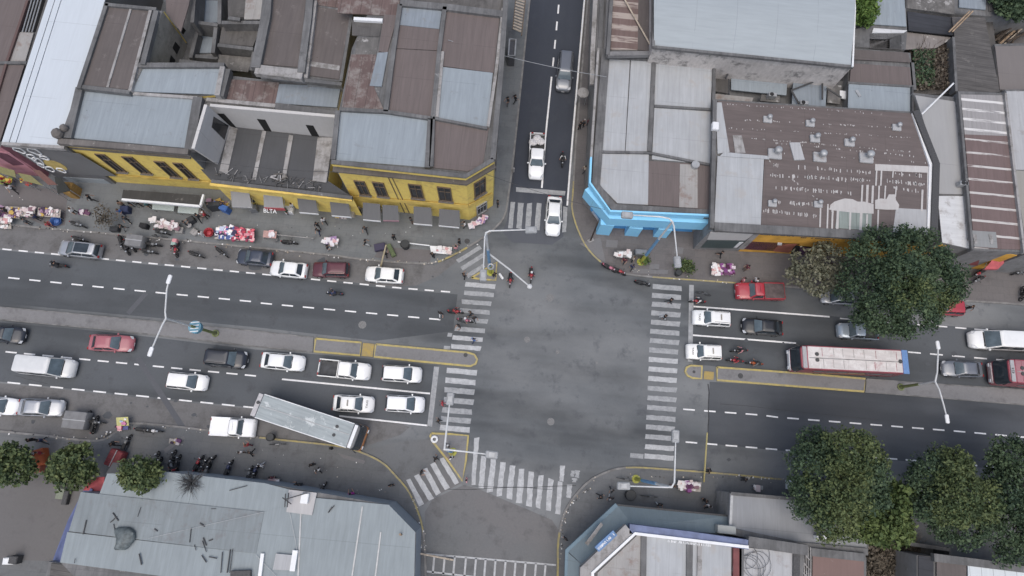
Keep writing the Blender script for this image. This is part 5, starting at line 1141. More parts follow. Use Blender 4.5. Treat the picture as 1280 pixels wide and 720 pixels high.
def car(name, kind, px, py, ln, d, col, label, cat='car', group=None, W=None, text=None, z=.65, parts_extra=None):
    """px,py: middle of the car seen in the photo, ln: its length there, d: direction its nose points"""
    l = math.hypot(*d); d = (d[0]/l, d[1]/l); k = KIND[kind]
    a, b = G(px-d[0]*ln/2, py-d[1]*ln/2, z), G(px+d[0]*ln/2, py+d[1]*ln/2, z); c = (a+b)/2
    s = (b-a).length/k['L']; sw = (W or k['W'])/k['W']
    root = thing(name, (c.x, c.y, .012), label, cat, group, math.atan2(b.y-a.y, b.x-a.x), (s, sw, 1))
    if col == 'white': col = rcar.choice(('white', 'white2', 'white3'))
    P = PAINT[col]
    for p in carparts(kind):
        nm, me, slots = p[0], p[1], p[2]
        o = inst(nm, me, root, {i: P for i in slots})
        if p[3]: o.location = p[3]
        if len(p) > 4: inst(p[4][0], p[4][1], o)
    if text:
        t = text_mesh(text, .36, .004); t.materials.append(m_trim)
        o = inst('hood_lettering', t, root); x3 = -k['L']/2+k['g'][3]*k['L']
        o.location = (x3+.52, 0, k['zb']+.035); o.rotation_euler = (0, 0, R(90)); o.scale = (1, .8, 1)
        sgn = MB(); sgn.box((-k['L']/2+(k['g'][1]+k['g'][2])/2*k['L'], 0, k['zr']+.1), (.12, .62, .13), bev=.03); s_ = sgn.build('roof_sign', simple('sign_grey', (.3, .28, .25), .5), root, local=True)
    return root
RG = 'cars queuing on the avenue'
WL, WR, DN = (1, .095), (-1, -.078), (-.08, 1)
car('parked_car', 'hatch', 100, 312, 53.5, (-1, -.11), 'silver', 'silver hatchback with a dark glass roof standing at the kerb dashes')
# dark panoramic roof of that car
car('parked_car', 'sedan', 318.5, 322.3, 45, (-1, -.10), 'darkblue', 'dark blue grey sedan parked at the kerb, left of a white sedan')
car('parked_car', 'sedan', 360.8, 337, 46.5, (-1, -.10), 'white', 'white sedan parked between the dark blue and the maroon sedan')
car('parked_car', 'boxy', 413.5, 337.3, 46, (-1, -.02), 'maroon', 'maroon boxy sedan parked behind a white sedan')
car('parked_car', 'sedan', 480.5, 343.8, 48, (-1, -.08), 'white', 'white sedan parked beside the leaning wooden pole')
car('car', 'sedan', 8, 418, 46, WL, 'navyblack', 'black sedan driving in at the left edge of the view', group=RG)
car('car', 'sedan', 139.5, 429, 55, (1, .04), 'fadedred', 'faded red sedan driving alone below the lamp post', group=RG)
car('car', 'suv', 284, 448.3, 51, WL, 'navyblack', 'black station wagon ahead of the red sedan', group=RG)
car('van', 'van', 61, 458.5, 67, WL, 'offwhite', 'white panel van in the left lanes', 'van')
car('car', 'hatch', 235, 477, 49.5, WL, 'white', 'small white hatchback with a dark windscreen driving below the black wagon', group=RG)
car('parked_car', 'sedan', -1, 507, 50, WL, 'white', 'white car cut by the left edge, parked behind the silver sedan')
car('parked_car', 'sedan', 52, 509.5, 56, (1, .03), 'silver', 'silver sedan parked at the lower kerb near the motor tricycle')
car('pickup_truck', 'oldcab', 292, 534, 56, (1, .05), 'white', 'long boxy white pickup with a white bed cover parked behind the grey bus', 'pickup truck')
for o in bpy.data.objects['pickup_truck'].children:
    if o.name.startswith('bed_cover'): o.material_slots[0].link = 'OBJECT'; o.material_slots[0].material = PAINT['white']
car('car', 'sedan', 353.8, 452.3, 54.5, WL, 'white', 'white sedan last in the inner queue, behind the white pickup', group=RG)
car('pickup_truck', 'cab', 431, 462.5, 65, WL, 'white', 'white double cab pickup with an empty dark bed in the inner queue', 'pickup truck')
car('car', 'hatch', 502.5, 467.5, 49.5, (1, .06), 'white', 'white hatchback first in the inner queue at the stop line', group=RG)
car('taxi', 'sedan', 442, 504.8, 51.5, (1, .05), 'white', 'white taxi with lettering on its bonnet waiting behind a white hatchback', 'taxi', text='TAXI')
car('car', 'hatch', 506.5, 505, 48.5, (1, .05), 'white', 'white hatchback with a large dark windscreen first in the outer queue beside the stop line', group=RG)
car('wagon', 'suv', 706, 89, 46.5, (-.09, 1), 'grey', 'blue grey wagon coming down the north street', z=.9)
PK = car('pickup_truck', 'cab', 671, 195.5, 56, (-.05, 1), 'white', 'white pickup with white bags in its bed in the north street', 'pickup truck')
car('car', 'sedan', 692, 270, 48.5, (-.06, 1), 'white', 'white sedan crossing the zebra stripes at the mouth of the north street')
car('taxi', 'boxy', 889, 398, 47, (-1, -.07), 'white', 'white boxy taxi with lettering waiting at the east stop line, upper lane', 'taxi', text='TAXI')
car('car', 'sedan', 952.5, 408.8, 50.5, WR, 'black', 'black sedan with pale headlights behind the upper taxi')
car('taxi', 'boxy', 879.5, 440, 43.5, (-1, -.04), 'white', 'white boxy taxi with lettering waiting next to the yellow median nose', 'taxi', text='TAXI')
car('pickup_truck', 'oldcab', 949.5, 364.3, 60, (-1, -.02), 'red', 'old red pickup with a dull dark bed cover parked at the kerb', 'pickup truck')
car('pickup_truck', 'cab', 1071, 414.5, 49, (-1, -.06), 'paleblue', 'pale blue grey pickup driving out from under the big tree', 'pickup truck', W=1.7)
car('van', 'van', 1253, 426.5, 84, (-1, -.05), 'white', 'long white minibus at the right edge of the view', 'minibus', W=2.05)
car('car', 'sedan', 1202, 461.3, 49.5, (-1, -.04), 'grey', 'grey sedan between the lamp post and the red bus')
car('parked_car', 'hatch', 1046, 371, 40, (-1, -.07), 'silver', 'silver car almost hidden under the pale tree and the big tree')
car('parked_car', 'hatch', 1182, 384.5, 41, (-1, -.07), 'red', 'red car with only its tail showing from under the big tree')
for o in bpy.data.objects['parked_car'].children:
    pass
r0 = bpy.data.objects['parked_car']; k = KIND['hatch']; MB().loft([rring(-1.25, .10, .50, .12, 1.52), rring(-1.2, .05, .47, .12, 1.545)]).build('glass_roof', m_glass, r0, local=True)
# bags in the pickup bed
bg_ = MB(); rl = random.Random(6)
for k in range(3):
    bag = thing('bag', (0, 0, 0), ['large white sack in the front corner of the white pickup bed', 'large white sack in the middle of the white pickup bed', 'large white sack at the tail of the white pickup bed'][k], 'sack', 'white sacks in the pickup bed')
    c = G(671.5+(-5, 4, 0)[k], (178, 177, 173)[k], .95); bag.location = c; WORLD[bag.name] = tuple(c)
    m = MB(); rings = []
    for j in range(6):
        a = math.pi*(j+.5)/6-math.pi/2
        rings.append([(.47*math.cos(a)*math.cos(t)*(1+.2*rl.random()), .42*math.cos(a)*math.sin(t)*(1+.2*rl.random()), .28*math.sin(a)+.04*rl.random()) for t in [2*math.pi*i/12 for i in range(12)]])
    m.loft(rings).build('sack', simple('white_sack', (.62, .61, .62), .8, var=.25, scale=5), bag, smooth=70, local=True)
# ---- buses
def bus(label, rear, front, W, H, paint_m, roof_m, style):
    a, b = G(*rear, H), G(*front, H); c = (a+b)/2; L = (b-a).length; hw = W/2
    root = thing('bus', (c.x, c.y, .012), label, 'bus', None, math.atan2(b.y-a.y, b.x-a.x))
    x0, x1 = -L/2, L/2
    m = MB()
    prof = ((.35, .18, .97), (.6, .26, 1), (1.25, .22, 1), (H-.35, .0, .99), (H-.1, -.12, .96))
    rings = [rring(x0+(.0 if z < 2 else .04), x1+f, hw*w_, .38, z) for z, f, w_ in prof]; rings.append(rring(x0+.25, x1-.4, hw*.84, .3, H))
    m.loft(rings); m.build('body', paint_m, root, smooth=40, local=True)
    def bx(nm, c_, s, mat, bev=.02, par=None): return MB().box(c_, s, bev=bev).build(nm, mat, par or root, local=True)
    rx0, rx1 = x0+.55, x1-.75
    bx('roof_panel', ((rx0+rx1)/2, 0, H+.015), (rx1-rx0, W*.9, .05), roof_m, .03)
    for s in (1, -1):
        bx('roof_edge', ((rx0+rx1)/2, s*hw*.93, H-.02), (rx1-rx0, .09, .1), m_wht if style == 'grey' else paint_m)
        n = 7; w_ = (L-2.6)/n
        for i in range(n): bx('side_window', (x0+.9+w_*(i+.5), s*(hw+.004), 2.0), (w_*.86, .03, .8), m_glass)
    bx('roof_seam', ((rx0+rx1)/2, .05, H+.05), (rx1-rx0-.2, .09, .05), m_steel if style == 'grey' else m_parl)
    m = MB(); rows = []
    for z, f, w_ in ((1.3, .235, 1.004), (1.9, .14, 1.0), (H-.42, .03, .994), (H-.2, -.05, .982)):
        rr = rring(x0, x1+f, hw*w_+.008, .38, z); rows.append([p for p in rr[15:20]+rr[0:5]])
    k_ = len(rows[0]); m.add([p for r_ in rows for p in r_], [[j*k_+i, j*k_+i+1, (j+1)*k_+i+1, (j+1)*k_+i] for j in range(3) for i in range(k_-1)]); m.build('windshield', m_glass, root, smooth=60, local=True)
    for t in (.18, .74):
        for s in (1, -1):
            o = MB().torus((0, 0, 0), .36, .13, 'Y', 18, 8).build('wheel', m_tyre, root, 50, True); o.location = (x0+t*L, s*(hw-.12), .49); MB().cyl((0, 0, 0), .34, .2, 14, axis='Y').build('rim', m_rim, o, None, True)
    for s in (1, -1):
        bx('headlight', (x1+.36, s*hw*.66, .85), (.1, .35, .22), m_lamp); bx('taillight', (x0+.0, s*hw*.8, 1.0), (.06, .2, .4), m_tail)
        MB().tube([(x1-.3, s*hw*.9, H-.4), (x1+.15, s*(hw+.12), H-.45), (x1+.18, s*(hw+.14), H-.8)], .04, 6).build('mirror', m_trim, root, None, True)
    if style == 'grey':
        bx('destination_band', (x1-.5, 0, H-.0), (.32, W*.9, .1), m_wht); m2 = MB()
        rg = rring(x1-1.2, x1+.25, hw*1.0, .55, 1.0); rg2 = rring(x1-1.2, x1+.32, hw*1.02, .55, .8)
        m2.loft([rring(x1-1.2, x1+.3, hw*1.005, .4, .45), rring(x1-1.2, x1+.36, hw*1.015, .4, .6), rring(x1-1.2, x1+.3, hw*1.01, .4, .95)]); m2.build('bumper', simple('bus_bumper_orange', (.38, .16, .06), .5), root, 40, True)
        for px_, s in ((.06, .42), (.06, -.42), (.86, .25)): MB().cyl((rx1-px_*L*.95-.9, s, H+.06), .16, .1, 12).build('roof_vent', m_irond, root, None, True)
        bx('rear_panel', (x0+.25, 0, H-.02), (.45, W*.9, .07), simple('pale_grey_panel', (.42, .41, .42), .5))
    else:
        m2 = MB(); m2.loft([rring(x1-.9, x1+.22, hw*.98, .5, .5), rring(x1-.9, x1+.34, hw, .55, .75), rring(x1-.9, x1+.30, hw, .5, 1.1), rring(x1-.9, x1+.1, hw*.96, .5, 1.25)]); m2.build('bumper', m_wht if style != 'redonly' else simple('bumper_pale', (.5, .42, .42), .5), root, 40, True)
        bx('destination_band', (x1-.42, 0, H-.01), (.42, W*.88, .1), simple('band_grey', (.36, .36, .37), .5))
        for px_, s in ((.85, .25), (.85, -.35)): MB().cyl((x0+px_*L, s, H+.06), .2, .1, 12).build('roof_vent', m_irond, root, None, True)
        if style == 'red':
            bx('rear_panel', (x0+.2, 0, H-.03), (.62, W*.98, .12), simple('bus_blue', (.13, .24, .47), .5)); MB().cyl((x0+.75, 0, H+.07), .2, .12, 12).build('roof_vent', m_irond, root, None, True)
            for i in range(8):
                for s in (1, -1):
                    if rl.random() < .9: bx('roof_rib', (rx0+.6+i*(rx1-rx0-1)/8+rl.uniform(-.1, .1), s*W*.23, H+.046), (.04, W*.34, .02), m_parl if rl.random() < .6 else paint_m, .004)
        else:
            t = text_mesh('454', .42, .004); t.materials.append(m_trim); o = inst('number', t, root); o.location = (x1-.42, 0, H+.05); o.rotation_euler = (0, 0, R(-90))
            for i in range(7): bx('roof_rib', (rx0+.5+i*(rx1-rx0)/7, 0, H+.046), (.05, W*.84, .02), simple('bus_rib', (.28, .1, .12), .6), .004)
    return root
m_busroofg = roofmat('bus_roof_grey', (.36, .40, .41), R(70), .25, .22, white=(.55, .58, .58), whiteamt=.3)
m_busroofr = roofmat('bus_roof_worn', (.60, .565, .55), R(80), .15, .12, rust=(.44, .29, .29), rustamt=.12, white=(.66, .635, .62), whiteamt=.5)
m_busred = simple('bus_red_paint', (.27, .055, .075), .45, var=.2, scale=1.2, coat=.3); m_busgrey = simple('bus_dark_paint', (.10, .105, .115), .45, var=.15, scale=1.2, coat=.3)
bus('long bus with a grey streaked roof turning out at an angle', (318, 505), (447, 547.5), 2.5, 3.1, m_busgrey, m_busroofg, 'grey')
bus('red bus with a worn whitish roof and blue tail behind the waiting motorcycles', (1134, 452.5), (1001, 446), 2.5, 3.1, m_busred, m_busroofr, 'red')
bus('red bus with a reddish roof entering at the right edge', (1372, 472), (1261, 463), 2.5, 3.1, m_busred, simple('bus_roof_red', (.34, .16, .18), .6, var=.15, scale=.8), 'redonly')
# ---- motorcycles
MOTOM = {}
def motoparts():
    if MOTOM: return MOTOM
    w_ = MB().torus((0, 0, 0), .27, .055, 'Y', 18, 6); w_.cyl((0, 0, 0), .06, .1, 8, axis='Y')
    for k in range(6):
        a = k*math.pi/3; w_.tube([(0, 0, 0), (.25*math.cos(a), 0, .25*math.sin(a))], .012, 4)
    MOTOM['wheel'] = w_.mesh('wheel', [m_tyre], 50)
    f = MB(); f.tube([(.62, 0, .3), (.52, 0, .75), (.45, 0, .95)], .045, 6); f.tube([(.45, 0, .8), (.1, 0, .55), (-.25, 0, .5), (-.62, 0, .32)], .06, 6); f.box((.05, 0, .42), (.42, .28, .34), bev=.06); f.tube([(.0, -.16, .3), (-.35, -.18, .32), (-.75, -.18, .4)], .045, 6); f.box((.66, 0, .64), (.4, .13, .03), bev=.01); f.box((-.7, 0, .66), (.34, .14, .04), bev=.01)
    MOTOM['frame'] = f.mesh('frame', [m_trim], 40)
    t = MB(); t.loft([[(.42, .1*math.cos(a)*1, .78+.08*math.sin(a)) for a in [2*math.pi*i/10 for i in range(10)]], [(.25, .17*math.cos(a), .80+.13*math.sin(a)) for a in [2*math.pi*i/10 for i in range(10)]], [(.02, .13*math.cos(a), .78+.1*math.sin(a)) for a in [2*math.pi*i/10 for i in range(10)]]]); t.box((-.5, 0, .68), (.5, .2, .12), bev=.04); t.box((.55, 0, .9), (.14, .2, .2), bev=.05)
    MOTOM['fairing'] = t.mesh('fairing', [None], 50)
    s = MB(); s.loft([rring(-.62, .04, .13, .08, .76), rring(-.64, .05, .15, .1, .81), rring(-.6, .0, .11, .08, .85)]); MOTOM['seat'] = s.mesh('seat', [m_black], 40)
    h = MB(); h.tube([(.3, -.36, 1.0), (.42, -.2, 1.03), (.44, 0, 1.0), (.42, .2, 1.03), (.3, .36, 1.0)], .022, 6); h.tube([(.42, .22, 1.03), (.46, .3, 1.18)], .01, 4); h.tube([(.42, -.22, 1.03), (.46, -.3, 1.18)], .01, 4); h.ball((.46, .31, 1.2), .055, 8); h.ball((.46, -.31, 1.2), .055, 8); MOTOM['handlebar'] = h.mesh('handlebar', [m_irond])
    MOTOM['headlight'] = MB().cyl((.64, 0, .9), .09, .06, 10, axis='X').mesh('headlight', [m_lamp]); MOTOM['taillight'] = MB().box((-.82, 0, .72), (.05, .12, .07)).mesh('taillight', [m_tail])
    return MOTOM
MCOL = {'black': simple('moto_black', (.02, .02, .022), .35), 'red': simple('moto_red', (.33, .03, .04), .35), 'grey': simple('moto_grey', (.14, .145, .15), .4), 'navy': simple('moto_navy', (.02, .03, .085), .4), 'pink': simple('moto_pink', (.42, .14, .2), .4), 'white': simple('moto_white', (.55, .55, .56), .4), 'orange': simple('moto_orange', (.42, .1, .03), .5)}
def moto(px, py, d, col, label, z0=.012, s=1.0, group=None, zc=.5):
    g = G(px, py, zc); r = thing('motorcycle', (g.x, g.y, z0), label, 'motorcycle', group, heading(px, py, *d), (s, s, s))
    M_ = motoparts()
    for x in (.64, -.62): o = inst('wheel', M_['wheel'], r); o.location = (x, 0, .325)
    for n in ('frame', 'seat', 'handlebar', 'headlight', 'taillight'): inst(n, M_[n], r)
    inst('fairing', M_['fairing'], r, {0: MCOL[col]}); return r
def bicycle(px, py, d, label, z0=.13, col='grey'):
    g = G(px, py, .4); r = thing('bicycle', (g.x, g.y, z0), label, 'bicycle', None, heading(px, py, *d))
    wm_ = MB().torus((0, 0, 0), .32, .022, 'Y', 20, 5)
    for k in range(8): a = k*math.pi/4; wm_.tube([(0, 0, 0), (.31*math.cos(a), 0, .31*math.sin(a))], .005, 3)
    me = wm_.mesh('wheel', [m_tyre])
    for x in (.53, -.5): o = inst('wheel', me, r); o.location = (x, 0, .34)
    f = MB()
    for a, b in (((-.5, 0, .34), (-.1, 0, .3)), ((-.1, 0, .3), (-.2, 0, .82)), ((-.5, 0, .34), (-.18, 0, .75)), ((-.18, 0, .75), (.36, 0, .78)), ((-.1, 0, .3), (.38, 0, .66)), ((.53, 0, .34), (.36, 0, .92))): f.tube([a, b], .022, 5)
    f.build('frame', MCOL[col], r, None, True); MB().box((-.2, 0, .86), (.26, .14, .05), bev=.02).build('saddle', m_black, r, None, True); MB().tube([(.24, -.3, .96), (.36, -.12, .96), (.36, .12, .96), (.24, .3, .96)], .016, 5).build('handlebar', m_irond, r, None, True)
    return r
def cargo_trike(px, py, d, label, w=1.5, l=2.0):
    g = G(px, py, .8); r = thing('motor_tricycle', (g.x, g.y, .012), label, 'motor tricycle', None, heading(px, py, *d))
    M_ = motoparts()
    o = inst('wheel', M_['wheel'], r); o.location = (1.75, 0, .325)
    for n in ('frame', 'seat', 'handlebar', 'headlight'): o = inst(n, M_[n], r); o.location = (1.1, 0, 0)
    o = inst('fairing', M_['fairing'], r, {0: MCOL['grey']}); o.location = (1.1, 0, 0)
    b = MB(); b.box((-.4, 0, 1.0), (l, w, 1.0), bev=.06); b.build('cargo_box', simple('cargo_grey', (.17, .172, .178), .6, var=.2, scale=1.5), r, 40, True)
    MB().box((-.4, 0, 1.52), (l+.05, .08, .05)).build('box_ridge', m_steel, r, None, True)
    for s in (1, -1): o = inst('wheel', M_['wheel'], r); o.location = (-.6, s*(w/2-.05), .325)
    return r
# ================================================================== PEOPLE
SHIRT = {'black': (.018, .018, .02), 'white': (.62, .62, .62), 'grey': (.16, .165, .17), 'red': (.36, .04, .05), 'blue': (.05, .12, .33), 'brown': (.19, .12, .085), 'pink': (.55, .26, .28), 'green': (.05, .12, .08), 'navy': (.03, .04, .09), 'magenta': (.42, .04, .3), 'maroon': (.13, .03, .045), 'beige': (.42, .37, .3), 'dark': (.04, .042, .046), 'teal': (.06, .16, .17)}
SM = {k: simple('cloth_'+k, v, .85, var=.2, scale=8) for k, v in SHIRT.items()}
m_skin = simple('skin', (.36, .21, .145), .6, var=.08, scale=8); m_shoe = simple('shoe_leather', (.03, .028, .026), .6)
HAIR = {'dark': simple('hair_dark', (.014, .011, .01), .6), 'brown': simple('hair_brown', (.07, .04, .022), .6), 'grey': simple('hair_grey', (.3, .3, .3), .6), 'white': simple('cap_white', (.6, .6, .6), .7), 'red': simple('cap_red', (.35, .04, .05), .6), 'helmet': simple('helmet_black', (.02, .02, .022), .25), 'helmetw': simple('helmet_white', (.65, .65, .66), .25)}
def build_body(name, pose):
    V = []; E = []; RR = []
    def v(p, r, par=None):
        V.append(Vector(p)); RR.append(r if isinstance(r, tuple) else (r, r))
        if par is not None: E.append((par, len(V)-1))
        return len(V)-1
    J = pose
    pel = v(J['pel'], (.125, .155)); sp = v(J['sp'], (.11, .14), pel); ch = v(J['ch'], (.115, .165), sp); nk = v(J['nk'], .058, ch)
    hd = J['hd']; h1 = v(hd, (.088, .082), nk); h2 = v((hd[0]-.005, hd[1], hd[2]+.085), (.092, .085), h1); h3 = v((hd[0]-.01, hd[1], hd[2]+.155), (.062, .06), h2)
    v((hd[0]+.115, hd[1], hd[2]+.045), .018, h2)                                   # nose
    for s in (1, -1): v((hd[0]-.01, hd[1]+s*.095, hd[2]+.05), .018, h2)            # ears
    zone = ['P', 'T', 'T', 'S', 'S', 'S', 'S', 'S', 'S', 'S']
    for s, k in ((1, 'l'), (-1, 'r')):
        hip, kn, an, toe = J['leg'+k]
        a = v(hip, .092, pel); zone.append('P'); a = v(kn, .066, a); zone.append('P'); b = v(an, .045, a); zone.append('P'); c = v(toe, .042, b); zone.append('F')
        sh, el, wr, hn = [Vector(x) for x in J['arm'+k]]
        a = v(sh, .062, ch); zone.append('T'); a = v(el, .045, a); zone.append('T'); b = v(wr, .032, a); zone.append('S')
        d = (hn-wr).normalized(); side = d.cross(Vector((1, 0, .01))).normalized(); 
        p = wr+d*.06; b = v(p, (.02, .036), b); zone.append('S')
        for f in range(4):
            o = side*(-.032+.0213*f); l = (.085, .1, .095, .075)[f]
            q = v(p+d*.045+o, .0095, b); zone.append('S'); v(p+d*(.045+l*.55)+o*1.15+Vector((.018, 0, 0)), .008, q); zone.append('S')
        q = v(wr+d*.03+side*.045+Vector((.02, 0, 0)), .011, b); zone.append('S'); v(wr+d*.07+side*.058+Vector((.04, 0, 0)), .009, q); zone.append('S')
    me = bpy.data.meshes.new('skel'); me.from_pydata([tuple(p) for p in V], E, [])
    ob = bpy.data.objects.new('skel', me); COL.objects.link(ob)
    md = ob.modifiers.new('Skin', 'SKIN'); md.use_smooth_shade = True
    if not me.skin_vertices: me.skin_vertices.new()
    for i, sv in enumerate(me.skin_vertices[0].data): sv.radius = RR[i]; sv.use_root = (i == 0)
    ss = ob.modifiers.new('Sub', 'SUBSURF'); ss.levels = 1; ss.render_levels = 1
    dg = bpy.context.evaluated_depsgraph_get(); dg.update()
    res = bpy.data.meshes.new_from_object(ob.evaluated_get(dg))
    bpy.data.objects.remove(ob)
    res.name = name; res.materials.clear()
    for m in (m_skin, None, None, m_shoe): res.materials.append(m)
    idx = {'S': 0, 'T': 1, 'P': 2, 'F': 3}
    for p in res.polygons:
        c = p.center; best = 9e9; z = 'T'
        for i, (a, b) in enumerate(E):
            A, B_ = V[a], V[b]; d = B_-A; t = max(0, min(1, (c-A).dot(d)/max(d.dot(d), 1e-9))); q = (c-(A+d*t)).length
            q -= .5*(RR[a][0]*(1-t)+RR[b][0]*t)
            if q < best:
                best = q; z = zone[b]
                if zone[b] == 'P' and a == 0 and t < .4: z = 'P'
                if b == 3: z = 'S' if t > .6 else 'T'
                if zone[b] == 'T' and a == 0: z = 'T' if t > .35 else 'P'
                if b == 1: z = 'T' if t > .3 else 'P'
        p.material_index = idx[z]; p.use_smooth = True
    return res
def pose(step=0.0, arm=0.0, seated=False, lean=0.0, carry=False):
    J = {}
    if seated:
        pz = .88; J['pel'] = (-.12, 0, pz); J['sp'] = (-.10, 0, pz+.2); J['ch'] = (-.02+lean, 0, pz+.42); J['nk'] = (.01+lean, 0, pz+.57); J['hd'] = (.04+lean, 0, pz+.67)
        for s, k in ((1, 'l'), (-1, 'r')):
            J['leg'+k] = ((-.08, s*.10, pz-.03), (.28, s*.22, pz-.14), (.10, s*.22, .38), (.26, s*.23, .33))
            J['arm'+k] = ((.0+lean, s*.2, pz+.47), (.16+lean, s*.30, pz+.24), (.27, s*.33, 1.05), (.33, s*.34, 1.03))
        return J
    J['pel'] = (0, 0, .95); J['sp'] = (.01, 0, 1.14); J['ch'] = (.01+lean*.6, 0, 1.36); J['nk'] = (.02+lean, 0, 1.50); J['hd'] = (.04+lean*1.2, 0, 1.59)
    for s, k in ((1, 'l'), (-1, 'r')):
        o = s*step
        J['leg'+k] = ((0, s*.095, .89), (.04+o*.6, s*.10, .50), (o*1.1-.03, s*.10, .09 if o >= 0 else .13), (o*1.1+.13, s*.12, .045))
        a = -s*arm
        if carry: J['arm'+k] = ((.0+lean*.7, s*.2, 1.41), (.08, s*.26, 1.16), (.32, s*.18, 1.12), (.42, s*.15, 1.13))
        else: J['arm'+k] = ((.0+lean*.7, s*.2, 1.41), (a*.5-.02, s*.25, 1.14), (a+.03, s*.25, .90), (a*1.15+.06, s*.24, .80))
    return J
BODY = {'stand': build_body('person_body', pose(.03, .04)), 'walk': build_body('person_body', pose(.24, .22)), 'stride': build_body('person_body', pose(-.3, -.26, lean=.03)), 'carry': build_body('person_body', pose(.12, .1, carry=True)), 'ride': build_body('person_body', pose(seated=True, lean=.08))}
_h = MB(); _h.loft([[(-.015+.104*r_*math.cos(a), .098*r_*math.sin(a), z) for a in [2*math.pi*i/12 for i in range(12)]] for r_, z in ((.98, .03), (1.06, .08), (.98, .13), (.72, .175), (.25, .198))])
HAIRM = _h.mesh('hair', [None], 70)
_h = MB(); _h.loft([[(.01+.135*r_*math.cos(a), .13*r_*math.sin(a), z) for a in [2*math.pi*i/14 for i in range(14)]] for r_, z in ((.8, -.04), (1.02, .04), (1.05, .1), (.9, .18), (.6, .225), (.2, .24))])
HELM = _h.mesh('helmet', [None], 70)
HEADP = {'stand': (.04, 0, 1.59), 'walk': (.04, 0, 1.59), 'stride': (.076, 0, 1.59), 'carry': (.04, 0, 1.59), 'ride': (.12, 0, 1.55)}
PN = [0]
rp = random.Random(21)
def person(px, py, top, bottom, label, pose_='walk', ang=None, hair='dark', z0=None, s=None, zc=.95, group=None, at=None, cat='person'):
    g = G(px, py, zc)
    z = .13 if z0 is None else z0
    a = rp.uniform(0, 6.28) if ang is None else heading(px, py, *ang)
    s = s or rp.uniform(.96, 1.06)
    r = thing('person', (g.x, g.y, z) if at is None else at, label, cat, group, a, (s, s, s))
    inst('body', BODY[pose_], r, {1: SM[top], 2: SM[bottom]})
    h = inst('helmet' if hair.startswith('helmet') else 'hair', HELM if hair.startswith('helmet') else HAIRM, r, {0: HAIR[hair]}); h.location = HEADP[pose_]
    return r
def rider(m, top, bottom, label, hair='dark', back=0.0):
    d = Vector((math.cos(m.rotation_euler.z), math.sin(m.rotation_euler.z), 0)); s = m.scale[0]
    r = person(0, 0, top, bottom, label, 'ride', (1, 0), hair, at=tuple(Vector(m.location)-d*(.05+back)*s), s=s, cat='person'); r.rotation_euler = m.rotation_euler; return r
# ================================================================== TREES
m_bark = simple('tree_bark', (.075, .058, .045), .9, var=.35, scale=6, obj=False)
LF = dict(dark=leafmat('leaf_dark', (.026, .046, .030), (.052, .086, .050), (.092, .130, .066)), mid=leafmat('leaf_mid', (.036, .058, .028), (.076, .108, .046), (.14, .165, .066)),
          bright=leafmat('leaf_bright', (.036, .06, .022), (.076, .112, .036), (.125, .16, .055)), olive=leafmat('leaf_olive', (.085, .09, .06), (.15, .155, .105), (.21, .20, .145)), lime=leafmat('leaf_lime', (.04, .075, .02), (.085, .15, .035), (.15, .22, .06)), dry=leafmat('leaf_dry', (.05, .044, .036), (.10, .086, .066), (.17, .145, .115)))
def leaf(mb, c, s, rn, up=.5):
    n = Vector((rn.gauss(0, 1), rn.gauss(0, 1), rn.gauss(0, 1)+up*1.6)).normalized()
    u = n.orthogonal().normalized(); u = Matrix.Rotation(rn.random()*6.28, 3, n) @ u; w_ = n.cross(u)
    a = s*rn.uniform(.6, 1.25); b = a*rn.uniform(.45, .8)
    mb.add([c-u*a, c-w_*b+n*.12*a, c+u*a, c+w_*b+n*.12*a], [[0, 1, 2, 3]])
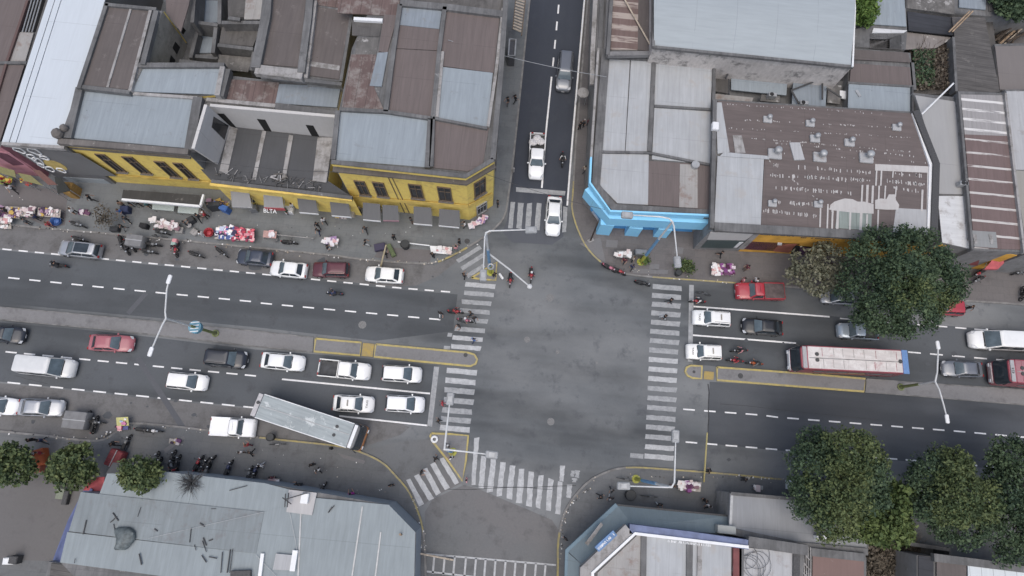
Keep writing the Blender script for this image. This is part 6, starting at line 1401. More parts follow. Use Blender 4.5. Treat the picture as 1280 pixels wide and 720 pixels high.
def tree(px, py, lobes, label, mats=('dark',), hbase=None, leaf_s=.155, dens=2.3, sub=.95, name='tree', group=None, trunk_r=.28, holes=.27, z0=.1, seed=1):
    """lobes: (px, py, z, radius m, squash, material index)"""
    rn = random.Random(seed); g = hbase or G(px, py, 0)
    root = thing(name, (g.x, g.y, z0), label, 'tree', group)
    crowns = [MB() for _ in mats]; tips = []
    L = [(G(a[0], a[1], a[2]), a[3]*.86, a[4] if len(a) > 4 else .75, a[5] if len(a) > 5 else 0) for a in lobes]
    for c, r, sq, mi in L:
        tips.append(c); n = int(4*math.pi*r*r*.62/(sub*sub)*1.15)
        for i in range(n):
            z = 1-(i+.5)/n*1.45; z = max(-.7, z); ph = i*2.39996+rn.random()*.5; rr_ = math.sqrt(max(0, 1-z*z))
            d = Vector((rr_*math.cos(ph), rr_*math.sin(ph), z)); k = rn.uniform(.62, 1.14)
            cc = c+Vector((d.x*r*k, d.y*r*k, d.z*r*k*sq))
            if any(((cc-c2).length < r2*.62) for c2, r2, s2, m2 in L if c2 is not c): continue
            if rn.random() < holes: continue
            s = sub*rn.choice((.45, .6, .75, .95, 1.15))*rn.uniform(.9, 1.1); nl = int(44*dens*rn.uniform(.7, 1.2)*(s/.8)**2)
            for _ in range(nl):
                v = Vector((rn.gauss(0, 1), rn.gauss(0, 1), rn.gauss(0, 1))); v = v.normalized()*s*rn.uniform(.35, 1.0); v.z = v.z*.75+abs(v.z)*.1
                leaf(crowns[mi], cc+v, leaf_s*rn.uniform(.7, 1.15), rn)
        for _ in range(int(60*r)):     # loose twigs beyond the outline
            v = Vector((rn.gauss(0, 1), rn.gauss(0, 1), rn.gauss(0, .6))).normalized()*r*rn.uniform(.9, 1.18); v.z *= sq
            for _k in range(3): leaf(crowns[mi], c+v+Vector((rn.gauss(0, .18), rn.gauss(0, .18), rn.gauss(0, .12))), leaf_s*.9, rn)
    t = MB(); zt = min(c.z for c in tips)-.5
    fork = Vector((g.x, g.y, max(1.6, zt*.55)))
    t.tube([(g.x, g.y, z0), (g.x+.05, g.y+.03, fork.z*.5), fork], [trunk_r*1.25, trunk_r, trunk_r*.85], 9)
    for c in tips:
        m_ = fork.lerp(c, .55)+Vector((rn.gauss(0, .3), rn.gauss(0, .3), -.2)); t.tube([fork, m_, c], [trunk_r*.6, trunk_r*.38, trunk_r*.12], 6)
        for _ in range(3):
            e = c+Vector((rn.gauss(0, 1), rn.gauss(0, 1), rn.gauss(0, .4))).normalized()*1.4; t.tube([m_, e], [trunk_r*.25, trunk_r*.06], 5)
    t.build('trunk', m_bark, root)
    for mbx, mt in zip(crowns, mats):
        if mbx.v: mbx.build('crown', LF[mt], root)
    return root
BT_ = 'big street trees in the east'
tree(1112, 362, [(1100, 325, 7.6, 3.3), (1140, 322, 8.0, 3.3), (1085, 358, 7.2, 3.0), (1168, 348, 7.4, 2.8), (1125, 355, 9.2, 3.4, .8), (1105, 388, 7.2, 2.7), (1140, 390, 7.2, 2.6), (1118, 402, 6.4, 1.6), (1165, 366, 7.0, 2.3, .75, 1), (1133, 362, 10.4, 2.0, .7, 1)], 'huge round dark green tree overhanging the upper kerb and the pale blue pickup', ('dark', 'mid'), seed=3, group=BT_)
tree(1022, 345, [(1010, 330, 4.6, 1.7), (1035, 325, 5.0, 1.6), (1022, 350, 4.8, 1.7), (1042, 345, 4.6, 1.3), (997, 345, 4.0, 1.2), (1030, 308, 4.4, .9)], 'pale olive grey tree with thin foliage beside the huge dark tree', ('olive',), leaf_s=.2, dens=.75, sub=.7, holes=.3, trunk_r=.16, seed=4)
tree(1050, 612, [(1020, 585, 8.0, 2.6), (1058, 568, 8.2, 2.6, .75, 1), (1016, 622, 7.8, 2.4), (1050, 608, 9.4, 3.0, .8, 1), (1075, 600, 8.2, 2.6), (1045, 645, 7.4, 2.4, .75, 1), (1015, 552, 6.8, 1.4), (1080, 572, 7.8, 2.1, .75, 1), (1062, 592, 9.8, 1.6, .7, 1), (1085, 620, 7.4, 1.8)], 'tall dark green tree with a yellowish middle at the lower kerb, left of its row', ('dark', 'mid'), seed=5, group=BT_)
tree(1098, 645, [(1108, 640, 6.6, 2.2), (1122, 628, 6.2, 1.8), (1112, 662, 6.0, 1.7), (1090, 655, 6.2, 1.6)], 'lower bright yellow green tree tucked between two tall dark trees', ('bright',), leaf_s=.24, seed=6, trunk_r=.2)
tree(1185, 615, [(1165, 595, 7.2, 2.2), (1188, 585, 7.2, 2.0, .75, 1), (1160, 625, 7.0, 2.1), (1195, 620, 8.2, 2.7, .8, 1), (1222, 625, 7.4, 2.3, .75, 1), (1205, 655, 6.8, 2.1), (1222, 655, 6.4, 1.6), (1175, 570, 6.2, 1.2), (1150, 605, 6.4, 1.4), (1185, 650, 6.4, 1.8)], 'broad dark green tree at the lower kerb, between the yellowish tree and the right edge', ('dark', 'mid'), seed=7, group=BT_)
tree(1275, 605, [(1268, 575, 7.4, 2.4), (1262, 610, 7.2, 2.2), (1290, 600, 8, 3.0), (1300, 640, 7.5, 2.8), (1268, 660, 6.4, 1.8), (1262, 684, 5.6, 1.4), (1252, 590, 6.4, 1.2)], 'dark tree cut by the right edge above the white sheet roof', ('dark',), seed=8, group=BT_)
ST = 'small round trees by the market hall'
tree(17, 578, [(10, 572, 3.9, 1.35), (27, 574, 3.9, 1.2), (18, 588, 4.1, 1.35), (2, 590, 3.8, 1.2), (34, 590, 3.6, .8)], 'small round tree at the left edge beside the orange cart', ('mid',), leaf_s=.2, sub=.62, seed=9, trunk_r=.14, group=ST)
tree(90, 583, [(80, 578, 3.9, 1.3), (98, 576, 4.0, 1.4), (88, 592, 4.2, 1.5), (104, 590, 3.8, 1.1), (72, 590, 3.6, .9), (90, 566, 3.5, .7)], 'small round tree between the orange cart and the red awning', ('mid',), leaf_s=.2, sub=.62, seed=10, trunk_r=.14, group=ST)
tree(178, 588, [(168, 588, 5.9, 1.1), (184, 588, 6.0, 1.1), (175, 600, 6.2, 1.2), (190, 597, 5.7, .75), (160, 596, 5.6, .7)], 'small round tree overlapping the front edge of the grey market hall', ('mid',), leaf_s=.19, sub=.58, seed=11, trunk_r=.13, group=ST)
tree(1078, 12, [(1080, -6, 6.2, 1.7), (1078, 14, 5.8, 1.6), (1070, 2, 6.0, 1.3), (1082, 24, 5.2, .9)], 'fresh lime green treetop beside the curved end of the grey warehouse', ('lime',), leaf_s=.2, sub=.6, seed=12, trunk_r=.15)
tree(1262, 0, [(1262, 4, 5.6, 1.7), (1280, -4, 6, 2.2), (1248, -6, 5.4, 1.3), (1275, 14, 5.2, 1.3)], 'dark tree in the upper right corner above the log pile', ('dark',), leaf_s=.24, sub=.8, seed=13, trunk_r=.2)
tree(130, 272, [(128, 266, 2.2, .8), (136, 272, 2.0, .75), (129, 279, 2.0, .7)], 'thin half bare little tree on the upper left pavement', ('dry',), leaf_s=.13, dens=.32, sub=.55, holes=.35, trunk_r=.07, seed=14)
def twig_bush(px, py, z, r, label, mat, n=70, name='bush'):
    g = G(px, py, z); root = thing(name, g, label, 'bush'); t = MB(); rn = random.Random(px)
    for k in range(n):
        d = Vector((rn.gauss(0, 1), rn.gauss(0, 1), abs(rn.gauss(0, .8)))).normalized(); e = g+d*r*rn.uniform(.5, 1); mid = g.lerp(e, .5)+Vector((rn.gauss(0, .1), rn.gauss(0, .1), .15))*r
        t.tube([g, mid, e], [.03, .02, .008], 4)
        for _ in range(3): t.tube([mid, mid+(e-g)*.4+Vector((rn.gauss(0, .25), rn.gauss(0, .25), rn.gauss(0, .2)))*r], [.016, .005], 3)
    t.build('twigs', mat, root); return root
twig_bush(241, 603, 4.9, 1.45, 'bare grey crown of twigs standing at the front edge of the grey market hall', m_irond, 60)
def tangle(name, label, poly_c, rx, ry, z, n, mat, leafk, nl, seed):
    rn = random.Random(seed); root = thing(name, G(*poly_c, z), label, 'plant'); t = MB(); lv = MB()
    for _ in range(n):
        a = G(poly_c[0]+rn.uniform(-rx, rx), poly_c[1]+rn.uniform(-ry, ry), z+rn.uniform(.1, .7)); an = rn.gauss(.9, .5); l = rn.uniform(.6, 2.6)
        t.tube([a, a+Vector((math.cos(an)*l*.5, math.sin(an)*l*.5, rn.uniform(0, .4))), a+Vector((math.cos(an)*l, math.sin(an)*l, rn.uniform(-.2, .3)))], [.03, .022, .01], 4)
    for _ in range(nl):
        a = G(poly_c[0]+rn.uniform(-rx, rx), poly_c[1]+rn.uniform(-ry, ry), z+rn.uniform(.1, .9)); leaf(lv, a, .2, rn)
    t.build('stems', mat, root); lv.build('leaves', LF[leafk], root)
tangle('dry_shrubs', 'tangle of dry shrubs and canes in the walled junk yard', (1168, 86), 25, 26, 3.5, 130, m_bark, 'dry', 900, 3)
tangle('green_shrubs', 'low green weeds in the left half of the walled junk yard', (1155, 84), 13, 22, 3.5, 30, m_bark, 'dark', 1500, 5)
tangle('dry_shrubs', 'tangled dry vines in the overgrown yard below the yellow green tree', (1116, 706), 34, 26, .4, 190, simple('dry_cane', (.16, .13, .1), .9, var=.3, scale=3, obj=False), 'dry', 2600, 4)
lg = MB(); rl = random.Random(31); 
for i in range(26):
    l = thing('log', G(1252+rl.uniform(-16, 22), 38+rl.uniform(-12, 12), .3+rl.random()*.9), 'bare pole lying on the brush pile at the upper right', 'log', 'poles of the brush pile') if i < 14 else None
    c = G(1254+rl.uniform(-16, 24), 36+rl.uniform(-14, 12), 1.0+rl.random()*.9); an = heading(1255, 36, 1, -.75)+rl.gauss(0, .18); le = rl.uniform(2.5, 6)
    d = Vector((math.cos(an), math.sin(an), rl.gauss(0, .05)))*le/2
    m = MB(); m.tube([c-d, c+d], rl.uniform(.06, .16), 6)
    if l: 
        l.location = c; WORLD[l.name] = tuple(c); m.build('pole', rl.choice([m_wood, m_woodl, m_bark, m_bark]), l)
    else: lg.v and None; lg.add(m.v, m.f)
tag(lg.build('brush', m_bark), 'heap of dead branches under the poles at the upper right', 'brush', kind='stuff')
# ================================================================== STREET FURNITURE
m_lampw = simple('pole_white_grimy', (.56, .57, .575), .5, var=.12, scale=1.5, obj=False)
m_py = simple('pole_yellow_base', (.36, .36, .06), .6, var=.25, scale=3, obj=False); m_pb = simple('pole_blue', (.13, .28, .46), .5, var=.15, scale=2, obj=False); m_green = simple('pole_green', (.16, .19, .07), .6, var=.3, scale=2, obj=False)
def vpole(base, top):
    B = G(*base); best = min(((G(*top, h/10)-B).to_2d().length, h/10) for h in range(20, 180))
    return B, G(*top, best[1])
def signal(base, top, arms, label):
    B, T = vpole(base, top); B.z = .1; r = thing('traffic_signal', B, label, 'traffic signal', 'mast arm traffic signals of the crossing')
    for nm, a, b, ra, mt in (('pole_foot', 0, .2, .19, m_py), ('pole', .2, .62, .16, m_pb), ('pole_top', .62, 1, .11, m_lampw)): MB().tube([B.lerp(T, a), B.lerp(T, b)], [ra, ra*.9], 10).build(nm, mt, r)
    MB().cyl((B.x, B.y, .16), .42, .1, 16).build('base_plate', m_py, r)
    for pts in arms:
        P = [T]+[G(p[0], p[1], T.z+.1) for p in pts]; e, d = P[-1], (P[-1]-P[-2]).normalized()
        MB().tube(P, [.085]+[.075]*(len(P)-2)+[.05], 8).build('arm', m_lampw, r)
        rz = math.atan2(d.y, d.x); c = e+d*.5+Vector((0, 0, -.1))
        o = MB().box(c, (1.05, .62, .34), rz, bev=.08).build('signal_head', simple('signal_grey', (.30, .31, .32), .5, var=.15, scale=2, obj=False), r)
        MB().box(c+Vector((0, 0, .19)), (.5, .4, .05), rz, bev=.02).build('head_lid', m_steel, o)
        for k in range(3): MB().cyl(c+Vector((0, 0, -.22)), .1, .1, 10).build('lens', [m_tail, simple('lens_amber', (.4, .22, .02), .3, obj=False), simple('lens_green', (.02, .2, .08), .3, obj=False)][k], o) if k == 0 else None
    return r
signal((613, 341), (607.5, 291), [[(612, 288.6), (657, 287.2)], [(606, 296), (604.3, 337)]], 'traffic signal mast standing on the upper left triangular island')
signal((800.5, 328), (840.5, 277), [[(836, 273), (826, 271), (791, 268.8)], [(842.5, 283), (846.5, 320.5)]], 'traffic signal mast in front of the sky blue shop')
signal((794.5, 598.7), (839.5, 608.8), [[(834, 609), (787.5, 607.6)], [(843, 603), (844.5, 553)]], 'traffic signal mast on the lower right pavement beside the goods cart')
signal((566, 565), (555.5, 561.5), [[(607, 567.5)], [(559, 530), (561.8, 506)]], 'traffic signal mast standing on the lower left triangular island')
B = G(612, 322, .1); B, T = vpole((613, 338), (611, 317)); r = thing('street_lamp', (B.x, B.y, .1), 'thin single-armed street lamp on the upper left island reaching over the crossing', 'street lamp')
MB().tube([B, T], [.13, .1], 8).build('pole', m_pb, r); e = G(662, 358, T.z+1.0); MB().tube([T, T.lerp(e, .5)+Vector((0, 0, .3)), e], [.10, .085, .07], 6).build('arm', m_lampw, r); MB().ball(e, .26, 10, squash=.5).build('lamp_head', m_lampw, r, 60)
MB().torus(T+Vector((.2, -.9, -1.5)), .28, .09, 'Z', 14, 5).build('ring_bracket', m_steel, r)
def dlamp(base, joint, a1, a2, label, sign=None):
    B, T = vpole(base, joint); B.z = .1; r = thing('street_lamp', B, label, 'street lamp', 'two-armed street lamps on the median')
    MB().tube([B, B.lerp(T, .55)], [.16, .13], 8).build('pole_foot', m_green, r); MB().tube([B.lerp(T, .55), T], [.10, .085], 8).build('pole', m_lampw, r); MB().torus((B.x, B.y, .16), .3, .08, 'Z', 16, 6).build('base_ring', m_green, r)
    for a in (a1, a2):
        P = [T]+[G(p[0], p[1], T.z+.15+.15*i) for i, p in enumerate(a)]
        MB().tube(P, [.085]+[.075]*(len(P)-2)+[.06], 8).build('arm', m_lampw, r)
        e = P[-1]; d = (P[-1]-P[-2]).normalized(); rz = math.atan2(d.y, d.x)
        MB().loft([[(x*math.cos(rz)-y*math.sin(rz)+e.x, x*math.sin(rz)+y*math.cos(rz)+e.y, e.z+z) for x, y, _ in rring(-.3, .55, .2-.05*abs(i_-1), .12, 0)] for i_, z in ((0, -.08), (1, .02), (2, .1))]).build('lamp_head', m_wht, r, 60)
    if sign:
        c = B.lerp(T, sign); n_ = [(-.62, .62)]; o = MB().cyl(c+Vector((0, 0, .0)), .62, .5, 12).build('sign_drum', simple('sign_teal', (.12, .27, .36), .5, var=.3, scale=1.5, obj=False), r)
        for k in range(4): MB().box(c+Vector((0, -.45+.3*k, .27)), (.8, .08, .03), .1).build('sign_line', m_wht, o)
    return r
dlamp((270, 417), (207.5, 398), [(206.5, 390), (208.5, 362), (211, 351)], [(203, 406), (195, 424), (189, 438)], 'two-armed white street lamp with a green foot and teal drum sign, left median', .44)
dlamp((1125, 484), (1169, 477), [(1171.5, 465), (1172.5, 440), (1172.5, 433)], [(1174, 487), (1180, 508), (1183.5, 522)], 'two-armed white street lamp on the right median, between the red bus and grey car')
def post(name, base, top, rad, mat, label, cat, h=None, z0=.12):
    if h is None: B, T = vpole(base, top)
    else: B, T = G(*base), G(*top, h)
    B.z = z0; r = thing(name, B, label, cat); MB().tube([B, T], [rad, rad*.8], 8).build('pole', mat, r); return r, B, T
r, B, T = post('wooden_pole', (476, 334), (482.5, 306.5), .10, simple('tan_pole', (.42, .36, .24), .7, obj=False), 'tan wooden pole leaning at the kerb beside a white sedan', 'pole', h=3.2)
r, B, T = post('sign_pole', (738, 301), (747.5, 278), .10, simple('brown_pole', (.05, .035, .03), .6, obj=False), 'dark brown pole on the corner pavement by the sky blue shop', 'pole'); MB().box((B.x, B.y, .16), (.7, .4, .1), .5, bev=.02).build('foot', m_parl, r)
r, B, T = post('leaning_pole', (879.5, 602), (884, 541), .09, simple('ochre_pole', (.40, .35, .16), .6, obj=False), 'thin ochre pole leaning out from the lower right kerb beside the goods cart', 'pole', h=4.5)
r, B, T = post('wooden_pole', (519, 672), (500, 668), .12, m_wood, 'short post at the chamfered corner of the grey market hall', 'pole')
r = thing('road_bar', G(530, 694, .4), 'pale wooden bar lying from the pavement out over the lower street', 'bar'); MB().tube([G(516, 690, .6), G(567, 700, .35)], .09, 6).build('bar', m_woodl, r)
r = thing('rail', G(517, 304, .8), 'low metal hand rail along the upper pavement, ending at the white goods table', 'rail')
for a, b in (((497.5, 302.3), (537, 307)),): MB().tube([G(*a, .85), G(*b, .85)], .07, 6).build('bar', m_wht, r)
for p in ((498, 303), (517, 305), (536, 307.5)): g = G(*p, .5); MB().tube([(g.x, g.y, .12), (g.x, g.y, .85)], .04, 6).build('post', m_steel, r)
r = thing('rail', G(368, 297, .8), 'thin rope rail on the upper pavement right of the pink table', 'rail'); MB().tube([G(347, 293.5, .7), G(392, 298, .7)], .045, 5).build('bar', m_parl, r)
for p in ((348, 294), (391, 298.5)): g = G(*p, .5); MB().tube([(g.x, g.y, .12), (g.x, g.y, .75)], .035, 5).build('post', m_steel, r)
r = thing('small_canopy', G(729, 116, 2.6), 'small white oval canopy on thin legs on the right pavement of the north street', 'canopy')
c = G(729, 116, 2.6); MB().cyl(c, .65, .1, 18).build('cover', m_parl, r)
for dx in (-.5, .5): MB().tube([c+Vector((dx, 0, 0)), (c.x+dx, c.y, .12)], .035, 5).build('leg', m_steel, r)
def bollard(px, py, label, mat=m_wht, h=.8, rad=.14, z0=.12):
    g = G(px, py, .4); r = thing('bollard', (g.x, g.y, z0), label, 'bollard'); MB().cyl((0, 0, h/2), rad, h, 12, r2=rad*.8).build('shaft', mat, r, local=True); MB().ball((0, 0, h), rad*.9, 10).build('cap', mat, r, 60, True); return r
bollard(414, 560.5, 'black bollard at the lower kerb by the nose of the grey bus', m_black)
bollard(642, 213, 'pale bollard at the left kerb of the north street', m_parl)
g = G(626, 344.5, .2); r = thing('road_block', (g.x, g.y, .012), 'small white concrete block lying on the crossing right of the upper left island', 'block', rz=heading(626, 344, .7, 1)); MB().box((0, 0, .15), (.62, .24, .3), bev=.06).build('block', m_wht, r, local=True); MB().ball((.32, 0, .2), .17, 8).build('knob', m_wht, r, 60, True)
g = G(543, 549, .3); r = thing('tyre', (g.x, g.y, .13), 'white-painted tyre lying in the left tip of the lower left island', 'tyre'); MB().torus((0, 0, .14), .27, .12, 'Z', 18, 8).build('tyre', m_wht, r, 60, True)
def bin_(px, py, label, mat=None, s=1.0):
    g = G(px, py, .4); r = thing('waste_bin', (g.x, g.y, .13), label, 'bin'); mat = mat or simple('bin_dark', (.03, .033, .035), .6)
    MB().cyl((0, 0, .45*s), .36*s, .9*s, 16, r2=.42*s).build('bin_body', mat, r, local=True); MB().torus((0, 0, .9*s), .42*s, .04, 'Z', 16, 5).build('rim', m_trim, r, None, True); return r
bin_(507, 307.5, 'dark bin beside the metal hand rail', s=1.1); bin_(786.5, 618.5, 'dark round bin on the lower right pavement below the signal arm', s=1.2); bin_(339.5, 546.5, 'low dark bin at the lower kerb behind the grey bus', s=.9); bin_(847, 342, 'dark bin at the kerb under the plants', s=.8)
def crate(px, py, size, mat, label, cat='crate', name='crate', rz=0.0, z0=.13, z=.4):
    g = G(px, py, z); r = thing(name, (g.x, g.y, z0), label, cat, rz=EW+rz); x, y, h = size
    MB().box((0, 0, h/2), (x, y, h), bev=.03).build('case', mat, r, local=True); MB().box((0, 0, h+.015), (x*.86, y*.86, .05), bev=.02).build('lid', mat, r, local=True); return r
crate(800, 317, (1.25, .6, .9), simple('utility_grey', (.19, .2, .215), .6, var=.1), 'grey utility cabinet left of the signal pole in front of the blue shop', 'cabinet', 'utility_cabinet')
crate(225, 288, (.8, .65, .5), simple('box_greyish', (.3, .29, .28), .7), 'grey box at the right end of the goods table under the canopy'); crate(243, 290, (.75, .7, .35), m_parl, 'whitish box on the pavement, right of the round stool', rz=-.5)
g = G(237.5, 282.5, .4); r = thing('stool', (g.x, g.y, .13), 'round white stool beside the goods table', 'stool'); MB().cyl((0, 0, .48), .27, .06, 16).build('seat', m_parl, r, local=True)
for k in range(3): a = k*2.09; MB().tube([(.15*math.cos(a), .15*math.sin(a), .46), (.24*math.cos(a), .24*math.sin(a), 0)], .025, 5).build('leg', m_steel, r, None, True)
g = G(345.5, 300.5, .3); r = thing('stool', (g.x, g.y, .13), 'round grey stool behind the pink table', 'stool'); MB().cyl((0, 0, .45), .25, .06, 16).build('seat', m_par, r, local=True)
for k in range(3): a = k*2.09; MB().tube([(.15*math.cos(a), .15*math.sin(a), .44), (.24*math.cos(a), .24*math.sin(a), 0)], .025, 5).build('leg', m_steel, r, None, True)
def tub(px, py, col, label, s=.5):
    g = G(px, py, .3); r = thing('tub', (g.x, g.y, .13), label, 'tub'); mt = simple('tub_'+col, SHIRT[col], .5)
    MB().loft([[(s*k_*math.cos(a), s*k_*math.sin(a), z) for a in [2*math.pi*i/16 for i in range(16)]] for k_, z in ((.75, 0), (1, .5), (1.06, .5), (.94, .46), (.72, .1))]).build('tub', mt, r, 50, True); MB().ball((.05, 0, .32), s*.6, 10, squash=.5).build('contents', mt, r, 60, True)
tub(71.5, 277, 'blue', 'bright blue tub on the pavement right of a person in red', .55); tub(262, 291.5, 'red', 'red tub at the left end of the big clothes table', .5)
# ---- goods tables
m_tabl = simple('table_board', (.36, .33, .30), .8, var=.2, scale=3)
PAL = dict(dress=[(.75, .72, .74), (.5, .55, .7), (.08, .12, .3), (.8, .78, .78), (.3, .42, .55), (.05, .04, .09), (.55, .2, .35)], reds=[(.6, .12, .16), (.72, .4, .42), (.7, .62, .62), (.25, .04, .08), (.6, .25, .3), (.45, .05, .08), (.06, .03, .05)],
           pale=[(.55, .46, .46), (.62, .58, .58), (.42, .3, .32), (.5, .42, .4), (.2, .12, .14), (.66, .64, .64)], dark=[(.05, .03, .06), (.12, .05, .12), (.3, .2, .28), (.55, .5, .5), (.08, .03, .05), (.5, .35, .1)],
           fruit=[(.5, .3, .03), (.45, .1, .04), (.2, .25, .05), (.55, .42, .08), (.15, .1, .05), (.3, .05, .04)], white=[(.68, .66, .66), (.6, .5, .48), (.72, .72, .72), (.55, .3, .3), (.66, .62, .6)], pink=[(.6, .38, .4), (.68, .58, .6), (.66, .64, .68), (.3, .2, .35), (.7, .68, .7)], purple=[(.2, .06, .2), (.5, .4, .48), (.08, .02, .06), (.62, .56, .6), (.3, .12, .28), (.12, .05, .1)], green=[(.05, .1, .03), (.14, .2, .05), (.03, .05, .02), (.2, .22, .1)])
HM = {k: heapmat('goods_'+k, v) for k, v in PAL.items()}
def stall(q, label, heaps, heap_label, n=60, z=.85, top=None, hs=.2, z0=.13, name='goods_table', cat='market table', hh=.12):
    """table whose top corners are seen at q; heaps = [(u0,u1,palette)] along its length"""
    P = GP(q, z); c = cen(P); r = thing(name, (c.x, c.y, z0), label, cat)
    m = MB(); m.slab(P, z-.06, z); m.build('tabletop', top or m_tabl, r)
    for p in P:
        g = p.lerp(c, .06); MB().tube([(g.x, g.y, z0), (g.x, g.y, z-.05)], .035, 6).build('leg', m_steel, r)
    rn = random.Random(int(q[0][0]*7+q[0][1])); 
    for (u0, u1, pal), hl in zip(heaps, heap_label):
        h = MB()
        for _ in range(max(5, int(n*.62))):
            u = rn.uniform(u0, u1); v = rn.uniform(.08, .92); p = P[0].lerp(P[1], u).lerp(P[3].lerp(P[2], u), v)
            s = hs*rn.choice((.8, 1.1, 1.5, 2.0))*rn.uniform(.85, 1.15); h.box((p.x, p.y, z+.005+rn.uniform(.2, 1)*hh), (s*1.5, s, rn.uniform(.05, .14)), EW+rn.gauss(0, .25)+rn.choice((0, 0, 1.57)), ry=rn.gauss(0, .15), bev=.02)
        tag(h.build('goods_heap', HM[pal]), hl, 'goods', kind='stuff')
    return r
stall([(-4, 257), (24, 258.5), (24, 273), (-4, 271)], 'goods table at the left edge heaped with dark purple things', [(0, 1, 'dark')], ['heap of dark purple and yellow goods on the table at the left edge'], 70)
stall([(23, 258.5), (44, 260), (43, 271), (22, 270)], 'pale goods table between the dark purple heap and a second pale table', [(0, 1, 'pale')], ['pale pinkish goods on the middle table of the left pavement'], 46)
stall([(-4, 271.5), (13, 272), (13, 280), (-4, 279)], 'low table of white parcels at the left edge by the kerb', [(0, 1, 'white')], ['white parcels on the low table at the left edge'], 30)
stall([(47.5, 259.5), (76, 262), (75, 272), (46.5, 270)], 'pale goods table left of the blue tub, second one of the left pavement', [(.12, .45, 'dark'), (.4, 1, 'pale')], ['dark goods on the left part of the table above the blue tub', 'pale goods on the right part of the table above the blue tub'], 30)
stall([(187.5, 273), (196, 274), (196, 279), (188, 278)], 'little white topped table end beside the goods table under the canopy', [(0, 1, 'white')], ['white things on the little table end under the canopy'], 8)
stall([(197, 275.5), (224, 278.5), (222, 287.5), (196, 285)], 'goods table with mixed pale goods in front of the canopy', [(0, 1, 'pale')], ['mixed pale goods on the table in front of the canopy'], 60)
stall([(191, 253), (218, 256), (217, 264), (190, 261.5)], 'pale teal topped counter under the canopy, left one of two', [], [], top=simple('counter_teal', (.40, .46, .46), .5), z=1.0)
stall([(223, 256.5), (248.5, 259), (247.5, 268), (222, 265.5)], 'pale teal topped counter under the canopy, right one of two', [], [], top=simple('counter_teal', (.40, .46, .46), .5), z=1.0)
stall([(273, 282), (318, 286), (316, 302), (268, 298.5)], 'long market table of clothes in front of the first grey awning', [(0, .5, 'dress'), (.48, 1, 'reds')], ['heap of white and blue clothes on the long market table', 'heap of red and pink clothes on the long market table'], 110)
stall([(329.5, 288), (346, 289.5), (345, 298), (328.5, 296.5)], 'small pink wooden table below the red-hemmed awning', [(.5, 1, 'pink')], ['few pink boxes on the small pink table'], 8, top=simple('pink_board', (.42, .27, .25), .8, var=.15))
stall([(405, 296), (423.5, 298.5), (422, 306.5), (404, 304.5)], 'small table of pink and white bundles in the middle of the upper pavement', [(0, 1, 'pink')], ['pink and white bundles on the small table in the middle of the upper pavement'], 26, hs=.25)
stall([(537, 307), (565, 309), (563.5, 318), (539, 316)], 'white clothed table at the end of the metal hand rail', [(.1, .95, 'white')], ['white and pink goods on the table at the end of the hand rail'], 30, top=m_wht)
stall([(586, 280.5), (607, 269.5), (610, 273.5), (590, 285)], 'slanting newspaper table along the chamfered yellow corner', [(0, 1, 'pink')], ['papers and magazines laid out along the chamfered yellow corner'], 46)
stall([(771, 313), (789, 313.5), (788.5, 322), (770.5, 321.5)], 'white goods table in front of the left half of the blue shop', [(.0, 1, 'white')], ['white and beige goods on the table in front of the blue shop'], 22, top=m_parl)
stall([(890, 329), (917, 330.5), (917.5, 344), (890, 344)], 'goods table near the kerb, left of the red pickup', [(0, .3, 'white'), (.3, 1, 'purple')], ['stacked white goods on the table left of the red pickup', 'purple goods on the table left of the red pickup'], 50)
stall([(848, 600), (877, 603), (875.5, 615), (848, 612)], 'goods cart beside the lower right signal mast', [(0, .3, 'white'), (.25, 1, 'pale'), (.3, .55, 'purple')], ['white bundles at the left end of the lower right goods cart', 'pinkish goods on the lower right goods cart', 'dark goods in the middle of the lower right goods cart'], 26)
stall([(943.5, 606), (954, 607.5), (953.5, 612.5), (943, 611)], 'small grey pushcart on the lower right pavement', [(0, .6, 'pale')], ['few pale things on the small grey pushcart'], 6, top=m_steel, name='pushcart', cat='cart')
stall([(335, 597.5), (349, 598.5), (350, 607.5), (334, 606)], 'small pinkish goods table at the edge of the grey market hall', [(0, 1, 'pale')], ['pinkish goods on the small table at the edge of the grey market hall'], 24)
stall([(145, 522), (160, 521), (161, 532), (146, 532.5)], 'yellow-edged table with a white and blue cover at the lower kerb', [(.2, .8, 'dress')], ['blue and white things on the yellow-edged table'], 8, top=simple('yellow_board', (.5, .48, .2), .7))
stall([(146, 533), (160, 532.5), (160, 537), (147, 537.5)], 'low blue and red cloth counter in front of the yellow-edged table', [(0, .3, 'reds')], ['red things on the low cloth counter below the yellow-edged table'], 8, top=simple('blue_board', (.09, .1, .25), .7), z=.6)
stall([(0, 218), (14, 222), (12, 230), (-4, 228)], 'fruit stand under the pink shop front at the left edge', [(0, 1, 'fruit')], ['fruit heaped on the stand at the left edge'], 50, z=1.0)
stall([(26, 222), (40, 227), (38, 231), (27, 228)], 'stand of yellow and orange fruit before the pink shop front', [(0, 1, 'fruit')], ['yellow and orange fruit on the stand before the pink shop front'], 30, z=1.0)
def slab_awn(q, z, mat, label):
    P = [G(p[0], p[1], zz) for p, zz in zip(q, z)]; c = cen(P); r = thing('shop_awning', c, label, 'awning')
    m = MB(); m.prism([tuple(p-Vector((0, 0, .06))) for p in P], [tuple(p) for p in P]); m.build('cloth', mat, r)
    for p in (P[2], P[3]): MB().tube([(p.x, p.y, .12), tuple(p)], .04, 5).build('post', m_steel, r)
slab_awn([(0, 208), (18, 213), (20, 222), (-4, 215)], [3.2, 3.2, 2.7, 2.7], simple('olive_cloth', (.19, .18, .08), .8, obj=False), 'olive awning of the pink shop at the left edge')
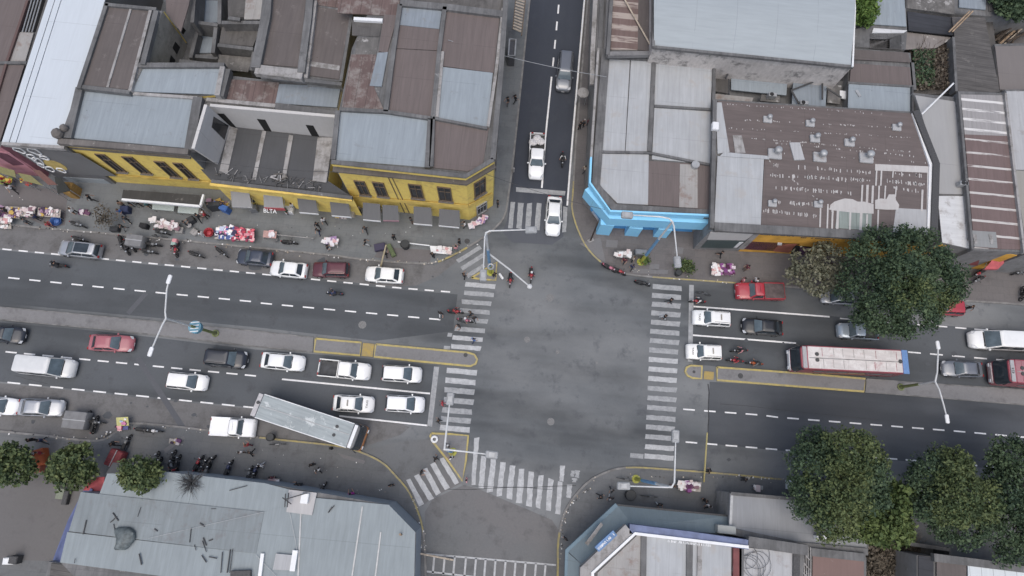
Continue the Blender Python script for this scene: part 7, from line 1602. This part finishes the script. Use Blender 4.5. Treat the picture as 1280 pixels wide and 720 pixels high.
slab_awn([(22, 216), (38, 219), (54, 232), (30, 226)], [3.2, 3.2, 2.7, 2.7], simple('olive_cloth', (.19, .18, .08), .8, obj=False), 'olive awning with a brown edge beside the ochre stand')
slab_awn([(40, 212), (50, 213), (72, 231), (60, 231)], [3.4, 3.4, 2.8, 2.8], simple('brown_cloth', (.14, .07, .06), .8, obj=False), 'brown awning between the olive one and the grey signed front')
slab_awn([(68, 221), (76, 222), (88, 238), (72, 242)], [3.3, 3.3, 2.2, 2.2], simple('dark_net', (.03, .032, .03), .9, obj=False), 'dark net awning in front of the ochre stand')
crate(88.5, 237, (.9, 1.2, 1.7), simple('ochre_box', (.34, .2, .06), .7, var=.3), 'tall ochre vending stand at the foot of the grey signed front', 'stand', 'vending_stand', z=1.2)
# plants on the pavement in front of the blue shop
def plants(px, py, n, rx, ry, label, pal='mid'):
    for k in range(n):
        x, y = px+rp.uniform(-rx, rx), py+rp.uniform(-ry, ry); g = G(x, y, .4); r = thing('potted_plant', (g.x, g.y, .13), label, 'potted plant', label)
        MB().cyl((0, 0, .15), .16, .3, 10, r2=.2).build('pot', simple('clay_pot', (.16, .07, .045), .8), r, local=True); m = MB()
        for _ in range(70): leaf(m, Vector((rp.gauss(0, .22), rp.gauss(0, .22), .35+abs(rp.gauss(0, .25)))), .14, rp)
        m.build('leaves', LF[pal if k % 3 else 'bright'], r, local=True)
plants(856, 333, 11, 11, 7, 'leafy potted plant in the crowd of pots under the hanging signal head', 'mid')
plants(805, 327, 2, 3, 2, 'yellow green plant at the foot of the signal pole', 'lime')
crate(489, 313, (1.5, .5, .45), simple('bench_green', (.10, .13, .06), .7), 'green bench beside the leaning wooden pole', 'bench', 'bench', rz=-1.0)
crate(475, 309, (1.2, .8, .5), simple('bag_purple', (.05, .045, .08), .8), 'dark purple bundle on the pavement left of the leaning wooden pole', 'bundle', 'bundle', rz=.3)
crate(52, 572, (1.2, 1.6, .9), MCOL['orange'], 'orange cart between two small round trees', 'cart', 'cart', rz=.4); crate(48, 584, (1.0, 1.0, .8), simple('faded_orange', (.4, .13, .08), .7), 'faded orange box behind the orange cart', rz=.2)
crate(995-8, 606, (.6, .9, .6), m_wht, 'white sack on the lower right pavement at the edge of the tall tree', 'sack', 'sack')
crate(77, 617, (.8, 1.0, .5), simple('olive_box', (.2, .22, .17), .8), 'pale olive box at the edge of the plaza under a round tree'); crate(12, 701, (1.0, .6, .5), m_wht, 'white box on the ground in the lower left corner', rz=.1); crate(21, 699, (.8, .7, .8), m_irond, 'dark bundle beside the white box in the lower left corner', 'bundle', 'bundle')
crate(83, 622, (.5, 1.3, .5), m_irond, 'dark frame leaning on the blue awning', 'frame', 'frame')

# overhead cables
def cable(a, b, za, zb_, label, rad=.03, sag=.5, mat=None):
    A, B = G(a[0], a[1], za), G(b[0], b[1], zb_); r = thing('overhead_cable', (A+B)/2, label, 'cable'); P = []
    for k in range(13):
        t = k/12; p = A.lerp(B, t); p.z -= sag*4*t*(1-t); P.append(p)
    MB().tube(P, rad, 5).build('cable', mat or m_irond, r)
cable((560, 50), (758, 96), 12.3, 6.8, 'pale cable strung across the north street above the blue grey wagon', .03, mat=m_steel)
cable((418, 215), (244, 200), 12, 9.4, 'thin cable sagging across the open roof terrace', .025)
cable((600, 215), (756, 262), 11, 5.8, 'thin dark cable from the yellow corner to the sky blue shop', .02)
for k, (x, y, sx, sy, h, c, lab) in enumerate([(272, 260, 1.5, .5, 1.5, 'dark', 'dark clothes rack at the shop door right of the canopy'), (283, 263, .9, .6, 1.2, 'blue', 'blue bundle of clothes left of the first grey awning'), (318, 262, .8, .6, .9, 'grey', 'grey bundle between the first two awnings'), (362, 262, .9, .9, .6, 'white', 'white tray standing right of the red-hemmed awning'), (158, 263, .9, .7, .8, 'navy', 'navy bundle beside the person in bright blue'), (440, 268, .7, .5, .9, 'beige', 'beige bundle left of the close pair of awnings'), (144, 287, .9, .5, .6, 'dark', 'dark bundle near the kerb left of the motorcycle cluster'), (240, 276, .7, .6, .8, 'dark', 'dark bundle right of the goods table of the canopy'), (181, 283, .8, .5, .7, 'black', 'black bundle left of the goods table of the canopy')]):
    crate(x, y, (sx, sy, h), SM[c], lab, 'bundle', 'bundle', rz=rp.gauss(0, .3))

for q, pal, lab, n in [([(262, 249), (287, 252), (286, 260), (261, 257)], 'dark', 'dark and blue clothes spread on a ground sheet by the shop door right of the canopy', 40), ([(-4, 281), (14, 282), (14, 286), (-4, 285)], 'white', 'white and pink bags on a ground sheet at the kerb by the left edge', 16), ([(100, 262), (112, 263.5), (111, 270), (99, 268)], 'purple', 'purple things on a ground sheet above the little bare tree', 18), ([(240, 262), (254, 263), (253, 268), (239, 267)], 'pale', 'pale bags on a ground sheet at the right end of the counters', 14), ([(420, 268), (434, 269.5), (433, 274), (419, 272.5)], 'dark', 'dark things on a ground sheet under the second dark awning', 14), ([(212, 548), (226, 550), (225, 556), (211, 554)], 'dark', 'dark things on a ground sheet on the lower pavement above the motorcycles', 12)]:
    stall(q, 'ground sheet with goods: '+lab.split(' on a ')[0]+' near '+('the shop door' if 'shop door' in lab else 'the kerb at the left edge' if 'left edge' in lab else 'the little bare tree' if 'bare tree' in lab else 'the counters' if 'counters' in lab else 'the second dark awning' if 'awning' in lab else 'the lower motorcycles'), [(0, 1, pal)], [lab], n, z=.22, name='ground_sheet', cat='ground sheet', hh=.2)
# ================================================================== MOTORCYCLES AND RIDERS
m = moto(74, 332, (-1, -.12), 'black', 'black motorcycle riding left in the upper lanes'); rider(m, 'black', 'dark', 'rider in black on the motorcycle in the upper left lane', 'helmet')
m = moto(418.5, 367, (-1, -.08), 'navy', 'dark blue motorcycle riding left alone in the middle of the upper lanes'); rider(m, 'navy', 'dark', 'rider in navy on the lone motorcycle of the upper lanes', 'helmet')
m = moto(703, 199, (-.03, 1), 'black', 'black motorcycle coming down the right lane of the north street'); rider(m, 'white', 'dark', 'rider in a white top in the right lane of the north street', 'helmet')
m = moto(638, 349, (-.1, 1), 'red', 'red motorcycle crossing beside the upper left island, nearer the white block'); rider(m, 'black', 'dark', 'rider in black leaning over the red motorcycle by the white block', 'helmet')
m = moto(664, 343, (-.05, 1), 'red', 'red motorcycle crossing under the thin lamp arm'); rider(m, 'black', 'maroon', 'rider in black with a green pack under the thin lamp arm', 'helmetw')
m = moto(569, 389.5, (1, .12), 'red', 'red motorcycle entering the left zebra crossing, first of two'); rider(m, 'red', 'dark', 'rider in red on the first motorcycle at the left zebra', 'helmet')
m = moto(581, 400.5, (1, .2), 'pink', 'pinkish motorcycle crossing the left zebra behind the red one'); rider(m, 'grey', 'dark', 'rider in grey on the pinkish motorcycle of the left zebra', 'helmetw')
m = moto(872, 377, (-1, -.05), 'red', 'red motorcycle waiting at the east stop line above the upper taxi'); rider(m, 'white', 'black', 'rider in white and black at the east stop line', 'helmet')
m = moto(924, 438.5, (-1, .03), 'black', 'black motorcycle waiting right of the lower taxi'); rider(m, 'pink', 'dark', 'rider in pink on the black motorcycle right of the lower taxi', 'helmet')
m = moto(919, 451, (-1, -.1), 'red', 'red motorcycle close to the right median, front one'); rider(m, 'red', 'maroon', 'rider in red on the front motorcycle at the right median', 'helmet')
m = moto(943, 454.5, (-1, -.1), 'orange', 'orange red motorcycle close to the right median, rear one'); rider(m, 'grey', 'dark', 'rider in grey on the rear motorcycle at the right median', 'helmet')
m = moto(221, 311, (-.1, 1), 'red', 'red motorcycle turned nose out at the upper kerb, carrying parcels'); rider(m, 'maroon', 'dark', 'rider in maroon on the parcel motorcycle at the upper kerb', 'helmet')
crate(217.5, 305, (.5, .5, .4), simple('parcel_green', (.3, .42, .38), .7), 'pale green parcel carried beside the parcel motorcycle', 'parcel', 'parcel', z0=.7, z=.9); crate(219, 301, (.5, .4, .4), SM['pink'], 'pink parcel carried on the tail of the parcel motorcycle', 'parcel', 'parcel', z0=.8, z=1.0)
for px, py, d, c, lab, zz in [
    (98, 281, (1, .35), 'grey', 'grey motorcycle parked on the left pavement below the little bare tree', .13), (100, 299, (1, .3), 'black', 'black motorcycle parked at the kerb behind the silver hatchback', .012),
    (152, 303, (.3, 1), 'black', 'black motorcycle in the kerb cluster, leftmost', .012), (158, 309, (.25, 1), 'black', 'black motorcycle in the kerb cluster, nearest the road', .012), (166, 305, (.2, 1), 'black', 'black motorcycle in the kerb cluster, next to the cargo box', .012),
    (186, 314.5, (1, .2), 'grey', 'dark grey motorcycle parked along the kerb below the cargo box', .012), (203, 290.5, (1, .3), 'grey', 'grey motorcycle parked on the pavement below the goods table of the canopy', .13),
    (245, 318, (.9, .35), 'black', 'black motorcycle parked slanting right of the parcel motorcycle', .012), (277, 315, (.8, .7), 'black', 'black motorcycle parked slanting left of the dark blue sedan', .012),
    (362, 303.5, (1, .12), 'black', 'black motorcycle parked on the upper pavement below the pink table', .13), (773, 339, (1, .5), 'red', 'dark red motorcycle parked at the corner kerb below the blue shop', .012),
    (761, 334.5, (1, .6), 'pink', 'pinkish motorcycle parked at the corner kerb, behind the dark red one', .012), (803, 354, (1, .3), 'black', 'black motorcycle standing on the road below the corner kerb', .012),
    (1222, 342, (-1, .5), 'red', 'red motorcycle on the right pavement by the red awning', .13), (1221, 350, (-1, .5), 'grey', 'grey motorcycle on the right pavement below the red one', .13),
    (1274, 341, (-1, .25), 'grey', 'grey motorcycle parked at the right edge of the upper pavement', .13), (1278, 367, (-.2, 1), 'black', 'black motorcycle cut by the right edge near the kerb', .13),
    (180, 537, (1, .12), 'black', 'black motorcycle at the lower kerb right of the yellow-edged table', .13), (192, 538.5, (1, .1), 'white', 'pale motorcycle at the lower kerb, right of the black one', .13),
    (196, 576, (.2, -1), 'grey', 'grey motorcycle with a round mirror by the round tree', .13), (199, 583, (.25, -1), 'black', 'black motorcycle behind the grey one by the round tree', .13),
    (216, 574, (.3, -1), 'black', 'black motorcycle nose out in the second row of the market hall', .13), (217, 584, (-.2, -1), 'grey', 'grey motorcycle against the market hall wall', .13), (222, 580, (.3, -1), 'black', 'black motorcycle beside the white-topped rider', .13),
    (248, 580, (.6, -1), 'maroon' if False else 'red', 'dark red motorcycle in the third row of the market hall', .13), (255, 583, (.6, -1), 'black', 'black motorcycle in the middle of the third row', .13), (262, 579, (.8, -1), 'black', 'black motorcycle on the right side of the third row', .13), (250, 591, (.6, -1), 'black', 'black motorcycle at the back of the third row, against the wall', .13), (258, 591, (.5, -1), 'grey', 'dark grey motorcycle at the back of the third row', .13),
    (286, 586, (.45, -1), 'navy', 'navy motorcycle standing alone before the market hall', .13), (312, 594, (.3, -1), 'grey', 'grey motorcycle in the last row of the market hall', .13), (319, 590, (.6, -1), 'navy', 'navy motorcycle in the last row, right of the grey one', .13), (316, 600, (.4, -1), 'black', 'black motorcycle against the wall in the last row', .13),
    (402, 613, (.6, -1), 'black', 'black motorcycle at the corner of the pale roof patch', .13), (106, 524, (.6, -1), 'grey', 'grey motorcycle wedged beside the motor tricycle', .012), (118, 531, (.3, -1), 'black', 'black motorcycle in front of the motor tricycle', .012),
    (588, 306, (.6, .3), 'grey', 'x', .0)][:-1]:
    moto(px, py, d, c, lab, zz)
cargo_trike(176, 303, (1, .12), 'motor tricycle with a plain grey cargo box at the upper kerb', 1.25, 1.75)
cargo_trike(103, 526, (1, .1), 'motor tricycle with a ridged grey cargo box at the lower kerb', 1.7, 2.2)
bicycle(347, 555.5, (1, -.05), 'pale bicycle lying by the lower kerb behind the grey bus', col='white'); bicycle(780.5, 599, (1, .2), 'grey bicycle at the lower right corner kerb'); bicycle(879, 367, (1, .25), 'thin bicycle on the road above the waiting red motorcycle', .012)
bicycle(811, 620.5, (1, .1), 'grey bicycle on the lower right pavement between the bin and a person in white'); bicycle(200, 296, (1, .1), 'grey bicycle by the right side of the grey cargo box')
# ================================================================== PEOPLE
UP = .13
P_ = [
 (10, 232, 'black', 'dark', 'person in black at the fruit stand on the left edge', 'stand'), (15, 236, 'white', 'black', 'person in a white shirt and black trousers before the fruit stand', 'walk'), (4, 225, 'red', 'dark', 'person in red under the olive awning at the left edge', 'stand'),
 (113, 248, 'black', 'black', 'person in black walking past the grey roller shutter', 'stride'), (92, 264, 'white', 'black', 'person in white right of the pale goods tables', 'walk'), (62, 281, 'red', 'maroon', 'person in red bending beside the blue tub', 'carry'),
 (46, 272, 'navy', 'dark', 'person in navy between two pale goods tables', 'stand'), (9, 264, 'dark', 'dark', 'person in dark clothes behind the dark purple heap', 'stand'), (33, 277, 'grey', 'dark', 'person in grey behind the white parcels', 'stand'),
 (153, 256, 'brown', 'dark', 'person in brown left of the canopy', 'stand'), (151, 265, 'blue', 'navy', 'person in bright blue left of the canopy', 'carry'), (158, 274, 'dark', 'black', 'person in dark grey near the kerb below the canopy', 'walk'), (154, 284, 'black', 'grey', 'person in black with pale shoes at the kerb cluster of motorcycles', 'walk'),
 (164, 254, 'black', 'dark', 'person in black at the left end of the canopy', 'stand'), (173, 255, 'black', 'dark', 'second person in black under the canopy edge', 'stand'), (185, 256, 'teal', 'dark', 'person in teal beside the left counter', 'stand'),
 (249, 272, 'black', 'black', 'person in black right of the counters', 'stride'), (257, 269, 'red', 'black', 'person in a red shirt right of the canopy', 'carry'), (262, 258, 'grey', 'dark', 'person in grey at the shop door right of the canopy', 'stand'), (270, 254, 'blue', 'navy', 'person in blue leaning at the shop door right of the canopy', 'stand'), (279, 257, 'navy', 'dark', 'person in navy left of the first awning', 'stand'),
 (252.5, 293, 'white', 'white', 'person all in white left of the red tub', 'stand'), (232, 280, 'dark', 'dark', 'person in dark clothes behind the goods table of the canopy', 'carry'),
 (318, 252, 'dark', 'dark', 'person in the doorway between the first two awnings', 'stand'), (358, 264, 'green', 'black', 'person in green at the right end of the red hem', 'stand'), (366, 258, 'white', 'grey', 'person in white beside the red-hemmed awning', 'stand'),
 (405, 276, 'white', 'black', 'person in white walking below the second dark awning', 'walk'), (397, 282, 'black', 'black', 'person in black walking beside another in black, upper one', 'walk'), (398, 289, 'black', 'navy', 'person in black walking beside another in black, lower one', 'walk'),
 (410, 310, 'black', 'white', 'vendor in black and white behind the small table of bundles', 'carry'), (457, 287, 'dark', 'black', 'person in dark grey below the close pair of awnings', 'walk'), (457, 304, 'black', 'white', 'person in black and white on the upper pavement left of the purple bundle', 'stride'), (492.5, 297, 'black', 'black', 'person in black at the left end of the hand rail', 'stand'), (476, 262, 'black', 'dark', 'person in black between the close pair of awnings', 'stand'),
 (482, 318, 'black', 'dark', 'person in black crouching by the leaning wooden pole', 'carry'), (541, 319.5, 'black', 'black', 'person in black behind the white clothed table', 'stand'), (574, 302.5, 'black', 'dark', 'person in black right of the white clothed table', 'stand'), (570.5, 311, 'pink', 'grey', 'person in pink right of the white clothed table', 'carry'), (581, 281, 'white', 'black', 'person in white at the newspaper table', 'carry'), (514, 276, 'dark', 'brown', 'person crouching at the yellow wall between two awnings', 'stand'), (448, 262, 'beige', 'dark', 'person in beige left of the close pair of awnings', 'stand'),
 (622, 255, 'black', 'dark', 'person in black at the wall just round the yellow corner', 'stand'), (644, 124, 'black', 'black', 'person in black on the left pavement of the north street, taller of a pair', 'walk'), (635, 127, 'dark', 'grey', 'person in grey and black on the left pavement of the north street', 'carry'),
 (725, 158, 'black', 'black', 'person in black in the north street group, nearest the road', 'stand'), (730, 154, 'dark', 'black', 'person in dark grey in the middle of the north street group', 'stand'), (736, 153, 'maroon', 'dark', 'person in maroon at the wall side of the north street group', 'stand'), (731, 212, 'beige', 'dark', 'person in beige on the right pavement above the blue shop', 'walk'),
 (780, 326, 'maroon', 'dark', 'vendor in maroon behind the white goods table of the blue shop', 'carry'), (790, 334, 'navy', 'dark', 'person in navy near the corner kerb by the yellow pole foot', 'walk'), (791, 324, 'beige', 'dark', 'person in beige left of the utility cabinet', 'stand'),
 (901, 317.5, 'black', 'black', 'person in black walking above the purple goods table', 'stride'), (933, 335, 'maroon', 'brown', 'person in maroon right of the purple goods table', 'stand'), (929, 350, 'pink', 'red', 'person in pink at the bonnet of the red pickup', 'stand'), (944, 351, 'white', 'dark', 'person in white standing at the door of the red pickup', 'stand'),
 (588, 392, 'black', 'black', 'pedestrian in black at the right side of the left zebra', 'walk'), (593, 398, 'black', 'dark', 'second pedestrian in black on the left zebra beside the motorcycles', 'stride'), (551, 392, 'black', 'white', 'pedestrian in black with white trousers left of the zebra', 'stride'), (574, 408, 'black', 'white', 'pedestrian in black with a white bag below the motorcycles', 'carry'), (592, 425, 'blue', 'navy', 'pedestrian in bright blue near the yellow median nose', 'walk'),
 (580, 345, 'black', 'black', 'pedestrian in black on the small zebra beside the upper left island', 'carry'), (618, 344, 'black', 'dark', 'person in black standing on the upper left island', 'stand'),
 (837.5, 376, 'black', 'dark', 'pedestrian in black on the upper right zebra', 'stride'), (830.5, 396, 'black', 'white', 'pedestrian in black with a white bag on the right zebra', 'stride'),
 (553.5, 504.5, 'red', 'pink', 'pedestrian in red in front of the white hatchback at the stop line', 'walk'), (548.5, 526, 'black', 'black', 'pedestrian in black on the lower left zebra', 'walk'), (564.5, 572, 'white', 'black', 'person in white on the lower left island', 'carry'), (545, 573.5, 'black', 'dark', 'pedestrian in black at the small lower zebra, upper one', 'walk'), (527, 590, 'black', 'grey', 'pedestrian in black and grey at the small lower zebra, lower one', 'carry'), (583.5, 600, 'pink', 'pink', 'person in pale pink at the tip of the lower left island', 'stand'), (560, 557, 'dark', 'black', 'person in dark grey on the lower left island beside the signal pole', 'stand'),
 (489.5, 606, 'black', 'black', 'person in black near the yellow kerb before the chamfered market hall', 'stand'), (390.5, 581, 'black', 'black', 'person in black of a pair on the lower pavement', 'stand'), (398, 587.5, 'white', 'black', 'person in white of a pair on the lower pavement', 'walk'), (327, 581.5, 'white', 'white', 'person in a white shirt walking alone before the market hall', 'walk'), (310.5, 556.5, 'red', 'maroon', 'person in red near the parked white pickup', 'carry'), (314, 566, 'black', 'black', 'person in black right of one in white, below the red one', 'stride'), (302, 565, 'white', 'black', 'person in white left of one in black, near the parked pickup', 'stand'),
 (440, 617, 'magenta', 'magenta', 'person in magenta at the front of the market hall', 'carry'), (431, 620, 'black', 'dark', 'person in black left of the magenta one', 'stand'), (451, 625, 'white', 'black', 'person in white right of the magenta one', 'stand'), (340, 597, 'maroon', 'dark', 'vendor in maroon behind the small pinkish table', 'stand'), (372, 606, 'black', 'black', 'person in black at the front wall of the market hall', 'carry'), (376, 606, 'dark', 'dark', 'person in dark grey beside one in black at the market hall wall', 'stand'), (218, 588.5, 'red', 'black', 'person in red sitting by the motorcycles of the market hall', 'stand'),
 (488, 633, 'black', 'dark', 'person in black at the chamfered corner of the market hall', 'stand'), (41, 550, 'black', 'black', 'person in black on the lower left pavement above a round tree', 'stand'), (53, 550.5, 'navy', 'dark', 'person in navy on the lower left pavement, right of one in black', 'stride'), (143, 555, 'black', 'black', 'person in black above the red tricycle on the lower left pavement', 'stride'), (43, 567, 'white', 'black', 'person in white and black at the orange cart', 'stand'), (52, 566, 'orange' if False else 'red', 'dark', 'person in red behind the orange cart', 'stand'),
 (750, 620.5, 'black', 'black', 'person in black on the lower right corner, walking alone', 'stride'), (763, 622, 'black', 'white', 'person in black with a white bag above the teal canopy', 'walk'), (765, 612, 'grey', 'dark', 'person in grey behind the one with a white bag', 'walk'), (823.5, 630, 'black', 'white', 'person in black with a white sheet at the teal canopy edge', 'carry'), (841, 607, 'maroon', 'dark', 'vendor in maroon at the left end of the goods cart', 'stand'), (881, 625, 'black', 'black', 'person in black below the goods cart', 'stand'), (885, 632, 'white', 'black', 'person in white and black right of one in black, below the goods cart', 'walk'), (929.5, 599, 'dark', 'black', 'person in dark grey at the lower right kerb', 'stand'), (885, 588.5, 'black', 'dark', 'person in black at the kerb beside the ochre pole', 'stand'),
 (1211, 385, 'black', 'black', 'person in black standing at the tail of the red car', 'stride'), (707, 673, 'black', 'dark', 'person in black at the lower left tip of the teal canopy', 'stand'),
]
HC = {4: 'brown', 17: 'white', 45: 'grey', 64: 'red', 70: 'white'}
rp.seed(5)
for i, p in enumerate(P_):
    ground = .012 if any(s in p[4] for s in ('pedestrian', 'bonnet', 'tail of the red car', 'door of the red')) else .13
    if 'roundabout' in p[4]: pass
    person(p[0], p[1], p[2], p[3], p[4], p[5], None, HC.get(i, 'dark' if i % 5 else 'brown'), z0=ground)
# the red covered tricycle by the lower left pavement
r = cargo_trike(149, 568, (.5, -1), 'red covered motor tricycle at the upper left corner of the market hall', 1.3, 1.6)
for o in r.children:
    if o.name.startswith('cargo_box'):
        o.data = o.data.copy(); o.data.materials[0] = simple('cargo_red', (.17, .03, .035), .7, var=.4, scale=6)
